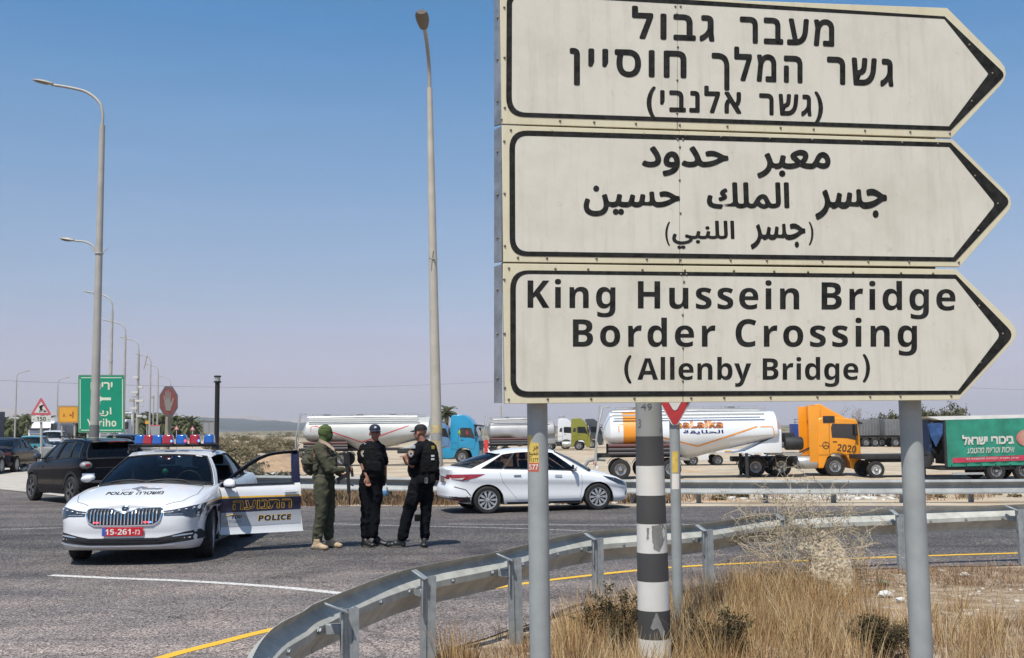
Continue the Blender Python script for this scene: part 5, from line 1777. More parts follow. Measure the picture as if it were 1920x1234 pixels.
# ================================================================ TRUCKS
LOT = -0.965
def tpos(X, d, z=LOT):
    p = P(X, 850, d)
    return (p.x, p.y, z)
frame_m = M('truck_chassis_black', (.022, .022, .024), .7, var=.4, scale=6)
silver = M('truck_tank_silver', (.45, .46, .46), .4, .4, var=.12, scale=2)
fender = M('black_mudguard', (.02, .02, .022), .55)
twin = M('truck_rim', (.34, .34, .35), .45, .5, var=.2, scale=9)
tw = {}
def truck_wheel(x, y, root, r=.52, w=.32, rim=None):
    return wheel_parts('wheel', x, y, r, r * .58, w, 'truck', root, rimm=rim or twin)
def tractor(root, paint, rails=True, skirt=None, L=6.0, cab=2.25, hgt_=3.75, rake=1.0, sleeper_win=False):
    """tractor unit facing +x, origin on the ground below the rear axle group"""
    x1 = 4.9
    x0 = x1 - cab
    hw = 1.22
    MB().box(((x0 - 1.2) / 2 + .2, 0, .92), (x0 + 2.6, .9, .26)).build('chassis', frame_m, root, bevel=.02)
    prof = [(x0, 1.02), (x0, hgt_ - .75), (x0 + .05, hgt_ - .12), (x0 + .25, hgt_), (x0 + 1.05, hgt_), (x1 - .72 * rake, hgt_ - .35 * rake), (x1 - .50 * rake, hgt_ - .72 * rake), (x1 - .42 * rake, hgt_ - .80 * rake), (x1 - .12 * rake, 2.02), (x1 - .02, 1.45), (x1, .95), (x1 - .02, .42), (x1 - .35, .36), (x1 - .55, .40), (x1 - .62, .75), (x1 - .80, 1.08), (x1 - 1.12, 1.20), (x1 - 1.45, 1.18), (x1 - 1.75, .98), (x1 - 1.90, .62), (x1 - 1.98, .42), (x0, .42)] if cab > 2.2 else []
    mb = MB().prism(prof, -hw, hw, 'xz')
    cabo = mb.build('cab', paint, root, bevel=.07, seg=3, bang=50)
    wx = x1 - 1.38
    for sg in (1, -1):
        y = sg * (hw + .006)
        win = [(x1 - 1.50, 2.02), (x1 - .70, 1.98), (x1 - .20 - .12 * rake, 1.88), (x1 - .12 - .36 * rake, 2.35), (x1 - .12 - .50 * rake, 2.72), (x1 - 1.45, 2.75), (x1 - 1.53, 2.55)]
        MB().prism(win, y - .004, y + .004, 'xz').build('side_window', M('truck_glass', (.015, .018, .022), .06, coat=1), cabo)
        if sleeper_win:
            MB().prism([(x1 - 2.05, 2.15), (x1 - 1.70, 2.12), (x1 - 1.70, 2.62), (x1 - 1.95, 2.6)], y - .004, y + .004, 'xz').build('sleeper_window', MATS['truck_glass'], cabo, bevel=.002)
        gp2 = MB()
        for a, b in (((x1 - 1.62, 2.8), (x1 - 1.66, 1.15)), ((x1 - 1.66, 1.15), (x1 - .40, 1.12)), ((x1 - .40, 1.12), (x1 - .22, 2.0)), ((x0 + .06, 1.6), (x0 + .6, 1.6)), ((x0 + .02, 1.12), (x1 - 1.7, 1.12))):
            gp2.bar((a[0], y, a[1]), (b[0], y, b[1]), .016, .012)
        tag(gp2.build('door_gap', frame_m, cabo), kind='stuff')
        MB().box((x1 - 1.35, y, 1.80), (.22, .03, .05)).build('door_handle', fender, cabo, bevel=.01)
        MB().box((x1 - .28, sg * (hw + .16), 2.42), (.14, .20, .62)).build('wing_mirror', fender, cabo, bevel=.04, seg=3)
        MB().box((x1 - .98, sg * (hw + .0), .62), (.02, .02, .02)).build('step_bolt', frame_m, cabo)
        truck_wheel(wx, sg * 1.06, root)
        if skirt:
            MB().box(((x0 + 1.1) / 2 + .2, sg * 1.16, .78), (x0 - 1.3, .08, .74)).build('side_skirt', skirt, root, bevel=.03)
        else:
            MB().lathe([(0, -.55), (.30, -.55), (.33, -.50), (.33, .50), (.30, .55), (0, .55)], 20, mat=Matrix.Translation((2.1, sg * .86, .72)) @ Matrix.Rotation(math.pi / 2, 4, 'Y')).build('fuel_tank', silver, root, smooth=40)
            MB().box((1.15, sg * .85, .76), (.5, .5, .5)).build('battery_box', frame_m, root, bevel=.03)
    ws_ = MB().add([(x1 - .10, -1.08, 2.06), (x1 - .10, 1.08, 2.06), (x1 - .425 * rake, 1.04, hgt_ - .82 * rake), (x1 - .425 * rake, -1.04, hgt_ - .82 * rake)], [(0, 1, 2, 3)])
    ws_.v = [(v[0] + .035, v[1], v[2]) for v in ws_.v]
    ws_.build('windshield', MATS['truck_glass'], cabo)
    zv = hgt_ - .78 * rake
    MB().prism([(x1 - .46 * rake, zv + .03), (x1 + .12, zv - .05), (x1 + .16, zv - .14), (x1 - .42 * rake, zv - .03)], -1.15, 1.15, 'xz').build('sun_visor', fender, cabo, bevel=.01)
    MB().box((x1 + .01, 0, 1.35), (.04, 1.9, .75)).build('grille', frame_m, cabo, bevel=.015)
    for k in range(5):
        MB().box((x1 + .035, 0, 1.06 + .145 * k), (.03, 1.84, .045)).build('grille_slat', paint, cabo)
    for sg in (1, -1):
        MB().box((x1 - .02, sg * .92, .66), (.10, .42, .24)).build('headlight', M('truck_headlight', (.5, .52, .55), .15, coat=1), cabo, bevel=.03)
    return cabo, wx
def rear_axles(root, xs_, paint=None, guards=True):
    for x in xs_:
        for sg in (1, -1):
            truck_wheel(x, sg * 1.0, root, w=.5)
            if guards:
                pts = [(x + .62 * math.cos(a), .52 + .62 * math.sin(a)) for a in [math.pi * (.02 + .96 * k / 12) for k in range(13)]]
                pts2 = [(x + .59 * math.cos(a), .52 + .59 * math.sin(a)) for a in [math.pi * (.02 + .96 * k / 12) for k in range(13)]][::-1]
                MB().grid([[(p[0], sg * 1.24, p[1]) for p in pts], [(p[0], sg * .76, p[1]) for p in pts]]).grid([[(p[0], sg * 1.24, p[1]) for p in pts], [(p[0], sg * 1.24, p[1] - .04) for p in pts]]).build('mudguard', fender, root, smooth=50)
def silo_trailer(root, white, accent, L=9.6, wheels=(.9, 2.2, 3.5), band=None, topz=3.62, stripe_pts=None, corner=True):
    """powder tanker trailer; x from 0 (rear) to L (front), origin on the ground"""
    R_ = 1.22
    mz = topz - .12 - R_
    bot = cur([(0, mz - .35), (.06, mz - .62), (.30, 1.75), (.46, 1.02), (.62, 1.32), (1, mz - .15)])
    rows = []
    N = 28
    for i in range(N + 1):
        t = i / N
        x = .55 + (L - .55) * t
        e = min(1, max(.0, min(t, 1 - t) / .045))
        e = math.sqrt(1 - (1 - e) ** 2)
        b = bot(t)
        cz = mz
        ring = []
        for k in range(28):
            a = 2 * math.pi * k / 28 + math.pi / 2
            y, z = math.cos(a) * R_, math.sin(a)
            if z < 0:
                zz = cz + z * (cz - b)
                y *= 1 - .30 * (min(1, -z) ** 1.5) * min(1, max(0, (cz - b - 1.2) / .8))
            else: zz = cz + z * R_
            ring.append(Vector((x, y * (.55 + .45 * e), cz + (zz - cz) * (.45 + .55 * e))))
        rows.append(ring)
    mats = [white, band or white, accent]
    mb = MB().grid(rows, close=True, m=lambda i, j: 1 if (band and 3 <= i < 8) else 0)
    mb.f += [tuple(range(28)), tuple(range(len(mb.v) - 28, len(mb.v)))]
    mb.m += [0, 0]
    tank = mb.build('tank', mats, root, smooth=55)
    # walkway on top, manholes, handrail
    wk = MB()
    wk.box((L * .52, 0, topz + .02), (L * .82, .55, .04))
    wk.build('walkway', silver, tank)
    MB().tube([(1.0, -1.02, topz - .10), (L * .55, -1.04, topz - .08), (L - 1.2, -1.0, topz - .12)], .045, 6).build('top_pipe', silver, tank)
    for sg in (1, -1):
        MB().box((L * .50, sg * 1.10, topz - .30), (L * .80, .06, .10)).build('side_gutter', M('gutter_grey', (.42, .43, .42), .6), tank, bevel=.01)
    for k in range(3):
        MB().lathe([(.28, 0), (.28, .12), (.22, .16), (0, .17)], 16, mat=Matrix.Translation((2.2 + k * 2.5, 0, topz + .03))).build('manhole', silver, tank, smooth=40)
    hr = MB()
    for k in range(9):
        x = 1.2 + k * (L - 2.4) / 8
        hr.tube([(x, -.30, topz), (x, -.30, topz + .14)], .018, 5)
    hr.tube([(1.2, -.30, topz + .14), (L - 1.2, -.30, topz + .14)], .02, 5)
    tag(hr.build('handrail', silver, tank), kind='stuff')
    # rear ladder and pipes
    ld = MB()
    for y in (-.85, -.45): ld.tube([(.05, y, .9), (.35, y, topz + .25)], .03, 6)
    ld.build('ladder', silver, root)
    for k in range(9):
        t = .08 + k / 10
        MB().tube([(.05 + .3 * t, -.85, .9 + (topz - .65) * t), (.05 + .3 * t, -.45, .9 + (topz - .65) * t)], .018, 5).build('ladder_rung', silver, root)
    MB().tube([(.1, -1.0, .75), (.15, -1.0, 2.2), (.5, -.95, topz + .12), (.9, -.95, topz + .16)], .05, 7).build('discharge_pipe', silver, root, smooth=50)
    MB().tube([(-.55, -.7, .55), (-.30, -.7, .95), (.1, -.7, 1.05), (.6, -.6, 1.0)], .09, 8).build('outlet_hose', M('hose_grey', (.25, .25, .24), .7), root, smooth=50)
    MB().box((.15, 0, .62), (.14, 2.3, .16)).build('rear_bumper', white, root, bevel=.02)
    for sg in (1, -1):
        MB().box((.06, sg * .95, .78), (.05, .34, .14)).build('tail_light', tail_red, root, bevel=.01)
    # chassis and side boxes
    MB().box((2.4, 0, 1.22), (4.4, .95, .22)).build('chassis', frame_m, root)
    for sg in (1, -1):
        for kk in range(3):
            MB().lathe([(0, 0), (.10, 0), (.10, 3.3), (0, 3.3)], 12, mat=Matrix.Translation((.75, sg * 1.12, 1.32 + .20 * kk)) @ Matrix.Rotation(math.pi / 2, 4, 'Y')).build('hose_tube', M('hose_tube_dark', (.05, .045, .05), .5) if kk < 2 else M('hose_tube_rust', (.10, .035, .035), .6), root, smooth=50)
        MB().box((L - 1.9, sg * .9, .75), (.14, .14, 1.3)).build('landing_leg', frame_m, root)
    for x in wheels:
        for sg in (1, -1):
            truck_wheel(x, sg * 1.02, root, w=.4)
    pts = []
    for x in wheels:
        for sg in (1, -1):
            pp_ = [(x + .60 * math.cos(a), .52 + .60 * math.sin(a)) for a in [math.pi * (.12 + .76 * k / 10) for k in range(11)]]
            MB().grid([[(p[0], sg * 1.24, p[1]) for p in pp_], [(p[0], sg * .8, p[1]) for p in pp_]]).build('mudguard', fender, root, smooth=50)
    MB().prism([(L - 2.6, 1.28), (L - .1, 1.28), (L - .1, 2.5), (L - .45, 2.1), (L - 2.0, 1.38)], -1.0, 1.0, 'xz').build('neck', white, root, bevel=.03)
    # painted chevron line and corner marks on both flanks
    bm = bmesh.new()
    bm.from_mesh(tank.data)
    bvh = BVHTree.FromBMesh(bm)
    bm.free()
    def fl(x, z, sg, lift=.012):
        h, n, _, _ = bvh.ray_cast(Vector((x, 3 * sg, z)), Vector((0, -sg, 0)))
        return h + Vector((0, sg * lift, 0)) if h else None
    def line(pts, w, m_, nm='painted_line'):
        for sg in (-1, 1):
            mb = MB()
            ps = resample([Vector((p[0], p[1], 0)) for p in pts], .15)
            rows = []
            for i, p in enumerate(ps):
                t = (ps[min(i + 1, len(ps) - 1)] - ps[max(i - 1, 0)]).normalized()
                n = Vector((-t.y, t.x, 0)) * w / 2
                a, b = fl(p.x + n.x, p.y + n.y, sg), fl(p.x - n.x, p.y - n.y, sg)
                if a and b: rows.append([a, b])
            if len(rows) > 1: mb.grid(rows).build(nm, m_, tank, fix=False)
    if stripe_pts: line(stripe_pts, .07, accent)
    if corner:
        line([(1.3, topz - 1.15), (1.3, topz - .75), (1.8, topz - .75)], .05, accent)
        line([(L - 1.2, topz - .95), (L - .55, topz - .95), (L - .5, topz - 1.45)], .05, accent)
    return tank, fl
# tanker 1: pale trailer behind the officers
dusty = M('dusty_white_tank', (.42, .43, .42), .45, var=.10, scale=.8)
redl = M('red_paint_line', (.50, .03, .04), .5)
t1 = thing('tanker_trailer', 'dusty white tank trailer with a red chevron line, parked behind the three officers', 'tank trailer', tpos(558, 80), R(-4))
silo_trailer(t1, dusty, redl, L=10.4, wheels=(.9, 2.25, 3.6), topz=3.72, stripe_pts=[(1.6, 3.0), (5.1, 1.75), (8.6, 2.95)])
# blue tractor
bluep = M('blue_truck_paint', (.012, .26, .46), .35, coat=.6, var=.06, scale=1)
t2 = thing('truck', 'bright blue tractor truck beside the base of the tall lamp pole', 'truck', tpos(787, 84), R(-6))
tractor(t2, bluep, skirt=bluep, sleeper_win=False)
MB().prism([(1.2, 2.0), (2.65, 3.6), (2.65, 1.2), (1.2, 1.2)], -1.0, 1.0, 'xz')
for nm, x, col in (('hanging_vest', 3.35, (.45, .65, .05)), ('hanging_cloth', 3.95, (.5, .05, .08))):
    MB().ell((x, -1.235, 2.38), (.09, .02, .20), 10, 6).build(nm, M(nm + '_cloth', tuple(c * .6 for c in col), .8, var=.6, scale=9), t2)
t2b = thing('truck', 'faded blue truck cab standing behind the bright blue tractor truck', 'truck', tpos(752, 96), R(-6))
tractor(t2b, M('faded_blue_paint', (.10, .20, .34), .5), hgt_=3.2)
# red and white cab nose right of blue tractor
t3 = thing('tanker_trailer', 'grey tank trailer behind the white sedan, left of the left sign post', 'tank trailer', tpos(903, 95), R(3))
silo_trailer(t3, M('grey_tank', (.33, .33, .34), .45, .2, var=.12, scale=.8), M('beige_line', (.42, .34, .24), .6), L=6.6, wheels=(1.0, 2.2), topz=3.55, stripe_pts=[(1.4, 2.2), (3.4, 1.6), (5.2, 2.2)], corner=False)
rd = thing('road_barrier', 'small red plastic barrier beside the front of the blue truck', 'barrier', tpos(912, 82))
MB().box((0, 0, .9), (.35, .8, 1.8), taper=.8).build('barrier_block', M('barrier_red', (.55, .03, .03), .5), rd, bevel=.05)
MB().box((0, 0, .08), (.6, 1.0, .16)).build('barrier_foot', M('barrier_red', (.55, .03, .03), .5), rd, bevel=.03)
# olive and white tractors further back
olive = M('olive_truck_paint', (.20, .20, .018), .35, coat=.6)
t4 = thing('truck', 'olive yellow tractor truck with a white one beside it, right of the left sign post', 'truck', tpos(1031, 126), R(-8))
tractor(t4, olive, sleeper_win=True)
rear_axles(t4, (.1, ), guards=False)
t5 = thing('truck', 'white tractor truck half hidden behind the olive yellow one', 'truck', tpos(1008, 132), R(-8))
tractor(t5, MATS['white_suv_paint'], sleeper_win=True)
t5b = thing('tanker_trailer', 'pale grey tank at the left of the white and olive tractor trucks', 'tank trailer', tpos(915, 138), R(0))
silo_trailer(t5b, silver, silver, L=7.2, wheels=(.8, 2.1), topz=3.7, corner=False)
t5c = thing('truck', 'dark truck cab partly seen between the olive truck and the orange banded tanker', 'truck', tpos(1060, 138), R(-8))
tractor(t5c, M('dark_grey_truck', (.05, .055, .06), .5))
# the orange banded tanker with its tractor
glossw = M('glossy_white_tank', (.66, .68, .70), .30, coat=.5, var=.03, scale=1)
orng = M('orange_paint', (.72, .26, .012), .4, coat=.4)
t6 = thing('tanker_trailer', 'glossy white tank trailer with an orange band and blue Arabic lettering', 'tank trailer', tpos(1112, 56.2), R(-2))
tank6, fl6 = silo_trailer(t6, glossw, orng, L=9.75, wheels=(1.35, 2.65, 3.95), band=orng, topz=3.58, stripe_pts=[(3.0, 2.25), (5.35, 1.66), (8.4, 2.65)])
def tank_text(s_, x0, x1, z0, z1, m_, bold, lift=.02, nm='tank_lettering'):
    v, f = fit_box(s_, x0, x1, z0, z1, lambda x, y, z: (x, y, z), bold)
    pts = [fl6(p[0], p[1], -1, lift) for p in v]
    if all(pts): MB().add(pts, f).build(nm, m_, tank6, fix=False)
for off, mm_, lf, bd in ((.0, M('tank_lettering_purple', (.14, .05, .20), .5), .018, .055), (0, orng, .026, .02)):
    tank_text(bold_sans('haLaika'), 4.20 - (bd - .02), 6.62 + (bd - .02), 2.60 - (bd - .02) * .6, 2.97 + (bd - .02) * .6, mm_, bd, lf)
tank_text(arabic('الحلايقة'), 4.6, 6.65, 2.28, 2.50, M('tank_lettering_blue', (.03, .05, .28), .5), .02)
for x, y, nm in ((9.35, .0, 'compressor'),):
    cp = MB().lathe([(0, -.45), (.30, -.45), (.34, -.38), (.34, .38), (.30, .45), (0, .45)], 18, mat=Matrix.Translation((10.35, -.55, 1.75)) @ Matrix.Rotation(math.pi / 2, 4, 'Y')).build(nm, frame_m, t6, smooth=40)
    MB().box((10.2, 0, 2.05), (.5, .7, .5)).build('compressor_motor', frame_m, t6, bevel=.05)
    MB().box((9.9, 0, 1.22), (1.7, 1.5, .10)).build('platform', M('platform_grey', (.28, .27, .25), .6), t6, bevel=.02)
otr = M('orange_truck_paint', (.80, .30, .010), .38, coat=.6, var=.04, scale=1)
t7 = thing('truck', 'orange tractor truck with a black roof window, coupled to the orange banded tanker', 'truck', tpos(1430, 57.5), R(-2))
cabo, wx = tractor(t7, otr, hgt_=3.08, rake=.3)
rear_axles(t7, (-.62, .72))
# roof fairing and side fins of the orange truck
x0 = 4.9 - 2.25
MB().prism([(x0 - .02, 2.9), (x0 - .02, 3.78), (x0 + .25, 3.80), (x0 + 1.55, 3.05), (x0 + 1.6, 2.95)], -1.05, 1.05, 'xz').build('roof_fairing', otr, cabo, bevel=.05, seg=3)
for sg in (1, -1):
    MB().box((x0 - .12, sg * 1.16, 2.2), (.62, .05, 3.0)).build('side_fin', otr, cabo, bevel=.02)
    MB().box((x0 + .62, sg * 1.235, 2.98), (.62, .02, .36)).build('roof_vent', frame_m, cabo, bevel=.008)
    a = MB().tube([(x0 + .42 + .17 * math.cos(q_), sg * 1.232, 1.62 + .17 * math.sin(q_)) for q_ in [2 * math.pi * k / 20 for k in range(21)]], .014, 4)
    for q_ in (90, 210, 330): a.bar((x0 + .42, sg * 1.232, 1.62), (x0 + .42 + .16 * math.cos(R(q_)), sg * 1.232, 1.62 + .16 * math.sin(R(q_))), .02, .012)
    tag(a.build('round_emblem', frame_m, cabo), kind='stuff')
v, f = fit_box(bold_sans('2020'), x0 + .98, x0 + 2.0, 1.32, 1.70, lambda x, y, z: Vector((x, -1.236 - z, y - .12 * (x - x0 - 1.0))), 0.0, .2)
MB().add(v, f).build('door_number', M('door_number_brown', (.10, .05, .02), .5), cabo, fix=False)
for k in range(3):
    MB().tube([(2.55, -.5 + .3 * k, 1.5), (1.9, -.5 + .3 * k, 1.15 + .05 * math.sin(k)), (1.2, -.4 + .3 * k, 1.2), (.6, -.3 + .2 * k, 1.25)], .025, 5).build('air_hose', fender, t7, smooth=50)
# low flatbed and curtain-side truck at the right
t8 = thing('flatbed_trailer', 'low black flatbed trailer between the orange truck and the green trailer', 'flatbed trailer', tpos(1608, 55), R(0))
MB().box((3.2, 0, 1.05), (6.6, 2.3, .22)).build('deck', frame_m, t8, bevel=.02)
MB().box((1.6, 0, .86), (2.2, .9, .2)).build('chassis', frame_m, t8)
for x in (.55,):
    for sg in (1, -1): truck_wheel(x, sg * 1.0, t8, r=.42, rim=M('white_rim', (.6, .6, .6), .5))
for x in (2.4, 3.0): MB().box((x, -1.0, .55), (.12, .12, .9)).build('support_leg', frame_m, t8)
greenc = M('green_curtain', (.02, .22, .15), .6, var=.22, scale=1.3, bump=.2, dist=.05)
t9 = thing('curtain_trailer', 'green curtain-sided trailer with white Hebrew lettering and a white roof', 'trailer', tpos(1735, 51.5), R(2))
Lq = 9.0
cr_ = MB()
rows = []
for i in range(61):
    x = .50 + (Lq - .5) * i / 60
    rows.append([Vector((x, -1.24 + .018 * math.sin(i * 1.35) - .008 * j, .66 + (2.86 - .66) * j / 4 + .014 * x)) for j in range(5)])
cr_.grid(rows).build('side_curtain', greenc, t9, smooth=60)
MB().box((Lq / 2 + .5, .62, 1.8), (Lq - 1, 1.2, 2.1)).build('load_box', frame_m, t9)
MB().add([(-.4, -1.26, 3.03), (Lq, -1.26, 3.14), (Lq, 1.26, 3.14), (-.4, 1.26, 3.03), (.25, -1.27, 2.86), (Lq, -1.27, 2.99), (Lq, 1.27, 2.99), (.25, 1.27, 2.86)], [(0, 1, 2, 3), (0, 1, 5, 4), (2, 3, 7, 6), (3, 0, 4, 7), (1, 2, 6, 5)]).build('roof', M('trailer_roof_white', (.6, .6, .58), .6, var=.08, scale=2), t9)
MB().box((.46, -1.2, 1.75), (.10, .12, 2.15)).build('front_post', frame_m, t9)
MB().box((.0, .3, 1.8), (.10, 1.9, 2.1)).build('front_wall', M('trailer_front_blue', (.02, .05, .12), .7, var=.4, scale=3), t9)
MB().add([(-.35, -1.2, 2.7), (.40, -1.2, 2.75), (.35, -1.22, 2.2), (.05, -1.1, 1.6), (-.2, -1.15, 2.1)], [(0, 1, 2, 3, 4)]).build('loose_tarp', M('blue_tarp', (.02, .07, .20), .7, var=.4, scale=3), t9)
for k in range(5): MB().box((-.3 + .2 * k, -.6 + .2 * k, .9 + .2 * k), (.3, .7, .5), rz=.2 * k).build('machinery', frame_m, t9, bevel=.03)
MB().box((Lq / 2 + .2, 0, .58), (Lq, 2.3, .14)).build('chassis', frame_m, t9)
for k in range(13): MB().box((.7 + .7 * k, -1.262, .68), (.05, .02, .16)).build('curtain_strap', frame_m, t9)
for x in (2.85, 4.2, 5.55):
    for sg in (1, -1): truck_wheel(x, sg * 1.0, t9, w=.4, r=.45)
MB().box((1.5, -1.15, .34), (1.5, .06, .10)).build('side_guard', silver, t9)
wt_ = M('curtain_white_print', (.55, .54, .50), .6, var=.15, scale=4)
def ctext(s_, x0, x1, z0, z1, m_, b=.03, sh_=0):
    v, f = fit_box(s_, x0, x1, z0, z1, lambda x, y, z: Vector((x, -1.285 - z, y + .014 * x)), b, sh_)
    MB().add(v, f).build('curtain_lettering', m_, t9, fix=False)
ctext(he('ביכורי ישראל'), 1.25, 3.72, 1.66, 2.13, wt_, .045)
ctext(he('איכות וטריות מהטבע'), 1.45, 3.72, 1.26, 1.52, wt_, .01, .25)
MB().add([Vector((.75, -1.28, .86)), Vector((6.6, -1.28, .98)), Vector((6.6, -1.28, 1.24)), Vector((.75, -1.28, 1.08))], [(0, 1, 2, 3)]).build('curtain_red_band', M('curtain_red', (.45, .03, .07), .6, var=.2, scale=3), t9)
ctext('03-9188299 ' + he('שיווק תוצרת חקלאית'), 1.4, 3.9, .94, 1.06, wt_, .01)
MB().ell((4.45, -1.285, 1.98), (.62, .012, .42), 20, 10).build('curtain_fruit_print', M('fruit_print_red', (.40, .07, .08), .7, col2=(.45, .30, .22), scale=1.5), t9, smooth=60)
# grey tipper trailers and the blue flatbed far back
gbox = M('grey_trailer_side', (.13, .135, .14), .6, var=.15, scale=1)
for i, (X, d, L_, lab) in enumerate(((1608, 128, 2.9 * 1.0, 'grey box trailer at the back of the lot, the left one of the pair'), (1655, 126, 4.2, 'grey box trailer at the back of the lot, right one, behind the right sign post'))):
    t = thing('box_trailer', lab, 'trailer', tpos(X, d), 0)
    MB().box((L_ / 2, 0, 2.3), (L_, 2.4, 1.9)).build('box', gbox, t, bevel=.03)
    for k in range(int(L_ / .35)):
        MB().box((.2 + .35 * k, -1.215, 2.3), (.06, .04, 1.8)).build('rib', M('trailer_rib', (.19, .195, .20), .6), t)
    MB().box((L_ / 2, 0, 1.2), (L_, 2.2, .2)).build('chassis', frame_m, t)
    for x in (.7, 1.8, 2.6) if i == 0 else (1.2, 2.3, 3.4):
        for sg in (1, -1): truck_wheel(x, sg, t)
t = thing('flatbed_trailer', 'dark flatbed trailer with a blue headboard, far behind the orange truck', 'flatbed trailer', tpos(1452, 128), 0)
MB().box((2.6, 0, 1.15), (5.2, 2.3, .3)).build('deck', frame_m, t)
MB().box((3.1, 0, 2.05), (1.8, 2.3, 1.5)).build('headboard', M('deep_blue_paint', (.01, .04, .22), .5), t, bevel=.02)
for z in (3.0, 3.35): MB().box((3.1, -1.1, z), (1.9, .05, .05)).build('rack_bar', frame_m, t)
for x in (2.3, 3.1, 3.9): MB().box((x, -1.1, 3.0), (.05, .05, .75)).build('rack_post', frame_m, t)
for x in (.8, 2.0, 3.6, 4.7):
    for sg in (1, -1): truck_wheel(x, sg, t)
# low loader and white frame under the tanker
t = thing('low_loader', 'white and yellow low trailer seen under the belly of the orange banded tanker', 'trailer', tpos(1262, 74), 0)
MB().box((3.6, 0, .95), (7.2, 2.2, .22)).build('deck', MATS['white_suv_paint'], t, bevel=.02)
for x in (.6, 1.9, 5.0, 6.2): MB().box((x, -1.12, .62), (.7, .05, .5)).build('side_board', MATS['white_suv_paint'] if x > 1 else M('platform_grey', (.35, .34, .32), .6), t, bevel=.01)
for x in (2.5, 3.6, 4.4): MB().box((x, -1.14, .98), (.5, .03, .06)).build('marker_strip', gold, t)
for x in (1.2, 2.9, 5.6):
    for sg in (1, -1): truck_wheel(x, sg * .9, t, r=.36)
# trucks in the distance on the left
def far_truck(label, X, d, col, box=None, L_=5, drum=False, H=3.0):
    t = thing('truck', label, 'truck', tpos(X, d, 0), R(-98))
    tractor(t, col, hgt_=H)
    if drum:
        MB().ell((.6, 0, 2.3), (2.4, 1.15, 1.1), 18, 12, mat=Matrix.Rotation(-.2, 3, 'Y')).build('drum', M('mixer_drum_grey', (.30, .30, .30), .5, var=.2, scale=1), t, smooth=60)
    rear_axles(t, (-.6, .7), guards=False)
    return t
far_truck('white cement mixer truck coming on behind the orange sign', 118, 120, MATS['white_suv_paint'], drum=True)
t = far_truck('white truck with a tall frame, behind the right edge of the green sign', 249, 112, MATS['white_suv_paint'], H=3.0)
for x in (1.2, 2.4):
    for sg in (1, -1): MB().box((x, sg * 1.1, 2.6), (.12, .12, 2.2)).build('frame_post', MATS['white_suv_paint'], t)
MB().box((1.8, 0, 3.7), (1.4, 2.3, .12)).build('frame_top', MATS['white_suv_paint'], t)
t = thing('box_truck', 'dark grey box truck cut off by the left edge beside the palms', 'truck', tpos(-30, 75, 0), R(116.5))
MB().box((3, 0, 2.0), (6, 2.5, 2.5)).build('cargo_box', M('dark_blue_grey_box', (.03, .036, .05), .6), t, bevel=.03)
MB().box((3, 0, .65), (6, 2.2, .2)).build('chassis', frame_m, t)
for sg in (1, -1):
    for x in (1, 4.6): truck_wheel(x, sg, t)
# ================================================================ LAMPS, SIGNS, POLES
polem = M('lamp_pole_paint', (.40, .38, .34), .6, .1, var=.10, scale=2)
headm = M('lamp_head_grey', (.34, .32, .28), .5)
lens = M('lamp_lens', (.16, .15, .12), .3, coat=.4)
def lamp_head(parent, base, dir_, L_=.62, w=.30):
    """cobra head from base along dir_"""
    d = Vector(dir_).normalized()
    s_ = d.cross(Vector((0, 0, 1))).normalized()
    u = s_.cross(d)
    rows = []
    for i in range(9):
        t = i / 8
        wd = w / 2 * (math.sin(math.pi * min(1, .16 + t * .80)) ** .55) * (1 if t < .96 else .5)
        hh = .055 * (math.sin(math.pi * (.12 + t * .82)) ** .6)
        c = Vector(base) + d * (L_ * t)
        rows.append([c + s_ * (wd * math.cos(a)) + u * (hh * (1.2 if math.sin(a) > 0 else .55) * math.sin(a)) for a in [2 * math.pi * k / 12 for k in range(12)]])
    mb = MB().grid(rows, close=True)
    mb.f += [tuple(range(12)), tuple(range(len(mb.v) - 12, len(mb.v)))]
    mb.m += [0, 0]
    h = mb.build('lamp_head', headm, parent, smooth=50)
    c = Vector(base) + d * (L_ * .55) - u * .032
    MB().ell(c, (1, 1, 1), 14, 8).xf(Matrix.Translation(c) @ Matrix((d * L_ * .34, s_ * w * .38, u * .02)).transposed().to_4x4() @ Matrix.Translation(-c)).build('lamp_lens', lens, h, smooth=60)
    return h
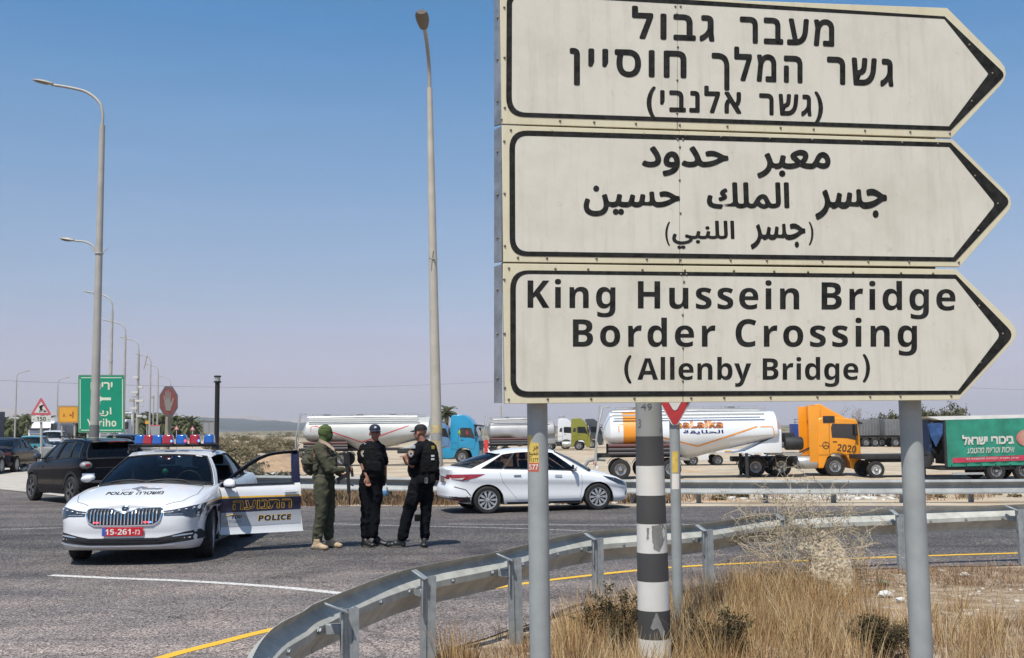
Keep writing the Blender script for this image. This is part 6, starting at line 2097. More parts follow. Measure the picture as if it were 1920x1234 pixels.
def street_lamp(label, X, d, H=11.2, low_arm=False, flip=1, group='street lamps along the road to the left', r=.12, detail=True, Yb=None, lean=0.0, bracket=True):
    b = P(X, 812, d)
    t = thing('street_lamp', label, 'street lamp', (b.x, b.y, 0), 0, group)
    a = (1.5 if low_arm else 1.35) * flip
    n = 16 if detail else 8
    pole = MB().tube([(0, 0, 0), (lean * .6, 0, H * .45), (lean, 0, H - 1.1)], [r, r * .78, r * .58], n)
    pole.build('pole', polem, t, smooth=50)
    arm = [Vector((lean, 0, H - 1.12)), Vector((lean, 0, H - .75)), Vector((lean - .10 * a / 1.35, 0, H - .42)), Vector((lean - .42 * a / 1.35, 0, H - .12)), Vector((lean - .85 * a / 1.35, 0, H + .02)), Vector((lean - a, 0, H + .12))]
    ar = MB().tube(spline(arm, 4), .042 if detail else .05, 8).build('arm', polem, t, smooth=50)
    lamp_head(ar, arm[-1] + Vector((.05 * flip, 0, .01)), (-flip, 0, .22), .62 if detail else .75)
    if low_arm:
        z = 6.75
        arm = [Vector((lean * .6 - r * .4, 0, z)), Vector((-.16, 0, z + .28)), Vector((-.40, 0, z + .42)), Vector((-.72, 0, z + .46))]
        ar = MB().tube(spline(arm, 4), .026, 8).build('arm', polem, t, smooth=50)
        lamp_head(ar, arm[-1], (-1, 0, .16), .42, .2)
    if bracket:
        z = H * .585
        for sx in (-1, 1):
            MB().tube([(sx * r * .6, 0, z), (sx * .24, 0, z + .16)], .014, 5).build('flag_bracket', polem, t)
        MB().lathe([(r * .85, -.03), (r * .9, 0), (r * .85, .03)], 14, mat=Matrix.Translation((lean * .5, 0, z))).build('bracket_band', polem, t)
    return t
L1 = street_lamp('tallest curved street lamp on the left, with a second lower arm', 177, 30, 11.68, low_arm=True, r=.135, lean=.0)
MB().tube([(0, 0, 1.62), (0, 0, 1.95)], .134, 16).build('painted_band', M('pole_grey_band', (.15, .15, .145), .7), L1, smooth=50)
MB().tube([(0, 0, 1.40), (0, 0, 1.60)], .136, 16).build('painted_band', M('pole_pale_band', (.5, .48, .42), .7), L1, smooth=50)
labs = [('second curved lamp in the receding row, rising just right of the tallest one', 205, 73), ('third curved lamp in the receding row, rising from the right edge of the green sign', 231, 92),
        ('fourth curved lamp in the receding row, beside the mast with camera boxes', 256.5, 109), ('fifth curved lamp in the receding row, counting from the tallest', 280, 133), ('sixth curved lamp in the receding row, just left of the hand sign', 294.5, 153)]
for lb_, x, d in labs:
    street_lamp(lb_, x, d, 11.2, r=.15, detail=False, bracket=d < 100)
street_lamp('farthest small lamp of the receding row, right behind the hand sign', 318, 184, 11.0, r=.16, detail=False, bracket=False)
street_lamp('small lamp curving to the right near the left edge of the picture', 28, 163, 11.0, flip=-1, r=.15, detail=False, bracket=False)
street_lamp('small lamp curving to the right between the roadworks sign and the orange sign', 106, 184, 11.0, flip=-1, r=.15, detail=False, bracket=False)
# the tall lamp in the middle
cb = P(820, 905, 27)
L2 = thing('street_lamp', 'tallest lamp pole in the middle, its head bending towards the viewer', 'street lamp', (cb.x, cb.y, 0))
pts_ = [P(821, 930, 27), P(819, 830, 27), P(814, 600, 27), P(809, 350, 27), P(805.5, 165, 27)]
MB().tube(pts_, [.15, .14, .118, .095, .07], 18).build('pole', M('lamp_pole_beige', (.46, .42, .35), .6, .05, var=.10, scale=2), L2, world=True, smooth=50)
ap_ = spline([P(805.5, 166, 27), P(804.5, 130, 26.95), P(802, 95, 26.7), P(798.5, 68, 26.3), P(795, 50, 25.8)], 5)
MB().tube(ap_, .05, 8).build('arm', headm, L2, world=True, smooth=50)
hb0, hb1 = P(794.5, 52, 25.85), P(790, 22, 25.0)
hd = (hb1 - hb0)
rows = []
hs_ = Vector((1, 0, 0))
hu = hs_.cross(hd.normalized())
for i in range(9):
    t = i / 8
    wd = .165 * (.45 + .55 * math.sin(math.pi * min(1, .1 + t * .62))) * (1 if t < .97 else .8)
    c = hb0.lerp(hb1, t)
    rows.append([c + hs_ * (wd * math.cos(a)) + hu * (.06 * math.sin(a)) for a in [2 * math.pi * k / 14 for k in range(14)]])
mb = MB().grid(rows, close=True)
mb.f += [tuple(range(14)), tuple(range(len(mb.v) - 14, len(mb.v)))]
mb.m += [0, 0]
mb.build('lamp_head', M('dark_lamp_head', (.13, .11, .09), .6), L2, world=True, smooth=50)
for X0, Y0, X1, Y1 in ((811, 486, 803, 484), (811, 486, 820, 485), (811, 482, 813, 470)):
    MB().tube([P(X0, Y0, 26.9), P(X1, Y1, 26.75)], .014, 5).build('flag_bracket', headm, L2, world=True)
for y0, y1, mm_ in ((797, 812, M('pole_yellow_patch', (.52, .42, .22), .7, var=.2, scale=6)), (812, 826, M('pole_grey_patch', (.33, .32, .30), .7, var=.2, scale=6)), (826, 838, MATS['pole_yellow_patch'])):
    MB().tube([P(818.5, y1, 27), P(818, y0, 27)], .146, 18, caps=False).build('painted_band', mm_, L2, world=True, smooth=50)
# dark lantern post
b = P(405, 900, 21.5)
lp = thing('lantern_post', 'slim black lantern post with a small glass top, behind the police car', 'lantern', (b.x, b.y, 0))
zt = P(405, 716, 21.5).z
MB().tube([(0, 0, 0), (0, 0, zt)], .048, 14).build('post', M('post_black', (.012, .012, .013), .5), lp, smooth=50)
MB().lathe([(.055, 0), (.075, .01), (.075, .03), (.06, .035)], 16, mat=Matrix.Translation((0, 0, zt - .02))).build('collar', MATS['post_black'], lp, smooth=40)
MB().lathe([(.055, 0), (.06, .08), (.0, .08)], 16, mat=Matrix.Translation((0, 0, zt + .015))).build('glass_lens', M('lantern_glass', (.35, .36, .35), .15, coat=1), lp, smooth=40)
MB().lathe([(.0, .03), (.07, .03), (.07, 0), (0, 0)], 16, mat=Matrix.Translation((0, 0, zt + .095))).build('cap', MATS['post_black'], lp, smooth=40)
# flat signs, laid out on a plane at their own distance
def plane_sign(name, label, d, X, k=0.0, cat='road sign'):
    b = P(X, 850, d)
    t = thing(name, label, cat, (b.x, b.y, 0))
    def mp_(x, y, l=0.0):
        return P(x, y, d + (x - X) * k - l)
    def plate(poly, nm, mat_, l0=0.0, l1=.02):
        n = len(poly)
        vs = [mp_(x, y, l1) for x, y in poly] + [mp_(x, y, l0) for x, y in poly]
        return MB().add(vs, [tuple(range(n)), tuple(range(n, 2 * n))] + [(i, (i + 1) % n, n + (i + 1) % n, n + i) for i in range(n)]).build(nm, mat_, t, world=True)
    def txt(s_, x0, x1, y0, y1, mat_, l=.03, bold=.02, nm='lettering', sh_=0):
        v, f = fit_box(s_, x0, x1, -y1, -y0, lambda x, y, z: mp_(x, -y, l + z), bold, sh_)
        return MB().add(v, f).build(nm, mat_, t, world=True, fix=False)
    def post(x, y0, r_, dd=.06, mat_=polem, x1=None):
        a, c = P(x, y0, d + dd), P(x1 or x, 850, d + dd)
        e = c + (c - a) * (c.z / max(.1, (a.z - c.z)))
        e.z = 0
        return MB().tube([a, e], r_, 10).build('post', mat_, t, world=True, smooth=50)
    return t, plate, txt, post
def rrect(x0, y0, x1, y1, r_, n=4):
    out = []
    for cx, cy, a0 in ((x1 - r_, y0 + r_, -90), (x1 - r_, y1 - r_, 0), (x0 + r_, y1 - r_, 90), (x0 + r_, y0 + r_, 180)):
        out += [(cx + r_ * math.cos(R(a0 + 90 * k / n)), cy + r_ * math.sin(R(a0 + 90 * k / n))) for k in range(n + 1)]
    return out
def ring(plate, outer, inner_, nm, mat_, l):
    pass
sgreen = M('sign_green', (.0, .23, .13), .45, var=.05, scale=3)
scream = M('sign_lettering_cream', (.60, .62, .48), .5)
t, plate, txt, post = plane_sign('direction_sign', 'green rectangular sign to Yeriho with a white left arrow, behind the tallest lamp pole', 38, 190)
plate(rrect(146.5, 703, 233.5, 811.5, 2), 'frame', M('green_sign_edge', (.10, .22, .15), .5), 0, .02)
plate(rrect(148.5, 705, 231.5, 809.5, 3), 'panel', sgreen, .021, .024)
for (a, b_) in (((152, 707.5, 228, 709), 0), ((152, 806, 228, 807.5), 0), ((149.5, 711, 151, 804), 0), ((229, 711, 230.5, 804), 0)):
    plate([(a[0], a[1]), (a[2], a[1]), (a[2], a[3]), (a[0], a[3])], 'border_strip', scream, .025, .027)
txt(he('יריחו'), 170, 211, 716.5, 731, scream, .03, .03)
txt(arabic('اريحا'), 169, 209, 764, 781, scream, .03, .02)
txt(bold_sans('Yeriho'), 163, 218, 785, 800, scream, .03, .0)
plate([(177, 748), (187.5, 737.5), (187.5, 743), (192, 745.5), (208, 745.5), (208, 750.5), (192, 750.5), (187.5, 753), (187.5, 758.5)], 'arrow', scream, .025, .028)
for x in (165, 215): post(x, 745, .05)
t, plate, txt, post = plane_sign('direction_sign', 'small orange diversion sign with an A and black arrows, left of the green sign', 39.5, 128)
plate(rrect(108, 760.5, 147.5, 793.5, 2), 'frame', M('sign_back_tan', (.30, .24, .17), .6), 0, .02)
plate(rrect(110.5, 763, 146, 792, 3), 'border_panel', M('orange_sign_edge', (.55, .23, .02), .5), .021, .024)
plate(rrect(112, 764.5, 144.5, 790.5, 2.5), 'panel', M('orange_sign_face', (.66, .32, .035), .5, var=.05, scale=4), .025, .027)
txt(bold_sans('A'), 117.5, 122.5, 775.5, 782, M('faded_letter_red', (.28, .08, .02), .6), .03, .0)
plate([(136.5, 770), (139, 776), (137.8, 776), (137.5, 784), (136, 785), (135.5, 781), (133, 779.5), (133, 781), (129, 778), (133.5, 776), (133.2, 777.8), (136, 779), (136, 776), (134.8, 776)], 'arrow', MATS['faded_letter_red'], .028, .031)
for x in (116, 140): post(x, 775, .035)
t, plate, txt, post = plane_sign('warning_sign', 'red and white triangular roadworks sign above a 150 plate on a grey post', 36, 77)
swhite = M('sign_plate_white', (.55, .54, .48), .5, var=.06, scale=8)
plate([(77, 746), (79, 747.5), (95.8, 776), (95, 778.5), (59, 778.5), (58.2, 776), (75, 747.5)], 'red_border', M('faded_sign_red', (.48, .10, .12), .5, var=.1, scale=6), 0, .015)
plate([(77, 753.2), (90.2, 774.2), (63.8, 774.2)], 'white_centre', swhite, .016, .019)
for poly in ([(74, 761), (79, 759.5), (82, 760), (80, 762.5), (78.5, 766), (79.5, 772), (78, 772.5), (77, 768), (75.5, 772.5), (73.5, 772.5), (75, 767), (73.3, 764)], [(81, 772.6), (84.3, 768.8), (87.6, 772.6)], [(78.5, 766), (84, 771), (83.2, 771.5), (77.8, 767)], [(80.6, 758.4), (82.4, 758.8), (82, 760.8), (80.2, 760.4)]):
    plate(poly, 'pictogram', ink, .020, .022)
plate([(59, 779.5), (95.5, 779.5), (95.5, 791.5), (59, 791.5)], 'distance_plate', swhite, 0, .015)
txt('- ' + bold_sans('150') + ' -', 62, 92.5, 781.5, 789.5, ink, .018, .0)
post(77.2, 770, .04, x1=77.4)
t, plate, txt, post = plane_sign('stop_sign', 'faded red octagonal stop sign with a white hand, turned aside on a leaning post', 31, 316, k=.019)
def octo(rx, ry, cx=316.3, cy=753): return [(cx + rx * math.cos(R(22.5 + 45 * k)), cy + ry * math.sin(R(22.5 + 45 * k))) for k in range(8)]
plate(octo(18.8, 31), 'border', M('stop_sign_edge', (.33, .27, .25), .6), 0, .015)
plate(octo(16.2, 26.5), 'panel', M('faded_stop_red', (.56, .17, .13), .55, var=.12, scale=7), .016, .019)
hand = [(311, 770), (309.5, 760), (308, 752), (306.6, 742), (308.4, 741.5), (310, 750), (310.6, 750), (310, 734), (312, 733.5), (313, 748), (313.8, 748), (314, 731.5), (316.2, 731.5), (316.2, 748), (317, 748), (318.2, 735), (320, 735.5), (319.4, 752), (320.6, 755), (324.5, 745.5), (326, 747), (323.4, 757), (320.5, 765), (320, 770)]
plate(hand, 'hand_pictogram', M('faded_hand_cream', (.62, .55, .44), .6), .020, .024)
MB().tube([P(316.5, 775, 31.1), P(313, 830, 31.1), P(309, 905, 31.1)], .085, 12).build('post', M('post_tan', (.30, .26, .20), .8, var=.25, scale=5), t, world=True, smooth=50)
# far small signs, mast and boards
for lb_, x, y, d in (('tiny triangular warning sign on a thin post right of the hand sign', 331, 803, 95), ('tiny triangular warning sign on a thin post, second one right of the hand sign', 361, 804, 100)):
    t, plate, txt, post = plane_sign('warning_sign', lb_, d, x)
    plate([(x, y - 6), (x + 5, y + 3), (x - 5, y + 3)], 'red_border', MATS['faded_sign_red'], 0, .02)
    plate([(x, y - 3.2), (x + 2.6, y + 1.6), (x - 2.6, y + 1.6)], 'white_centre', swhite, .021, .024)
    post(x, y, .04)
t, plate, txt, post = plane_sign('information_board', 'grey noticeboard with a red edge on short posts, under the row of lamps', 60, 290, cat='board')
plate([(282, 797), (300, 797), (300, 799), (282, 799)], 'red_top', MATS['faded_sign_red'], 0, .05)
plate([(282, 799.3), (300, 799.3), (299, 818), (283, 818)], 'panel', M('board_grey', (.26, .27, .28), .6, var=.1, scale=6), 0, .05)
for x in (284, 298): post(x, 815, .04)
t, plate, txt, post = plane_sign('marker_sign', 'small orange square sign on a far lamp post', 105, 276)
plate([(272, 789), (279, 789), (279, 795), (272, 795)], 'panel', MATS['orange_sign_face'], 0, .05)
post(275.5, 792, .05)
t, plate, txt, post = plane_sign('hoarding_frame', 'thin rusty hoarding frame standing in the scrub left of the lantern post', 110, 391, cat='frame')
for a in ((380, 789, 381, 815), (401, 789, 402, 815), (380, 789, 402, 790), (391, 789, 391.6, 815)):
    plate([(a[0], a[1]), (a[2], a[1]), (a[2], a[3]), (a[0], a[3])], 'frame_bar', M('rusty_bar', (.26, .20, .16), .8), 0, .05)
plate([(381, 790), (400.5, 790), (400.5, 812), (381, 812)], 'netting', M('netting_grey', (.24, .25, .26), .8), -.02, 0)
b = P(256, 850, 100)
mast = thing('camera_mast', 'far mast carrying camera boxes and dishes beside the fourth lamp', 'mast', (b.x, b.y, 0))
MB().tube([(0, 0, 0), (0, 0, 9.0)], [.17, .10], 10).build('pole', MATS['lamp_head_grey'], mast, smooth=50)
for z, dx, w in ((3.2, .25, .25), (3.9, -.3, .3), (4.6, .2, .4), (5.4, -.25, .3), (5.9, .3, .2), (6.8, -.2, .25)):
    MB().box((dx, -.1, z), (w * 2, .2, .22)).build('camera_box', MATS['sign_plate_white'], mast, bevel=.02)
for z in (4.1, 5.0): MB().box((0, 0, z), (1.2, .06, .06)).build('cross_arm', polem, mast)
MB().tube([(.5, 0, 7.6), (.8, 0, 8.9)], .06, 6).build('antenna', polem, mast)
for lb_, x, d, y0 in (('thin camera pole standing between the fourth and fifth lamps', 249, 120, 748), ('thin camera pole standing beside the sixth lamp of the row', 286, 150, 742)):
    b = P(x, 850, d)
    t = thing('camera_pole', lb_, 'pole', (b.x, b.y, 0))
    MB().tube([(0, 0, 0), (0, 0, P(x, y0, d).z)], .09, 8).build('pole', polem, t)
    MB().box((-.25, 0, P(x, y0 + 3, d).z), (.5, .25, .3)).build('camera_box', headm, t)
b = P(940, 850, 125)
t = thing('pole', 'thin far pole rising between the grey tank trailer and the sign edge', 'pole', (b.x, b.y, LOT))
MB().tube([(0, 0, 0), (0, 0, 5.3)], [.12, .09], 8).build('shaft', polem, t)
# power line high above the far plain
for nm_, a, b_, sag in (('power_line', (-200, 705, 260), (1000, 712, 420), 1.0), ('power_line', (1500, 706, 300), (2300, 722, 420), 1.0)):
    pa_, pb_ = P(*a), P(*b_)
    mb = MB().tube([pa_.lerp(pb_, k / 24) - Vector((0, 0, 3 * sag * math.sin(math.pi * k / 24))) for k in range(25)], .045, 4)
    tag(mb.build('power_line', M('cable_grey', (.20, .20, .22), .7)), 'thin overhead cable crossing the sky ' + ('left of the big sign, low above the palms' if a[0] < 0 else 'at the far right, below the arrow tip'), 'cable')
# ================================================================ PEOPLE
def chain(mb, pts, n=14, sy=1.0):
    """tapering limb with round joints: pts (Vector, radius)"""
    ps = [p for p, r in pts]
    rr = [r for p, r in pts]
    mb.tube(ps, rr, n, sy=1.0)
    for p, r in pts: mb.ell(p, (r, r * sy, r), 12, 8)
def remesh(mb, name, mat_, parent, voxel=0.01, smooth=2, fold=0.0, fs=9.0, stretch=(1, 1, .45), fmask=None):
    me = bpy.data.meshes.new('tmp')
    me.from_pydata([tuple(v) for v in mb.v], [], mb.f)
    o = bpy.data.objects.new('tmp', me)
    COL.objects.link(o)
    m = o.modifiers.new('r', 'REMESH')
    m.mode = 'VOXEL'
    m.voxel_size = voxel
    m.adaptivity = 0
    if smooth:
        s_ = o.modifiers.new('s', 'SMOOTH')
        s_.factor, s_.iterations = .6, smooth
    bpy.context.view_layer.update()
    dg = bpy.context.evaluated_depsgraph_get()
    nm = bpy.data.meshes.new_from_object(o.evaluated_get(dg))
    bpy.data.objects.remove(o)
    if fold:
        nm.update()
        for v in nm.vertices:
            c = v.co
            q = Vector((c.x * stretch[0], c.y * stretch[1], c.z / stretch[2])) * fs
            a = noise.noise(q + Vector((3.3, 0, parent.location.x))) + .5 * noise.noise(q * 2.3)
            k = fmask(c) if fmask else 1
            v.co = c + v.normal * (fold * k * (a - .2 + .8 * abs(a)))
    root = parent
    while root.parent: root = root.parent
    nm.transform(Matrix.Translation(-root.location))
    nm.materials.clear()
    nm.materials.append(mat_)
    nm.shade_smooth()
    nm.name = name
    ob = bpy.data.objects.new(name, nm)
    COL.objects.link(ob)
    ob.parent = parent
    return ob
skin = M('skin', (.28, .14, .088), .55, var=.12, scale=25)
skin2 = M('sunburnt_skin', (.27, .125, .08), .55, var=.12, scale=25)
olive_c = M('olive_uniform', (.062, .062, .040), .9, spec=.2, var=.22, scale=14, bump=.25, dist=.01)
olive_d = M('olive_webbing', (.050, .050, .032), .9, var=.3, scale=24, bump=.3, dist=.01)
bala = M('green_balaclava', (.062, .092, .024), .9, var=.15, scale=20, bump=.2, dist=.006)
navy_c = M('dark_navy_uniform', (.0045, .005, .0075), .9, spec=.15, var=.3, scale=14, bump=.25, dist=.01)
navy_v = M('black_vest', (.0035, .0035, .0042), .85, spec=.2, var=.4, scale=20, bump=.3, dist=.008)
tan_b = M('tan_boot_suede', (.42, .31, .20), .85, var=.15, scale=25)
black_b = M('black_shoe', (.012, .012, .013), .5)
sole_m = M('dusty_sole', (.10, .09, .08), .9)
gun_m = M('rifle_black', (.012, .012, .013), .4)
def person(label, X, d):
    b = P(X, 1000, d)
    return thing('person', label, 'person', (b.x, b.y, 0))
def hand(mb, wrist, dirv, side_, curl=.5, L=.18, palm_n=None):
    """palm, four curled fingers and a thumb"""
    d = Vector(dirv).normalized()
    s = Vector(side_)
    s = (s - d * s.dot(d)).normalized()
    n = d.cross(s)
    chain(mb, [(wrist, .026), (wrist + d * .035, .030), (wrist + d * .08, .032)])
    for k in (-1, 0, 1): chain(mb, [(wrist + d * .03 + s * .015 * k, .018), (wrist + d * .085 + s * .026 * k, .016)], 8)
    for k, f in enumerate((.86, 1.0, .95, .75)):
        b = wrist + d * .088 + s * (-.033 + .022 * k)
        a1, a2 = curl * .6, curl * 1.5
        p1 = b + (d * math.cos(a1) + n * math.sin(a1)) * (.040 * f)
        p2 = p1 + (d * math.cos(a2) + n * math.sin(a2)) * (.030 * f)
        p3 = p2 + (d * math.cos(a2 * 1.3) + n * math.sin(a2 * 1.3)) * (.022 * f)
        chain(mb, [(b, .0105), (p1, .0100), (p2, .0092), (p3, .0082)], 8)
    t0 = wrist + d * .03 - s * .028
    t1 = t0 + (d * .7 - s * .6 + n * .35).normalized() * .040
    t2 = t1 + (d * .9 - s * .1 + n * .4).normalized() * .032
    chain(mb, [(t0, .0145), (t1, .0120), (t2, .0098)], 8)
def boot(name, heel, toe, mat_, parent, h=.15, w=.047):
    """shoe from heel to toe on the ground"""
    h0, t0 = Vector((heel.x, heel.y, 0)), Vector((toe.x, toe.y, 0))
    d = (t0 - h0).normalized()
    s = Vector((-d.y, d.x, 0))
    L = (t0 - h0).length
    mb = MB()
    for t, r, z in ((.12, .040, .045), (.3, .042, .055), (.5, .044, .052), (.7, .047, .042), (.88, .040, .036)):
        mb.ell(h0 + d * (L * t) + Vector((0, 0, z)), (r * 1.25, r * 1.12, z), 12, 8)
    chain(mb, [(h0 + d * .05 + Vector((0, 0, .06)), .045), (h0 + d * .055 + Vector((0, 0, h)), .047)])
    chain(mb, [(h0 + d * (L * .35) + Vector((0, 0, .07)), .040), (h0 + d * .08 + Vector((0, 0, h * .9)), .042)])
    b = remesh(mb, name, mat_, parent, .009, 2, .003, 30)
    so = []
    for k in range(20):
        a = 2 * math.pi * k / 20
        c = math.cos(a)
        so.append(h0 + d * (L * .5 + (L * .53) * c) + s * ((.046 if c > 0 else .040) * math.sin(a) * (1.05 - .10 * c)))
    q = MB().add([p + Vector((0, 0, .004)) for p in so] + [p + Vector((0, 0, .028)) for p in so], [tuple(range(20)), tuple(range(20, 40))] + [(k, (k + 1) % 20, 20 + (k + 1) % 20, 20 + k) for k in range(20)])
    q.build('sole', sole_m, b, world=True, smooth=40)
    return b
def head_shape(mb, c, fwd, up=Vector((0, 0, 1)), s=1.0):
    """skull, jaw, nose, brow and ears; c is the middle of the head"""
    f = Vector(fwd).normalized()
    u = (up - f * up.dot(f)).normalized()
    r = f.cross(u)
    mt = Matrix((r, f, u)).transposed()
    def e(x, y, z, rx, ry, rz): mb.ell(Vector(c) + mt @ Vector((x * s, y * s, z * s)), (rx * s, ry * s, rz * s), 14, 10, mat=mt)
    e(0, -.012, .035, .077, .096, .085)
    e(0, .025, -.03, .062, .068, .075)
    e(0, .045, -.082, .040, .042, .030)
    e(0, .078, .012, .050, .014, .012)
    e(0, .096, -.022, .013, .020, .018)
    e(0, .088, -.002, .010, .012, .030)
    e(0, .082, -.052, .026, .010, .008)
    e(0, .080, -.063, .022, .010, .007)
    for sg in (-1, 1):
        e(.036 * sg, .060, -.022, .022, .020, .02)
        e(.079 * sg, -.008, -.010, .010, .020, .033)
    return mt
# ---------------- the soldier in green
D1 = 15.9
s1 = person('soldier in olive green uniform and full green balaclava, holding a rifle muzzle down', 603, D1)
J = lambda X, Y, dy=0.0: P(X, Y, D1 + dy)
hc = J(610.5, 811.5)
fwd1 = Vector((.93, .25, -.05))
mb = MB()
mtx = head_shape(mb, hc, fwd1)
chain(mb, [(hc + Vector((-.01, 0, -.05)), .060), (J(606, 834), .065)])
chain(mb, [(J(601, 845), .13), (J(603, 870), .13), (J(606, 895), .13)])
for dy, xs_ in ((-.12, (603, 603, 596)), (.12, (614, 615, 617))):
    chain(mb, [(J(xs_[0], 905, dy), .08), (J(xs_[1], 957, dy), .055), (J(xs_[2], 1008, dy), .04)])
rh_w = J(645, 881, -.16)
chain(mb, [(J(601, 846, -.17), .055), (J(617, 880, -.24), .045), (rh_w, .028)])
lh_w = J(641, 889, .02)
chain(mb, [(J(606, 846, .16), .055), (J(626, 878, .17), .045), (lh_w, .028)])
hand(mb, rh_w, Vector((1, .15, .1)), Vector((0, .1, 1)), 1.1)
hand(mb, lh_w, Vector((1, -.3, -.3)), Vector((0, .3, 1)), 1.1)
remesh(mb, 'body', skin, s1, .0095, 1)
mb = MB()      # balaclava
f = fwd1.normalized()
mb.ell(hc + Vector((-.008, 0, .018)), (.108, .094, .108), 18, 12)
mb.ell(hc + f * .022 + Vector((0, 0, -.045)), (.086, .080, .082), 16, 10)
mb.ell(hc + f * .082 + Vector((0, 0, -.025)), (.026, .022, .03), 12, 8)
chain(mb, [(hc + Vector((-.012, 0, -.05)), .078), (J(606, 832), .084)])
remesh(mb, 'balaclava', bala, s1, .009, 3, .007, 14, (1, 1, .22))
gl_ = MB().ell(hc + f * .085 + Vector((0, -.035, .008)), (.016, .030, .015), 10, 6, mat=mtx.to_3x3())
gl_.build('sunglasses', gun_m, s1, world=True, smooth=60)
mb = MB()      # jacket
chain(mb, [(J(603, 843, -.04), .135), (J(603, 843, .05), .135), (J(604, 866, 0), .145), (J(606, 893, 0), .135)], 18)
chain(mb, [(J(604, 843, -.10), .11), (J(606, 862, -.06), .12)])
chain(mb, [(J(597, 841, -.16), .078), (J(606, 858, -.22), .075), (J(617, 879, -.245), .066), (J(631, 882, -.215), .058), (J(642, 881.5, -.17), .050)])
chain(mb, [(J(608, 843, .16), .078), (J(616, 862, .20), .072), (J(626, 878, .17), .062), (J(638, 887, .06), .050)])
mb.ell(J(606, 833), (.10, .09, .045))
remesh(mb, 'jacket', olive_c, s1, .011, 2, .012, 11, (1, 1, .7))
mb = MB()      # trousers
chain(mb, [(J(604, 897, -.03), .140), (J(609, 906, 0), .150), (J(612, 905, .05), .135)], 16)
chain(mb, [(J(603, 908, -.11), .122), (J(603, 930, -.12), .112), (J(603, 957, -.13), .092), (J(600, 975, -.12), .088), (J(597, 995, -.12), .083), (J(594, 1012, -.12), .080)])
chain(mb, [(J(613, 908, .10), .118), (J(616, 932, .12), .106), (J(616, 957, .12), .088), (J(616, 978, .12), .082), (J(617, 1006, .12), .074)])
remesh(mb, 'trousers', olive_c, s1, .013, 1, .016, 8, (1, 1, .8))
boot('boot', J(587, 1020, -.13), J(613, 1020, -.22), tan_b, s1)
boot('boot', J(611, 1014, .14), J(640, 1014, .06), tan_b, s1)
mb = MB()      # plate carrier with pouches
chain(mb, [(J(608, 846, -.02), .150), (J(609, 870, -.02), .155), (J(608, 886, -.01), .150)], 18)
for k in range(3): mb.box(J(624, 868 + 1.5 * k, -.10 + .1 * k), (.10, .09, .16))
remesh(mb, 'vest', olive_d, s1, .012, 2, .010, 14)
mb = MB()
mb.tube([J(607 + 18.6 * math.cos(a), 895 + 1.2 * math.sin(a), -.01 + .145 * math.sin(a)) for a in [2 * math.pi * k / 24 for k in range(25)]], .028, 8)
mb.build('belt', olive_d, s1, world=True, smooth=50)
mb = MB()      # backpack
chain(mb, [(J(584, 848, .02), .105), (J(581, 866, .02), .12), (J(582, 878, .02), .10)], 16)
mb.ell(J(578, 866, -.02), (.10, .13, .12))
mb.box(J(577, 876, .0), (.11, .2, .12))
mb.ell(J(592, 876, -.12), (.05, .05, .08))
bp = remesh(mb, 'backpack', olive_d, s1, .012, 2, .014, 13)
MB().tube([J(590, 840, -.13), J(597, 834, -.13), J(605, 838, -.15), J(604, 860, -.17), J(594, 874, -.16)], .016, 6).build('shoulder_strap', olive_d, bp, world=True, smooth=50)
for y in (858, 868): MB().tube([J(576, y, -.14), J(584, y + 1, -.15), J(592, y - 1, -.15)], .009, 5).build('pack_strap', olive_c, bp, world=True)
slg = MB()
pts_ = [J(598, 826.5, -.10), J(606, 829, -.16), J(616, 835, -.19), J(627, 844, -.19)]
slg.grid([[p + Vector((0, 0, .026)), p + Vector((.012, -.012, -.028))] for p in spline(pts_, 5)])
slg.build('rifle_sling', M('tan_sling', (.40, .29, .22), .85, var=.1, scale=20), s1, world=True, smooth=60)
MB().tube([J(627, 844, -.19), J(640, 862, -.2), J(651, 880, -.19)], .012, 6).build('sling_strap', olive_d, s1, world=True)
MB().ell(J(609, 851, -.225), (.045, .012, .042)).build('shoulder_patch', M('patch_maroon', (.09, .03, .02), .9), s1, world=True)
rf = thing('rifle', 'black assault rifle with optic held muzzle down by the soldier in green', 'rifle', tuple(J(654, 946, -.17)))
b0 = J(656, 946, -.17)
def RB(x0, y0, x1, y1, w, h, nm, dy=-.17):
    return MB().bar(J(x0, y0, dy), J(x1, y1, dy), w, h).build(nm, gun_m, rf, world=True, bevel=.003, seg=1)
MB().tube([J(653.6, 920, -.17), J(656.3, 947, -.17)], .011, 8).build('barrel', gun_m, rf, world=True, smooth=50)
RB(652.6, 888, 654.3, 925, .045, .052, 'handguard')
RB(651.6, 868, 652.7, 890, .05, .07, 'receiver')
RB(649.5, 849, 650.5, 870, .075, .10, 'stock')
MB().ell(J(649.5, 852, -.17), (.055, .03, .05)).build('stock_pad', gun_m, rf, world=True, smooth=60)
RB(652.5, 889, 632, 900, .036, .055, 'magazine')
RB(637, 897, 634, 908, .03, .045, 'grip')
RB(659, 877, 661, 894, .035, .04, 'optic')
RB(655, 882, 659, 883, .02, .03, 'optic_mount')
RB(656, 908, 663, 911, .012, .02, 'sight')
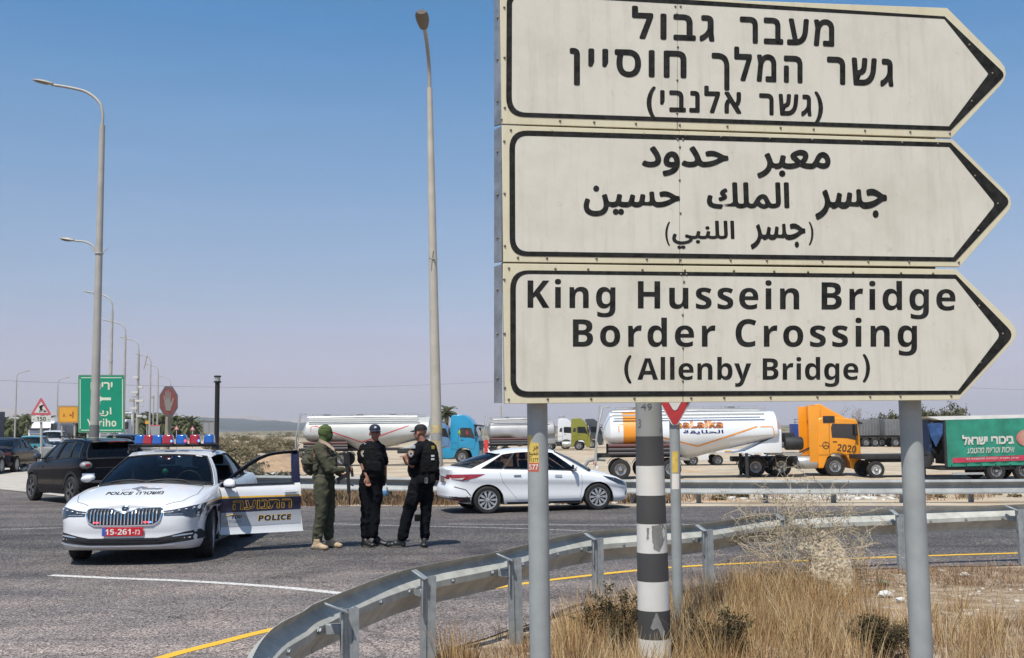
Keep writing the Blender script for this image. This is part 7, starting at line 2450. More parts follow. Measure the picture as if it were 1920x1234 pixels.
# ---------------- officer in the middle
D2 = 16.1
s2 = person('police officer in black short-sleeved uniform and cap facing the viewer, bare arm hanging', 695, D2)
J = lambda X, Y, dy=0.0: P(X, Y, D2 + dy)
hc = J(703, 812.5)
fwd2 = Vector((.30, -.95, -.10))
mb = MB()
head_shape(mb, hc, fwd2)
chain(mb, [(hc + Vector((0, .01, -.05)), .055), (J(702, 833), .062)])
chain(mb, [(J(697, 845), .13), (J(697, 870), .13), (J(697, 895), .12)])
chain(mb, [(J(687, 905), .08), (J(688, 955), .05), (J(687, 1000), .035)])
chain(mb, [(J(704, 905), .08), (J(703, 955), .05), (J(701, 996), .035)])
wr = J(688.5, 894, -.14)
chain(mb, [(J(680, 848, -.02), .055), (J(679, 862, -.02), .050), (J(681, 873, -.04), .043), (J(685, 884, -.09), .036), (wr, .027)])
hand(mb, wr, Vector((.10, -.05, -1)), Vector((.9, .4, 0)), .75)
wl = J(722, 893, .12)
chain(mb, [(J(714, 848, .05), .055), (J(720, 872, .1), .045), (wl, .028)])
hand(mb, wl, Vector((-.1, .1, -1)), Vector((-.6, -.8, 0)), .7)
remesh(mb, 'body', skin2, s2, .0085, 1)
def uniform(s, J, tor, slv, mat_=navy_c):
    mb = MB()
    chain(mb, tor, 18)
    for c in slv: chain(mb, c)
    return remesh(mb, 'shirt', mat_, s, .013, 1, .010, 11, (1, 1, .7))
uniform(s2, J, [(J(692, 842, 0), .125), (J(702, 842, 0), .13), (J(697, 865), .155), (J(697, 888), .15)],
        [[(J(683, 842, -.02), .085), (J(679, 852, -.02), .080), (J(679, 862, -.02), .076)], [(J(713, 842, .04), .08), (J(719, 858, .08), .07), (J(721, 866, .1), .066)], [(J(699, 834), .075), (J(705, 832), .07)]])
mb = MB()
chain(mb, [(J(692, 897), .145), (J(701, 898), .145)], 16)
chain(mb, [(J(687, 905), .118), (J(688, 930), .108), (J(688, 957), .090), (J(687, 980), .082), (J(686, 1004), .078)])
chain(mb, [(J(704, 905), .118), (J(704, 930), .104), (J(703, 957), .086), (J(702, 980), .078), (J(700, 1001), .072)])
remesh(mb, 'trousers', navy_c, s2, .013, 1, .013, 8, (1, 1, .8))
boot('shoe', J(679, 1012, .02), J(701, 1012, -.16), black_b, s2, .11)
boot('shoe', J(700, 1006, .12), J(726, 1006, .04), black_b, s2, .11)
mb = MB()
chain(mb, [(J(697, 848, -.02), .150), (J(701, 868, -.03), .165), (J(701, 886, -.02), .160)], 18)
for k in range(4): mb.box(J(690 + 7 * k, 875, -.17), (.07, .06, .13))
mb.box(J(712, 856, -.14), (.08, .05, .10))
remesh(mb, 'vest', navy_v, s2, .011, 1, .006, 14)
MB().tube([J(697 + 19.4 * math.cos(a), 893.5 + 1.2 * math.sin(a), .145 * math.sin(a)) for a in [2 * math.pi * k / 24 for k in range(25)]], .026, 8).build('belt', navy_v, s2, world=True, smooth=50)
MB().box(J(717, 901, -.02), (.09, .08, .16)).build('holster', navy_v, s2, world=True, bevel=.02)
def cap(c, fwd, parent, mat_, brimL=.085, tilt=0):
    f = Vector(fwd)
    f.z = 0
    f.normalize()
    r = Vector((f.y, -f.x, 0))
    mb = MB()
    rows = []
    for i in range(8):
        th = math.pi / 2 * i / 7
        z = .088 * math.sin(th) + .0
        rr = math.cos(th) ** .75
        rows.append([c + f * (.103 * rr * math.cos(a) - .008) + r * (.088 * rr * math.sin(a)) + Vector((0, 0, z + .035)) for a in [2 * math.pi * k / 22 for k in range(22)]])
    mb.grid(rows, close=True)
    cp_ = mb.build('cap', mat_, parent, world=True, smooth=60)
    mb = MB()
    rows = []
    for i in range(5):
        t = i / 4
        rows.append([c + f * (.088 * math.cos(a) + brimL * t * math.cos(a) ** .6) + r * ((.084) * math.sin(a)) + Vector((0, 0, .040 - .022 * t - .012 * abs(math.sin(a)))) for a in [R(-75 + 150 * k / 10) for k in range(11)]])
    top_ = rows
    bot_ = [[p - Vector((0, 0, .004)) for p in rw] for rw in rows]
    mb.grid(top_).grid(bot_)
    mb.build('cap_brim', mat_, cp_, world=True, smooth=60, fix=False)
    return cp_
cp_ = cap(hc + Vector((0, 0, .015)), fwd2, s2, M('navy_cap', (.012, .016, .035), .8, var=.15, scale=30))
MB().ell(hc + Vector((.02, -.098, .085)), (.020, .010, .020)).build('cap_badge', M('badge_silver', (.5, .52, .58), .4), cp_, world=True, smooth=60)
def badge(J, X, Y, dy, parent, tilt=0):
    pts = [(0, .052), (.030, .046), (.040, .030), (.038, -.008), (.022, -.038), (0, -.054), (-.022, -.038), (-.038, -.008), (-.040, .030), (-.030, .046)]
    c = J(X, Y, dy)
    b = MB().add([c + Vector((x, .18 * x, z)) for x, z in pts], [tuple(range(10))]).build('shoulder_badge', M('badge_gold', (.45, .30, .14), .7), parent, world=True, fix=False)
    MB().add([c + Vector((x * .70, .18 * x * .7 - .004, z * .70 - .004)) for x, z in pts], [tuple(range(10))]).build('badge_centre', M('badge_pale', (.42, .44, .48), .7), b, world=True, fix=False)
    MB().add([c + Vector((x * .32, .18 * x * .3 - .007, z * .32)) for x, z in pts], [tuple(range(10))]).build('badge_core', navy_v, b, world=True, fix=False)
badge(J, 681.5, 851, -.115, s2)
MB().box(J(687, 832.5, -.07), (.07, .02, .016), ry=.2).build('shoulder_stripe', M('stripe_pale', (.35, .36, .38), .7), s2, world=True)
for dx in (-.030, .032):
    MB().ell(hc + Vector((.022 + dx, -.086, .004)), (.013, .008, .007)).build('eye', gun_m, s2, world=True)
# ---------------- officer on the right, seen from behind
D3 = 16.0
s3 = person('police officer in black with a cap and loaded duty belt, turned away to the left', 785, D3)
J = lambda X, Y, dy=0.0: P(X, Y, D3 + dy)
hc = J(788, 812.5)
fwd3 = Vector((-.85, .45, -.08))
mb = MB()
mt3 = head_shape(mb, hc, fwd3)
chain(mb, [(hc + Vector((.01, 0, -.05)), .062), (J(794, 834), .068)])
chain(mb, [(J(797, 845), .13), (J(797, 870), .13), (J(797, 895), .12)])
chain(mb, [(J(784, 905, -.04), .08), (J(767, 957, -.04), .05), (J(756, 1000, -.04), .035)])
chain(mb, [(J(798, 905, .06), .08), (J(799, 955, .06), .05), (J(796, 1000, .06), .035)])
wr = J(764, 866, .02)
chain(mb, [(J(781, 846, -.14), .058), (J(776, 858, -.17), .052), (J(773, 872, -.15), .044), (wr, .030)])
hand(mb, wr, Vector((-.35, .25, .85)), Vector((.5, -.8, .1)), .9)
wl = J(762, 868, .12)
chain(mb, [(J(800, 846, .16), .055), (J(785, 872, .2), .045), (wl, .028)])
hand(mb, wl, Vector((-.3, -.2, .9)), Vector((-.6, .7, .2)), .9)
remesh(mb, 'body', skin2, s3, .0085, 1)
uniform(s3, J, [(J(793, 842, 0), .135), (J(802, 843, 0), .135), (J(800, 866), .165), (J(799, 888), .15)],
        [[(J(784, 842, -.12), .09), (J(777, 853, -.17), .082), (J(774, 865, -.16), .074)], [(J(806, 845, .12), .085), (J(798, 862, .2), .07), (J(790, 868, .2), .066)], [(J(793, 833), .078), (J(796, 832), .075)]])
mb = MB()
chain(mb, [(J(790, 898), .150), (J(799, 898), .155)], 16)
chain(mb, [(J(784, 905, -.04), .128), (J(776, 930, -.04), .116), (J(767, 957, -.04), .096), (J(760, 980, -.04), .086), (J(755, 1004, -.04), .078)])
chain(mb, [(J(798, 905, .06), .124), (J(799, 930, .06), .106), (J(799, 957, .06), .088), (J(797, 980, .06), .080), (J(796, 1005, .06), .074)])
mb.box(J(771, 935, -.15), (.16, .06, .18), ry=.3)
remesh(mb, 'trousers', navy_c, s3, .013, 1, .014, 8, (1, 1, .8))
boot('shoe', J(759, 1014, -.04), J(726, 1014, .0), black_b, s3, .11)
boot('shoe', J(796, 1012, .10), J(795, 1018, -.14), black_b, s3, .11)
mb = MB()
chain(mb, [(J(803, 848, -.03), .150), (J(803, 868, -.03), .172), (J(802, 886, -.02), .158)], 18)
mb.box(J(806, 866, -.15), (.24, .07, .30))
mb.ell(J(776, 880, .05), (.10, .12, .14))
remesh(mb, 'vest', navy_v, s3, .012, 1, .007, 14)
MB().tube([J(797 + 20.5 * math.cos(a), 897 + 1.2 * math.sin(a), .155 * math.sin(a)) for a in [2 * math.pi * k / 24 for k in range(25)]], .030, 8).build('belt', navy_v, s3, world=True, smooth=50)
for x, y, w, h in ((785, 900, .07, .11), (793, 899, .06, .10), (802, 899, .05, .13), (811, 897, .07, .12), (819, 890, .08, .17)):
    MB().box(J(x, y, -.17 if x < 815 else -.05), (w, .06, h)).build('belt_pouch', navy_v, s3, world=True, bevel=.012)
for x in (798, 800.5): MB().tube([J(x + 1.4 * math.cos(a), 901 + 5 * math.sin(a), -.21) for a in [2 * math.pi * k / 14 for k in range(15)]], .006, 5).build('handcuff', M('cuff_metal', (.3, .3, .31), .35, .8), s3, world=True)
MB().box(J(783, 971, -.10), (.09, .08, .10)).build('thigh_pouch', navy_v, s3, world=True, bevel=.02)
cap(hc + Vector((0, 0, .015)), fwd3, s3, M('black_cap', (.006, .006, .007), .8, var=.2, scale=30))
badge(J, 770.5, 851, -.255, s3)
for x, y, w, h, c_ in ((774.5, 838, .065, .045, (.40, .42, .45)), (811.5, 855, .050, .028, (.42, .44, .48)), (811.5, 861, .050, .028, (.42, .44, .48)), (812, 839, .045, .05, (.25, .20, .01))):
    MB().box(J(x, y, -.225 if x < 800 else -.195), (w, .012, h)).build('uniform_patch', M('patch_%d' % int(c_[2] * 100), c_, .8, var=.3, scale=60), s3, world=True, bevel=.002)
MB().tube([hc + mt3 @ Vector((.076, -.01, .008)), hc + mt3 @ Vector((.070, .06, .008)), hc + mt3 @ Vector((.045, .09, .004)), hc + mt3 @ Vector((0, .105, .004)), hc + mt3 @ Vector((-.045, .09, .004))], .007, 6).build('sunglasses', gun_m, s3, world=True)
MB().ell(hc + mt3 @ Vector((.042, .086, -.002)), (.02, .012, .016)).build('sunglass_lens', gun_m, s3, world=True)
# ================================================================ PLANTS AND LOOSE THINGS
rng = np.random.default_rng(11)
def tint_mat(name, stops, rough=.9, trans=0.0):
    m = bpy.data.materials.new(name)
    m.use_nodes = True
    t = m.node_tree
    b = t.nodes['Principled BSDF']
    b.inputs['Roughness'].default_value = rough
    b.inputs['Specular IOR Level'].default_value = .15
    a = t.nodes.new('ShaderNodeAttribute')
    a.attribute_name = 'tint'
    r = t.nodes.new('ShaderNodeValToRGB')
    e = r.color_ramp.elements
    e[0].position, e[0].color = stops[0][0], (*stops[0][1], 1)
    e[1].position, e[1].color = stops[-1][0], (*stops[-1][1], 1)
    for p, c in stops[1:-1]:
        k = e.new(p)
        k.color = (*c, 1)
    t.links.new(a.outputs['Fac'], r.inputs[0])
    t.links.new(r.outputs[0], b.inputs['Base Color'])
    if trans:
        tr = t.nodes.new('ShaderNodeBsdfTranslucent')
        t.links.new(r.outputs[0], tr.inputs[0])
        mx = t.nodes.new('ShaderNodeMixShader')
        mx.inputs[0].default_value = trans
        t.links.new(b.outputs[0], mx.inputs[1])
        t.links.new(tr.outputs[0], mx.inputs[2])
        t.links.new(mx.outputs[0], t.nodes['Material Output'].inputs[0])
    MATS[name] = m
    return m
def np_mesh(name, V, F, tint, mat_, parent=None, loc=None):
    """V (n,3), F (m,4), tint per face"""
    me = bpy.data.meshes.new(name)
    me.vertices.add(len(V))
    me.vertices.foreach_set('co', V.astype(np.float32).ravel())
    me.loops.add(F.size)
    me.loops.foreach_set('vertex_index', F.astype(np.int32).ravel())
    me.polygons.add(len(F))
    me.polygons.foreach_set('loop_start', np.arange(0, F.size, F.shape[1], dtype=np.int32))
    me.polygons.foreach_set('loop_total', np.full(len(F), F.shape[1], dtype=np.int32))
    at = me.attributes.new('tint', 'FLOAT', 'FACE')
    at.data.foreach_set('value', tint.astype(np.float32))
    me.update(calc_edges=True)
    me.materials.append(mat_)
    o = bpy.data.objects.new(name, me)
    COL.objects.link(o)
    if parent: o.parent = parent
    if loc is not None: o.location = loc
    return o
def blades(base, h, w, lean, seg=3, curve=.35):
    """grass blades: base (n,3), heights, widths, lean (n,2)"""
    n = len(base)
    ang = rng.uniform(0, np.pi, n)
    side = np.stack([np.cos(ang), np.sin(ang) * .5, np.zeros(n)], 1)
    V = np.zeros((n, (seg + 1) * 2, 3))
    for i in range(seg + 1):
        t = i / seg
        c = base.copy()
        c[:, :2] += lean * h[:, None] * (t * (1 - curve) + curve * t * t)[..., None] if False else lean * (h * (t ** 1.7))[:, None]
        c[:, 2] += h * t * (1 - .18 * t * np.linalg.norm(lean, axis=1))
        ww = (w * (1 - .82 * t))[:, None]
        V[:, 2 * i] = c - side * ww
        V[:, 2 * i + 1] = c + side * ww
    idx = np.arange(n)[:, None] * (seg + 1) * 2
    F = np.concatenate([idx + np.array([[2 * i, 2 * i + 1, 2 * i + 3, 2 * i + 2]]) for i in range(seg)], 0)
    return V.reshape(-1, 3), F
def grass(name, label, n_cl, per, region, hgt_r, w, mat_, dens, spread=.13, lean_s=.30, group=None, tshift=0):
    B, H, Wd, Ln, Tn = [], [], [], [], []
    k = 0
    while k < n_cl:
        x, y = rng.uniform(region[0], region[1]), rng.uniform(region[2], region[3])
        X = 960 + x / y * FPX
        Y = 802 + CAMZ / y * FPX - .0105 * (X - 960)
        if rng.uniform() > dens(X, Y, y): continue
        m = int(per * rng.uniform(.5, 1.5))
        hh = rng.uniform(*hgt_r)
        r_ = spread * rng.uniform(.5, 1.4)
        a, q = rng.uniform(0, 2 * np.pi, m), r_ * np.sqrt(rng.uniform(0, 1, m))
        B.append(np.stack([x + q * np.cos(a), y + q * np.sin(a), np.full(m, -.02)], 1))
        H.append(hh * rng.uniform(.45, 1.15, m))
        Wd.append(w * rng.uniform(.6, 1.3, m))
        l0 = rng.normal(0, .12, 2)
        Ln.append(l0 + np.stack([np.cos(a), np.sin(a)], 1) * (q / r_)[:, None] * lean_s + rng.normal(0, .14, (m, 2)))
        Tn.append(np.clip(rng.normal(.48, .20) + rng.normal(0, .20, m), 0, 1))
        k += 1
    base, H, Wd, Ln, Tn = np.concatenate(B), np.concatenate(H), np.concatenate(Wd), np.concatenate(Ln), np.concatenate(Tn)
    V, F = blades(base, H, Wd, Ln)
    o = np_mesh(name, V, F, np.tile(Tn, 3), mat_)
    return tag(o, label, 'grass', kind='stuff')
straw = tint_mat('dry_straw', [(0, (.10, .052, .026)), (.25, (.26, .145, .066)), (.5, (.46, .30, .14)), (.78, (.66, .49, .27)), (1, (.74, .62, .42))], trans=.2)
brownw = tint_mat('dry_brown_weed', [(0, (.10, .058, .036)), (.4, (.24, .145, .088)), (.7, (.38, .26, .16)), (1, (.52, .41, .28))], trans=.15)
def edge_y(X):      # picture height of the asphalt edge on the near side
    return cur([(740, 1330), (824, 1223), (955, 1181), (1060, 1150), (1230, 1118), (1400, 1083), (1575, 1068), (1700, 1064), (1920, 1059), (2500, 1052)])(X)
def d_main(X, Y, y):
    e = edge_y(X)
    if Y < e + 4 or X < 800: return 0
    q = sst(1000, 1090, X) * (1 - sst(1440, 1640, X))
    return q * sst(e, e + 40, Y) + .05 * (X < 1640) + .25 * (X < 1000) * sst(1190, 1230, Y) + .22 * (X > 1600) * sst(1120, 1190, Y)
grass('dry_grass', 'tall golden dry grass around the striped pole, in front of the curved guardrail', 520, 40, (-.9, 4.8, 7.3, 12.6), (.14, .46), .0029, straw, d_main)
def d_short(X, Y, y):
    e = edge_y(X)
    if Y < e - 2 or X < 780: return 0
    return .25 * (X < 1620) + .95 * sst(1560, 1700, X) * (1 if (Y < e + 32 or Y > 1150) else .10) + .3 * (X < 1500)
grass('dry_grass', 'short brown weeds and stubble covering the roadside soil at the lower right', 1700, 26, (-1.0, 7.2, 5.8, 14.4), (.05, .17), .0026, brownw, d_short, spread=.20, lean_s=.9)
def d_back(X, Y, y): return 1.0 if X < 870 else (.5 if X < 1230 else .16)
grass('dry_grass', 'strip of dry weeds under the far guardrail behind the officers', 520, 30, (-9, 12, 24.6, 27.2), (.14, .42), .009, brownw, d_back, spread=.35, lean_s=.7)

def bush_cloud(name, label, spots, mat_, leaf=.05, dens_=90, cat='shrubs', kind='stuff', sq=.75):
    """many low bushes as small leaf faces: spots (x, y, z, radius, tint)"""
    Vs, Fs, Ts = [], [], []
    o = 0
    for x, y, z, r, tn in spots:
        n = int(dens_ * rng.uniform(.8, 1.2))
        u = rng.normal(0, 1, (n, 3))
        u /= np.linalg.norm(u, axis=1)[:, None]
        u[:, 2] = np.abs(u[:, 2])
        rr = r * rng.uniform(.45, 1.0, n) ** .5 * (1 + .25 * np.sin(u[:, 0] * 7 + u[:, 1] * 5 + x))
        c = u * rr[:, None]
        c[:, 2] *= sq
        c += np.array([x, y, z - .03])
        a = rng.normal(0, 1, (n, 3))
        a /= np.linalg.norm(a, axis=1)[:, None]
        b = np.cross(a, rng.normal(0, 1, (n, 3)))
        b /= np.linalg.norm(b, axis=1)[:, None]
        L = (leaf * rng.uniform(.6, 1.5, n))[:, None]
        q = np.stack([c - a * L - b * L * .45, c + a * L - b * L * .45, c + a * L + b * L * .45, c - a * L + b * L * .45], 1).reshape(-1, 3)
        Vs.append(q)
        Fs.append(np.arange(n * 4).reshape(-1, 4) + o)
        o += n * 4
        Ts.append(np.clip(tn + rng.normal(0, .15, n), 0, 1))
    ob = np_mesh(name, np.concatenate(Vs), np.concatenate(Fs), np.concatenate(Ts), mat_)
    return tag(ob, label, cat, kind=kind)
scrubm = tint_mat('desert_scrub', [(0, (.055, .050, .026)), (.35, (.11, .095, .055)), (.65, (.19, .16, .10)), (1, (.32, .26, .17))], trans=.1)
spots = []
while len(spots) < 380:
    y = 27.5 * (150 / 27.5) ** rng.uniform(0, 1)
    X = rng.uniform(395, 590)
    if X > 556 - (y < 40) * 0 and rng.uniform() > .25: continue
    x = (X - 960) / FPX * y
    if lot_w(x, y) > .3: continue
    if 480 < X < 570 and 36 < y < 62: continue
    spots.append((x, y, hgt(x, y), rng.uniform(.16, .50) * (1 + y / 140), rng.uniform(.2, 1.0)))
for k in range(130):
    X, y = rng.uniform(560, 900), rng.uniform(25.2, 33)
    x = (X - 960) / FPX * y
    spots.append((x, y, hgt(x, y), rng.uniform(.12, .36), rng.uniform(.2, .9)))
for k in range(60):
    X, y = rng.uniform(860, 2000), rng.uniform(25.2, 30)
    x = (X - 960) / FPX * y
    spots.append((x, y, hgt(x, y), rng.uniform(.06, .22), rng.uniform(.3, .9)))
for k in range(420):
    y = 160 * (2200 / 160) ** rng.uniform(0, 1)
    X = rng.uniform(330, 1500)
    x = (X - 960) / FPX * y
    spots.append((x, y, hgt(x, y), rng.uniform(.5, 1.3) * (y / 200) ** .55, rng.uniform(.0, .45)))
bush_cloud('scrub', 'low grey-green desert scrub on the uneven ground between the police car and the tanker', spots, scrubm, leaf=.046, dens_=230)
bigm = [(x * 1, y, z, r, t) for x, y, z, r, t in []]
# orange-brown sand heap in the scrub
hp = MB()
c0 = P(525, 850, 46)
rows = []
for i in range(11):
    t = i / 10
    row = []
    for k in range(36):
        a = 2 * math.pi * k / 36
        r_ = (2.3 * t) * (1 + .16 * noise.noise(Vector((math.cos(a) * 1.5, math.sin(a) * 1.5, 1))))
        zz = .62 * (1 - t) ** 1.2 * (1 + .5 * noise.noise(Vector((math.cos(a) * t * 3, math.sin(a) * t * 3, 4))))
        row.append((r_ * math.cos(a) * 1.0, r_ * math.sin(a) * 1.6, zz - .1 * t))
    rows.append(row)
hp.grid(rows, close=True)
ho = hp.build('sand_heap', M('orange_sand', (.46, .30, .18), .95, var=.22, scale=4, bump=.6, dist=.03), smooth=60)
ho.location = (c0.x, c0.y, hgt(c0.x, c0.y) + .15)
tag(ho, kind='structure')
# loose stones and litter
def stones(name, label, spots, mat_, kind='stuff'):
    Vs, Fs, Ts = [], [], []
    o = 0
    cube = np.array([[x, y, z] for x in (-1, 1) for y in (-1, 1) for z in (-1, 1)], float)
    faces = np.array([[0, 1, 3, 2], [4, 6, 7, 5], [0, 4, 5, 1], [2, 3, 7, 6], [0, 2, 6, 4], [1, 5, 7, 3]])
    for x, y, z, r in spots:
        v = cube * rng.uniform(.45, 1, (8, 3)) * r * np.array([1.2, 1, .6])
        a = rng.uniform(0, 6.28)
        v = v @ np.array([[math.cos(a), math.sin(a), 0], [-math.sin(a), math.cos(a), 0], [0, 0, 1]])
        Vs.append(v + np.array([x, y, z + r * .2]))
        Fs.append(faces + o)
        Ts.append(np.full(6, rng.uniform(0, 1)))
        o += 8
    return tag(np_mesh(name, np.concatenate(Vs), np.concatenate(Fs), np.concatenate(Ts), mat_), label, 'stones', kind=kind)
stonem = tint_mat('pale_stone', [(0, (.26, .21, .16)), (.5, (.42, .36, .29)), (1, (.62, .57, .50))])
sp_ = []
while len(sp_) < 1500:
    x, y = rng.uniform(-1, 7.4), rng.uniform(5.8, 14)
    X = 960 + x / y * FPX
    Y = 802 + CAMZ / y * FPX - .0105 * (X - 960)
    if Y < edge_y(X) or X < 780: continue
    sp_.append((x, y, -.012, rng.uniform(.006, .022) if rng.uniform() < .93 else rng.uniform(.025, .05)))
stones('gravel', 'small pale stones scattered over the roadside soil at the lower right', sp_, stonem)
sp_ = []
for k in range(420):
    X = rng.normal(1545, 60)
    y = rng.uniform(25.0, 27.6)
    x = (X - 960) / FPX * y
    sp_.append((x, y, hgt(x, y), rng.uniform(.02, .09)))
for k in range(260):
    X, y = rng.uniform(480, 2000), rng.uniform(24.6, 30)
    x = (X - 960) / FPX * y
    sp_.append((x, y, hgt(x, y), rng.uniform(.02, .06)))
for k in range(200):
    X, y = rng.uniform(400, 560), rng.uniform(27, 60)
    x = (X - 960) / FPX * y
    sp_.append((x, y, hgt(x, y), rng.uniform(.05, .16)))
stones('rubble', 'pale rubble and broken stones lying beyond the far guardrail', sp_, tint_mat('chalk_stone', [(0, (.34, .30, .25)), (.5, (.50, .46, .41)), (1, (.68, .66, .62))]))
# kerb island mound on the left
isl = [G(-400, 872), G(-60, 878), G(20, 879), G(75, 872), G(130, 876), G(300, 880), G(300, 930), G(200, 938), G(123, 932), G(39, 922), G(0, 918), G(-400, 902)]
flat('traffic_island', [(p.x, p.y) for p in isl], .012, M('dusty_island', (.42, .385, .34), .95, var=.14, scale=2, bump=.3, dist=.01))
sp_ = []
for k in range(300):
    p = G(rng.uniform(44, 84), rng.uniform(866, 884))
    sp_.append((p.x, p.y, .0 + .22 * rng.uniform(0, 1), rng.uniform(.06, .17)))
stones('rubble_mound', 'heap of pale stones on the island beside the black SUV', sp_, MATS['chalk_stone'])
pf = thing('picket_fence', 'low pale picket fence seen past the bonnet of the black SUV', 'fence', (G(75, 868).x, G(75, 868).y, 0))
a, b = G(56, 868), G(118, 866)
for k in range(26):
    q = a.lerp(b, k / 25)
    MB().box((q.x, q.y, .45), (.07, .03, .9)).build('picket', M('picket_white', (.55, .54, .50), .7), pf, world=True)
for z in (.25, .72): MB().bar(a + Vector((0, .04, z)), b + Vector((0, .04, z)), .03, .06).build('fence_rail', MATS['picket_white'], pf, world=True)

# ---- bare thorny bush and the crumpled white sheet caught in it
def twigs(name, label, cat, base, n, L, r0, mat_, up=.6, spread=1.0, depth=4, seed=1, leaf_m=None, leaf=.02, squash=1.0, nleaf=6, parent_tag=True, step=5, lean=(0, 0, 0)):
    rd_ = random.Random(seed)
    mb = MB()
    tips = []
    def grow(p, d, L_, r, k):
        pts, rr = [p], [r]
        for i in range(step):
            d = (d + Vector((rd_.gauss(0, .22), rd_.gauss(0, .22), rd_.gauss(0, .16)))).normalized()
            p = p + d * (L_ / step)
            pts.append(p)
            rr.append(max(.0022, r * (1 - .55 * (i + 1) / step)))
            if k > 0 and i >= 1 and rd_.random() < .85:
                a = Vector((rd_.gauss(0, 1), rd_.gauss(0, 1), rd_.gauss(.15, .7))).normalized()
                grow(p, (d * .55 + a * .8).normalized(), L_ * rd_.uniform(.45, .75), rr[-1] * .7, k - 1)
            if k <= 1: tips.append(p)
        mb.tube(pts, rr, 4 if k < 2 else 6, caps=False)
    for i in range(n):
        a = rd_.uniform(0, 2 * math.pi)
        d = Vector((math.cos(a) * spread, math.sin(a) * spread, up + rd_.uniform(0, .5))) + Vector(lean)
        grow(Vector((rd_.gauss(0, .05), rd_.gauss(0, .05), 0)), d.normalized(), L * rd_.uniform(.7, 1.1), r0, depth)
    t = thing(name, label, cat, base)
    mb.build('branches', mat_, t, smooth=60, fix=False)
    if leaf_m is not None:
        Vs, Ts = [], []
        for p in tips:
            for _ in range(nleaf):
                c = np.array(p) + rng.normal(0, leaf * 2.2, 3)
                a = rng.normal(0, 1, 3)
                a /= np.linalg.norm(a)
                b = np.cross(a, rng.normal(0, 1, 3))
                b /= np.linalg.norm(b)
                q = leaf * rng.uniform(.6, 1.4)
                Vs += [c - a * q - b * q * .5, c + a * q - b * q * .5, c + a * q + b * q * .5, c - a * q + b * q * .5]
                Ts.append(min(1, max(0, .5 + rng.normal(0, .25))))
        F = np.arange(len(Vs)).reshape(-1, 4)
        np_mesh('foliage', np.array(Vs), F, np.array(Ts), leaf_m, parent=t)
    return t, tips
thorn = M('pale_thorn_twig', (.48, .40, .30), .9, var=.2, scale=9)
twig_d = M('dark_twig', (.10, .07, .05), .9, var=.3, scale=9)
q = G(1502, 1100)
twigs('thorn_bush', 'pale leafless thorn bush tangled over the curved guardrail between the two posts', 'bush', (q.x, q.y, 0), 17, .80, .0085, thorn, up=.6, spread=.85, depth=3, seed=4, leaf_m=tint_mat('sparse_leaf', [(0, (.22, .18, .09)), (1, (.42, .36, .22))]), leaf=.007, nleaf=1, lean=(.15, 0, .1))
for lb_, X, Y, L, sd in (('dark half-dead shrub at the foot of the striped pole, on its left side', 1172, 1222, .34, 7), ('dark low shrub in the dry grass right of the striped pole, at the bottom edge', 1345, 1240, .26, 8), ('dark low shrub at the left foot of the right sign post', 1655, 1236, .22, 9)):
    q = G(X, Y)
    twigs('shrub', lb_, 'shrub', (q.x, q.y, 0), 8, L, .006, twig_d, up=.8, spread=.6, depth=3, seed=sd, leaf_m=MATS.get('dark_leaf') or tint_mat('dark_leaf', [(0, (.030, .028, .012)), (.6, (.07, .06, .028)), (1, (.16, .12, .06))]), leaf=.008, nleaf=2)
pv_ = MB()
rows = []
A0, A1 = P(1515, 1018, 11.4), P(1590, 1105, 10.6)
for i in range(22):
    t = i / 21
    c = A0.lerp(A1, t) + Vector((0, 0, .06 * math.sin(math.pi * t)))
    w = .16 * math.sin(math.pi * min(1, .18 + t * .75)) + .03
    row = []
    for k in range(18):
        a = 2 * math.pi * k / 18
        nn = noise.noise(Vector((t * 5, math.cos(a) * 1.7, math.sin(a) * 1.7))) + .6 * noise.noise(Vector((t * 13, math.cos(a) * 4, math.sin(a) * 4)))
        rr = w * (.85 + .75 * nn)
        row.append(c + Vector((rr * math.cos(a) * .8 + .5 * rr * math.sin(a), rr * .6 * math.sin(a), rr * .8 * math.sin(a))))
    rows.append(row)
pv_.grid(rows, close=True)
pm_ = M('dirty_plastic', (.36, .29, .20), .55, var=.35, scale=22, bump=.8, dist=.02)
nt_ = pm_.node_tree
n_ = nt_.nodes.new('ShaderNodeTexNoise')
n_.inputs['Scale'].default_value = 34
n_.inputs['Detail'].default_value = 8
g__ = nt_.nodes.new('ShaderNodeTexCoord')
mr_ = nt_.nodes.new('ShaderNodeMapRange')
mr_.inputs[1].default_value, mr_.inputs[2].default_value, mr_.inputs[3].default_value, mr_.inputs[4].default_value = .42, .60, .05, .9
nt_.links.new(g__.outputs['Object'], n_.inputs['Vector'])
nt_.links.new(n_.outputs[0], mr_.inputs[0])
nt_.links.new(mr_.outputs[0], nt_.nodes['Principled BSDF'].inputs['Alpha'])
po = pv_.build('plastic_sheet', pm_, fix=False)
tag(po, 'crumpled dirty white plastic sheet caught in the thorn bush beside the guardrail', 'plastic sheet')
def litter(label, X, Y, r, col, nm='litter'):
    q = G(X, Y)
    mb = MB()
    mb.ell((0, 0, 0), (r, r * .7, r * .5), 10, 7)
    mb.v = [tuple(Vector(v) * (1 + .7 * noise.noise(Vector(v) * (2.2 / r) + Vector((X, 0, 0))))) for v in mb.v]
    o = mb.build(nm, M('litter_%02d%02d' % (int(col[0] * 100), int(col[2] * 100)), col, .5, var=.1, scale=20))
    o.location = (q.x, q.y, r * .35)
    return tag(o, label, 'litter')
litter('crushed white plastic scrap on the soil just right of the crumpled sheet', 1660, 1118, .07, (.62, .62, .62))
litter('greenish crushed bottle lying on the soil left of the right sign post', 1656, 1097, .06, (.16, .24, .17))
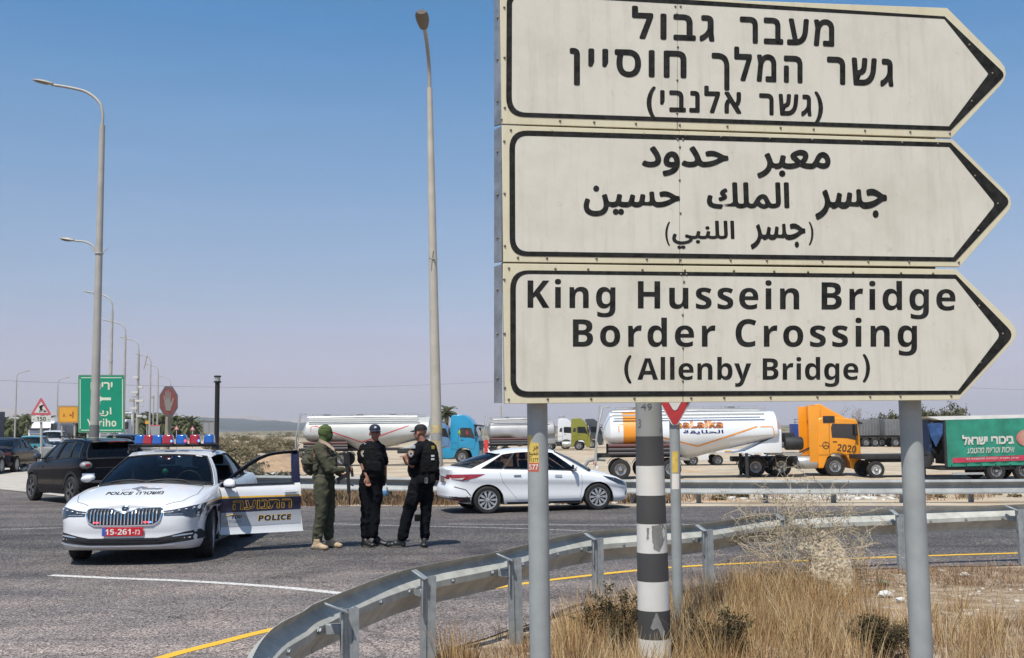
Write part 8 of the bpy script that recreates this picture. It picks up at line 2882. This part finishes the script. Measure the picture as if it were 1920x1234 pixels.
litter('white crumpled bag lying below the crumpled sheet', 1562, 1108, .05, (.66, .65, .64))
litter('small pale paper scrap beside the right sign post on its left', 1688, 1127, .045, (.58, .58, .56))
litter('flat white stone lying right of the right sign post', 1808, 1080, .05, (.5, .46, .42), 'stone')
q = P(721, 905, 25.0)
bg_ = thing('plastic_bag', 'small blue and white plastic bag hanging from the far guardrail beside the middle officer', 'plastic bag', tuple(q))
MB().prism([(-.06, .05), (.03, .05), (.05, -.18), (-.05, -.2)], -.01, .01, 'xz').build('bag_top', M('bag_white', (.6, .62, .64), .4), bg_)
MB().ell((.01, -.02, -.25), (.065, .03, .075), 10, 7).build('bag_bottom', M('bag_blue', (.04, .16, .32), .6), bg_, smooth=60)

# ---- palms
palm_leaf = tint_mat('palm_frond', [(0, (.045, .055, .022)), (.5, (.085, .10, .042)), (1, (.17, .17, .085))], trans=.1)
palm_trunk = M('palm_trunk', (.12, .09, .06), .95, var=.35, scale=8, bump=.5)
def make_palm(seed, H, Lf, nf, wide=1.0):
    rd_ = np.random.default_rng(seed)
    root = thing('palm_tree', None, None)
    MB().tube([(0, 0, 0), (.05, 0, H * .5), (0, 0, H)], [.26, .2, .22], 8).build('trunk', palm_trunk, root, smooth=50)
    Vs, Ts, n = [], [], 0
    Fs = []
    for k in range(nf):
        az = rd_.uniform(0, 2 * np.pi)
        el = rd_.uniform(-.35, 1.35)
        d = np.array([math.cos(az) * math.cos(el), math.sin(az) * math.cos(el), math.sin(el)])
        side = np.array([-math.sin(az), math.cos(az), 0])
        L = Lf * rd_.uniform(.8, 1.1)
        p = np.array([0, 0, H])
        pts = [p]
        for i in range(6):
            d = d + np.array([0, 0, -.17 - .04 * i])
            d /= np.linalg.norm(d)
            p = p + d * L / 6
            pts.append(p)
        tn = rd_.uniform(.1, .9)
        for i in range(6):
            w0, w1 = [.50 * wide * math.sin(math.pi * min(1, .12 + .88 * j / 6)) ** .6 for j in (i, i + 1)]
            for sg in (-1, 1):          # leaflets in pairs, drooping from the rib
                for m in range(3):
                    a = pts[i] * (1 - m / 3) + pts[i + 1] * (m / 3)
                    b = a + (pts[i + 1] - pts[i]) * .28
                    tip = side * sg * w0 + (pts[i + 1] - pts[i]) * .55 + np.array([0, 0, -.18 * wide])
                    Vs += [a, b, b + tip, a + tip * .92]
                    Fs.append([n, n + 1, n + 2, n + 3])
                    n += 4
                    Ts.append(np.clip(tn + rd_.normal(0, .12), 0, 1))
    np_mesh('crown', np.array(Vs), np.array(Fs), np.array(Ts), palm_leaf, parent=root)
    return root
pr = [make_palm(s_, 2.9 + .5 * s_, 3.6, 30) for s_ in range(3)]
k = 0
first = [True] * 3
X = 4.0
prow = []
for row, (d, n, x0, x1) in enumerate(((250, 40, 12, 366), (268, 38, 8, 372), (290, 34, 14, 352))):
    for i in range(n):
        prow.append((x0 + (x1 - x0) * (i + rng.uniform(-.35, .35)) / (n - 1), d + rng.uniform(-6, 6), row))
for X, d, row in prow:
    i = k % 3
    o = pr[i] if first[i] else copy_tree(pr[i])
    first[i] = False
    p = P(X, 812, d)
    o.location = (p.x, p.y, -.1)
    o.rotation_euler.z = rng.uniform(0, 6.28)
    s_ = (.82 + .25 * rng.uniform()) * (1 + .06 * row) * (1 if X < 330 else .85)
    o.scale = (s_, s_, s_)
    tag(o, 'dark green date palm in the dense palm grove along the left horizon', 'palm tree', 'date palms of the distant grove')
    k += 1
p = P(838, 850, 150)
o = make_palm(12, 4.6, 2.0, 44, .6)
o.location = (p.x, p.y, -.9)
tag(o, 'lone palm tree rising just right of the tall middle lamp pole', 'palm tree')
p = P(822, 850, 165)
o = make_palm(13, 2.6, 2.0, 34, .6)
o.location = (p.x, p.y, -.9)
tag(o, 'smaller palm half hidden behind the tall middle lamp pole', 'palm tree')
# ---- trees behind the trailers on the right
treeleaf = tint_mat('dusty_tree_leaf', [(0, (.05, .05, .025)), (.5, (.10, .10, .055)), (1, (.20, .19, .12))])
bark = M('grey_bark', (.17, .13, .10), .95, var=.3, scale=8)
def far_tree(label, X, d, L, seed, leafy=True, n=5, nleaf=5, leaf=.13):
    p = P(X, 850, d)
    t, tips = twigs('tree', label, 'tree', (p.x, p.y, -.9), n, L, .09, bark, up=1.3, spread=.55, depth=3, seed=seed, leaf_m=treeleaf if leafy else tint_mat('bare_twig_tint_%d' % seed, [(0, (.25, .21, .16)), (1, (.36, .31, .25))]), leaf=leaf if leafy else .05, nleaf=nleaf if leafy else 1)
    t.children[0].name = 'limbs'
    MB().tube([(0, 0, -.2), (0, 0, .8)], [.17, .12], 8).build('trunk', bark, t, smooth=50)
far_tree('pale bare tree above the trailers, left of the right sign post', 1608, 165, 3.3, 21, leafy=False, n=7)
far_tree('grey-green tree behind the grey trailers, right of the bare tree', 1640, 172, 2.9, 22)
far_tree('leafy tree rising above the green trailer, just right of the right sign post', 1748, 165, 3.6, 23, n=6, nleaf=7)
far_tree('lower leafy tree above the green trailer roof, right of the taller one', 1783, 170, 2.8, 24)
far_tree('dark bushy tree behind the right sign post, above the trailers', 1672, 168, 2.6, 25)
far_tree('small dusty tree behind the orange truck roof', 1580, 180, 2.1, 26)
bush_cloud('hedge', 'low dusty bushes along the back of the truck lot behind the trailers', [((X - 960) / FPX * d, d, -.95, rng.uniform(.8, 1.6), rng.uniform(0, .5)) for X, d in [(rng.uniform(1460, 1960), rng.uniform(150, 200)) for _ in range(70)]], treeleaf, leaf=.13, dens_=160)
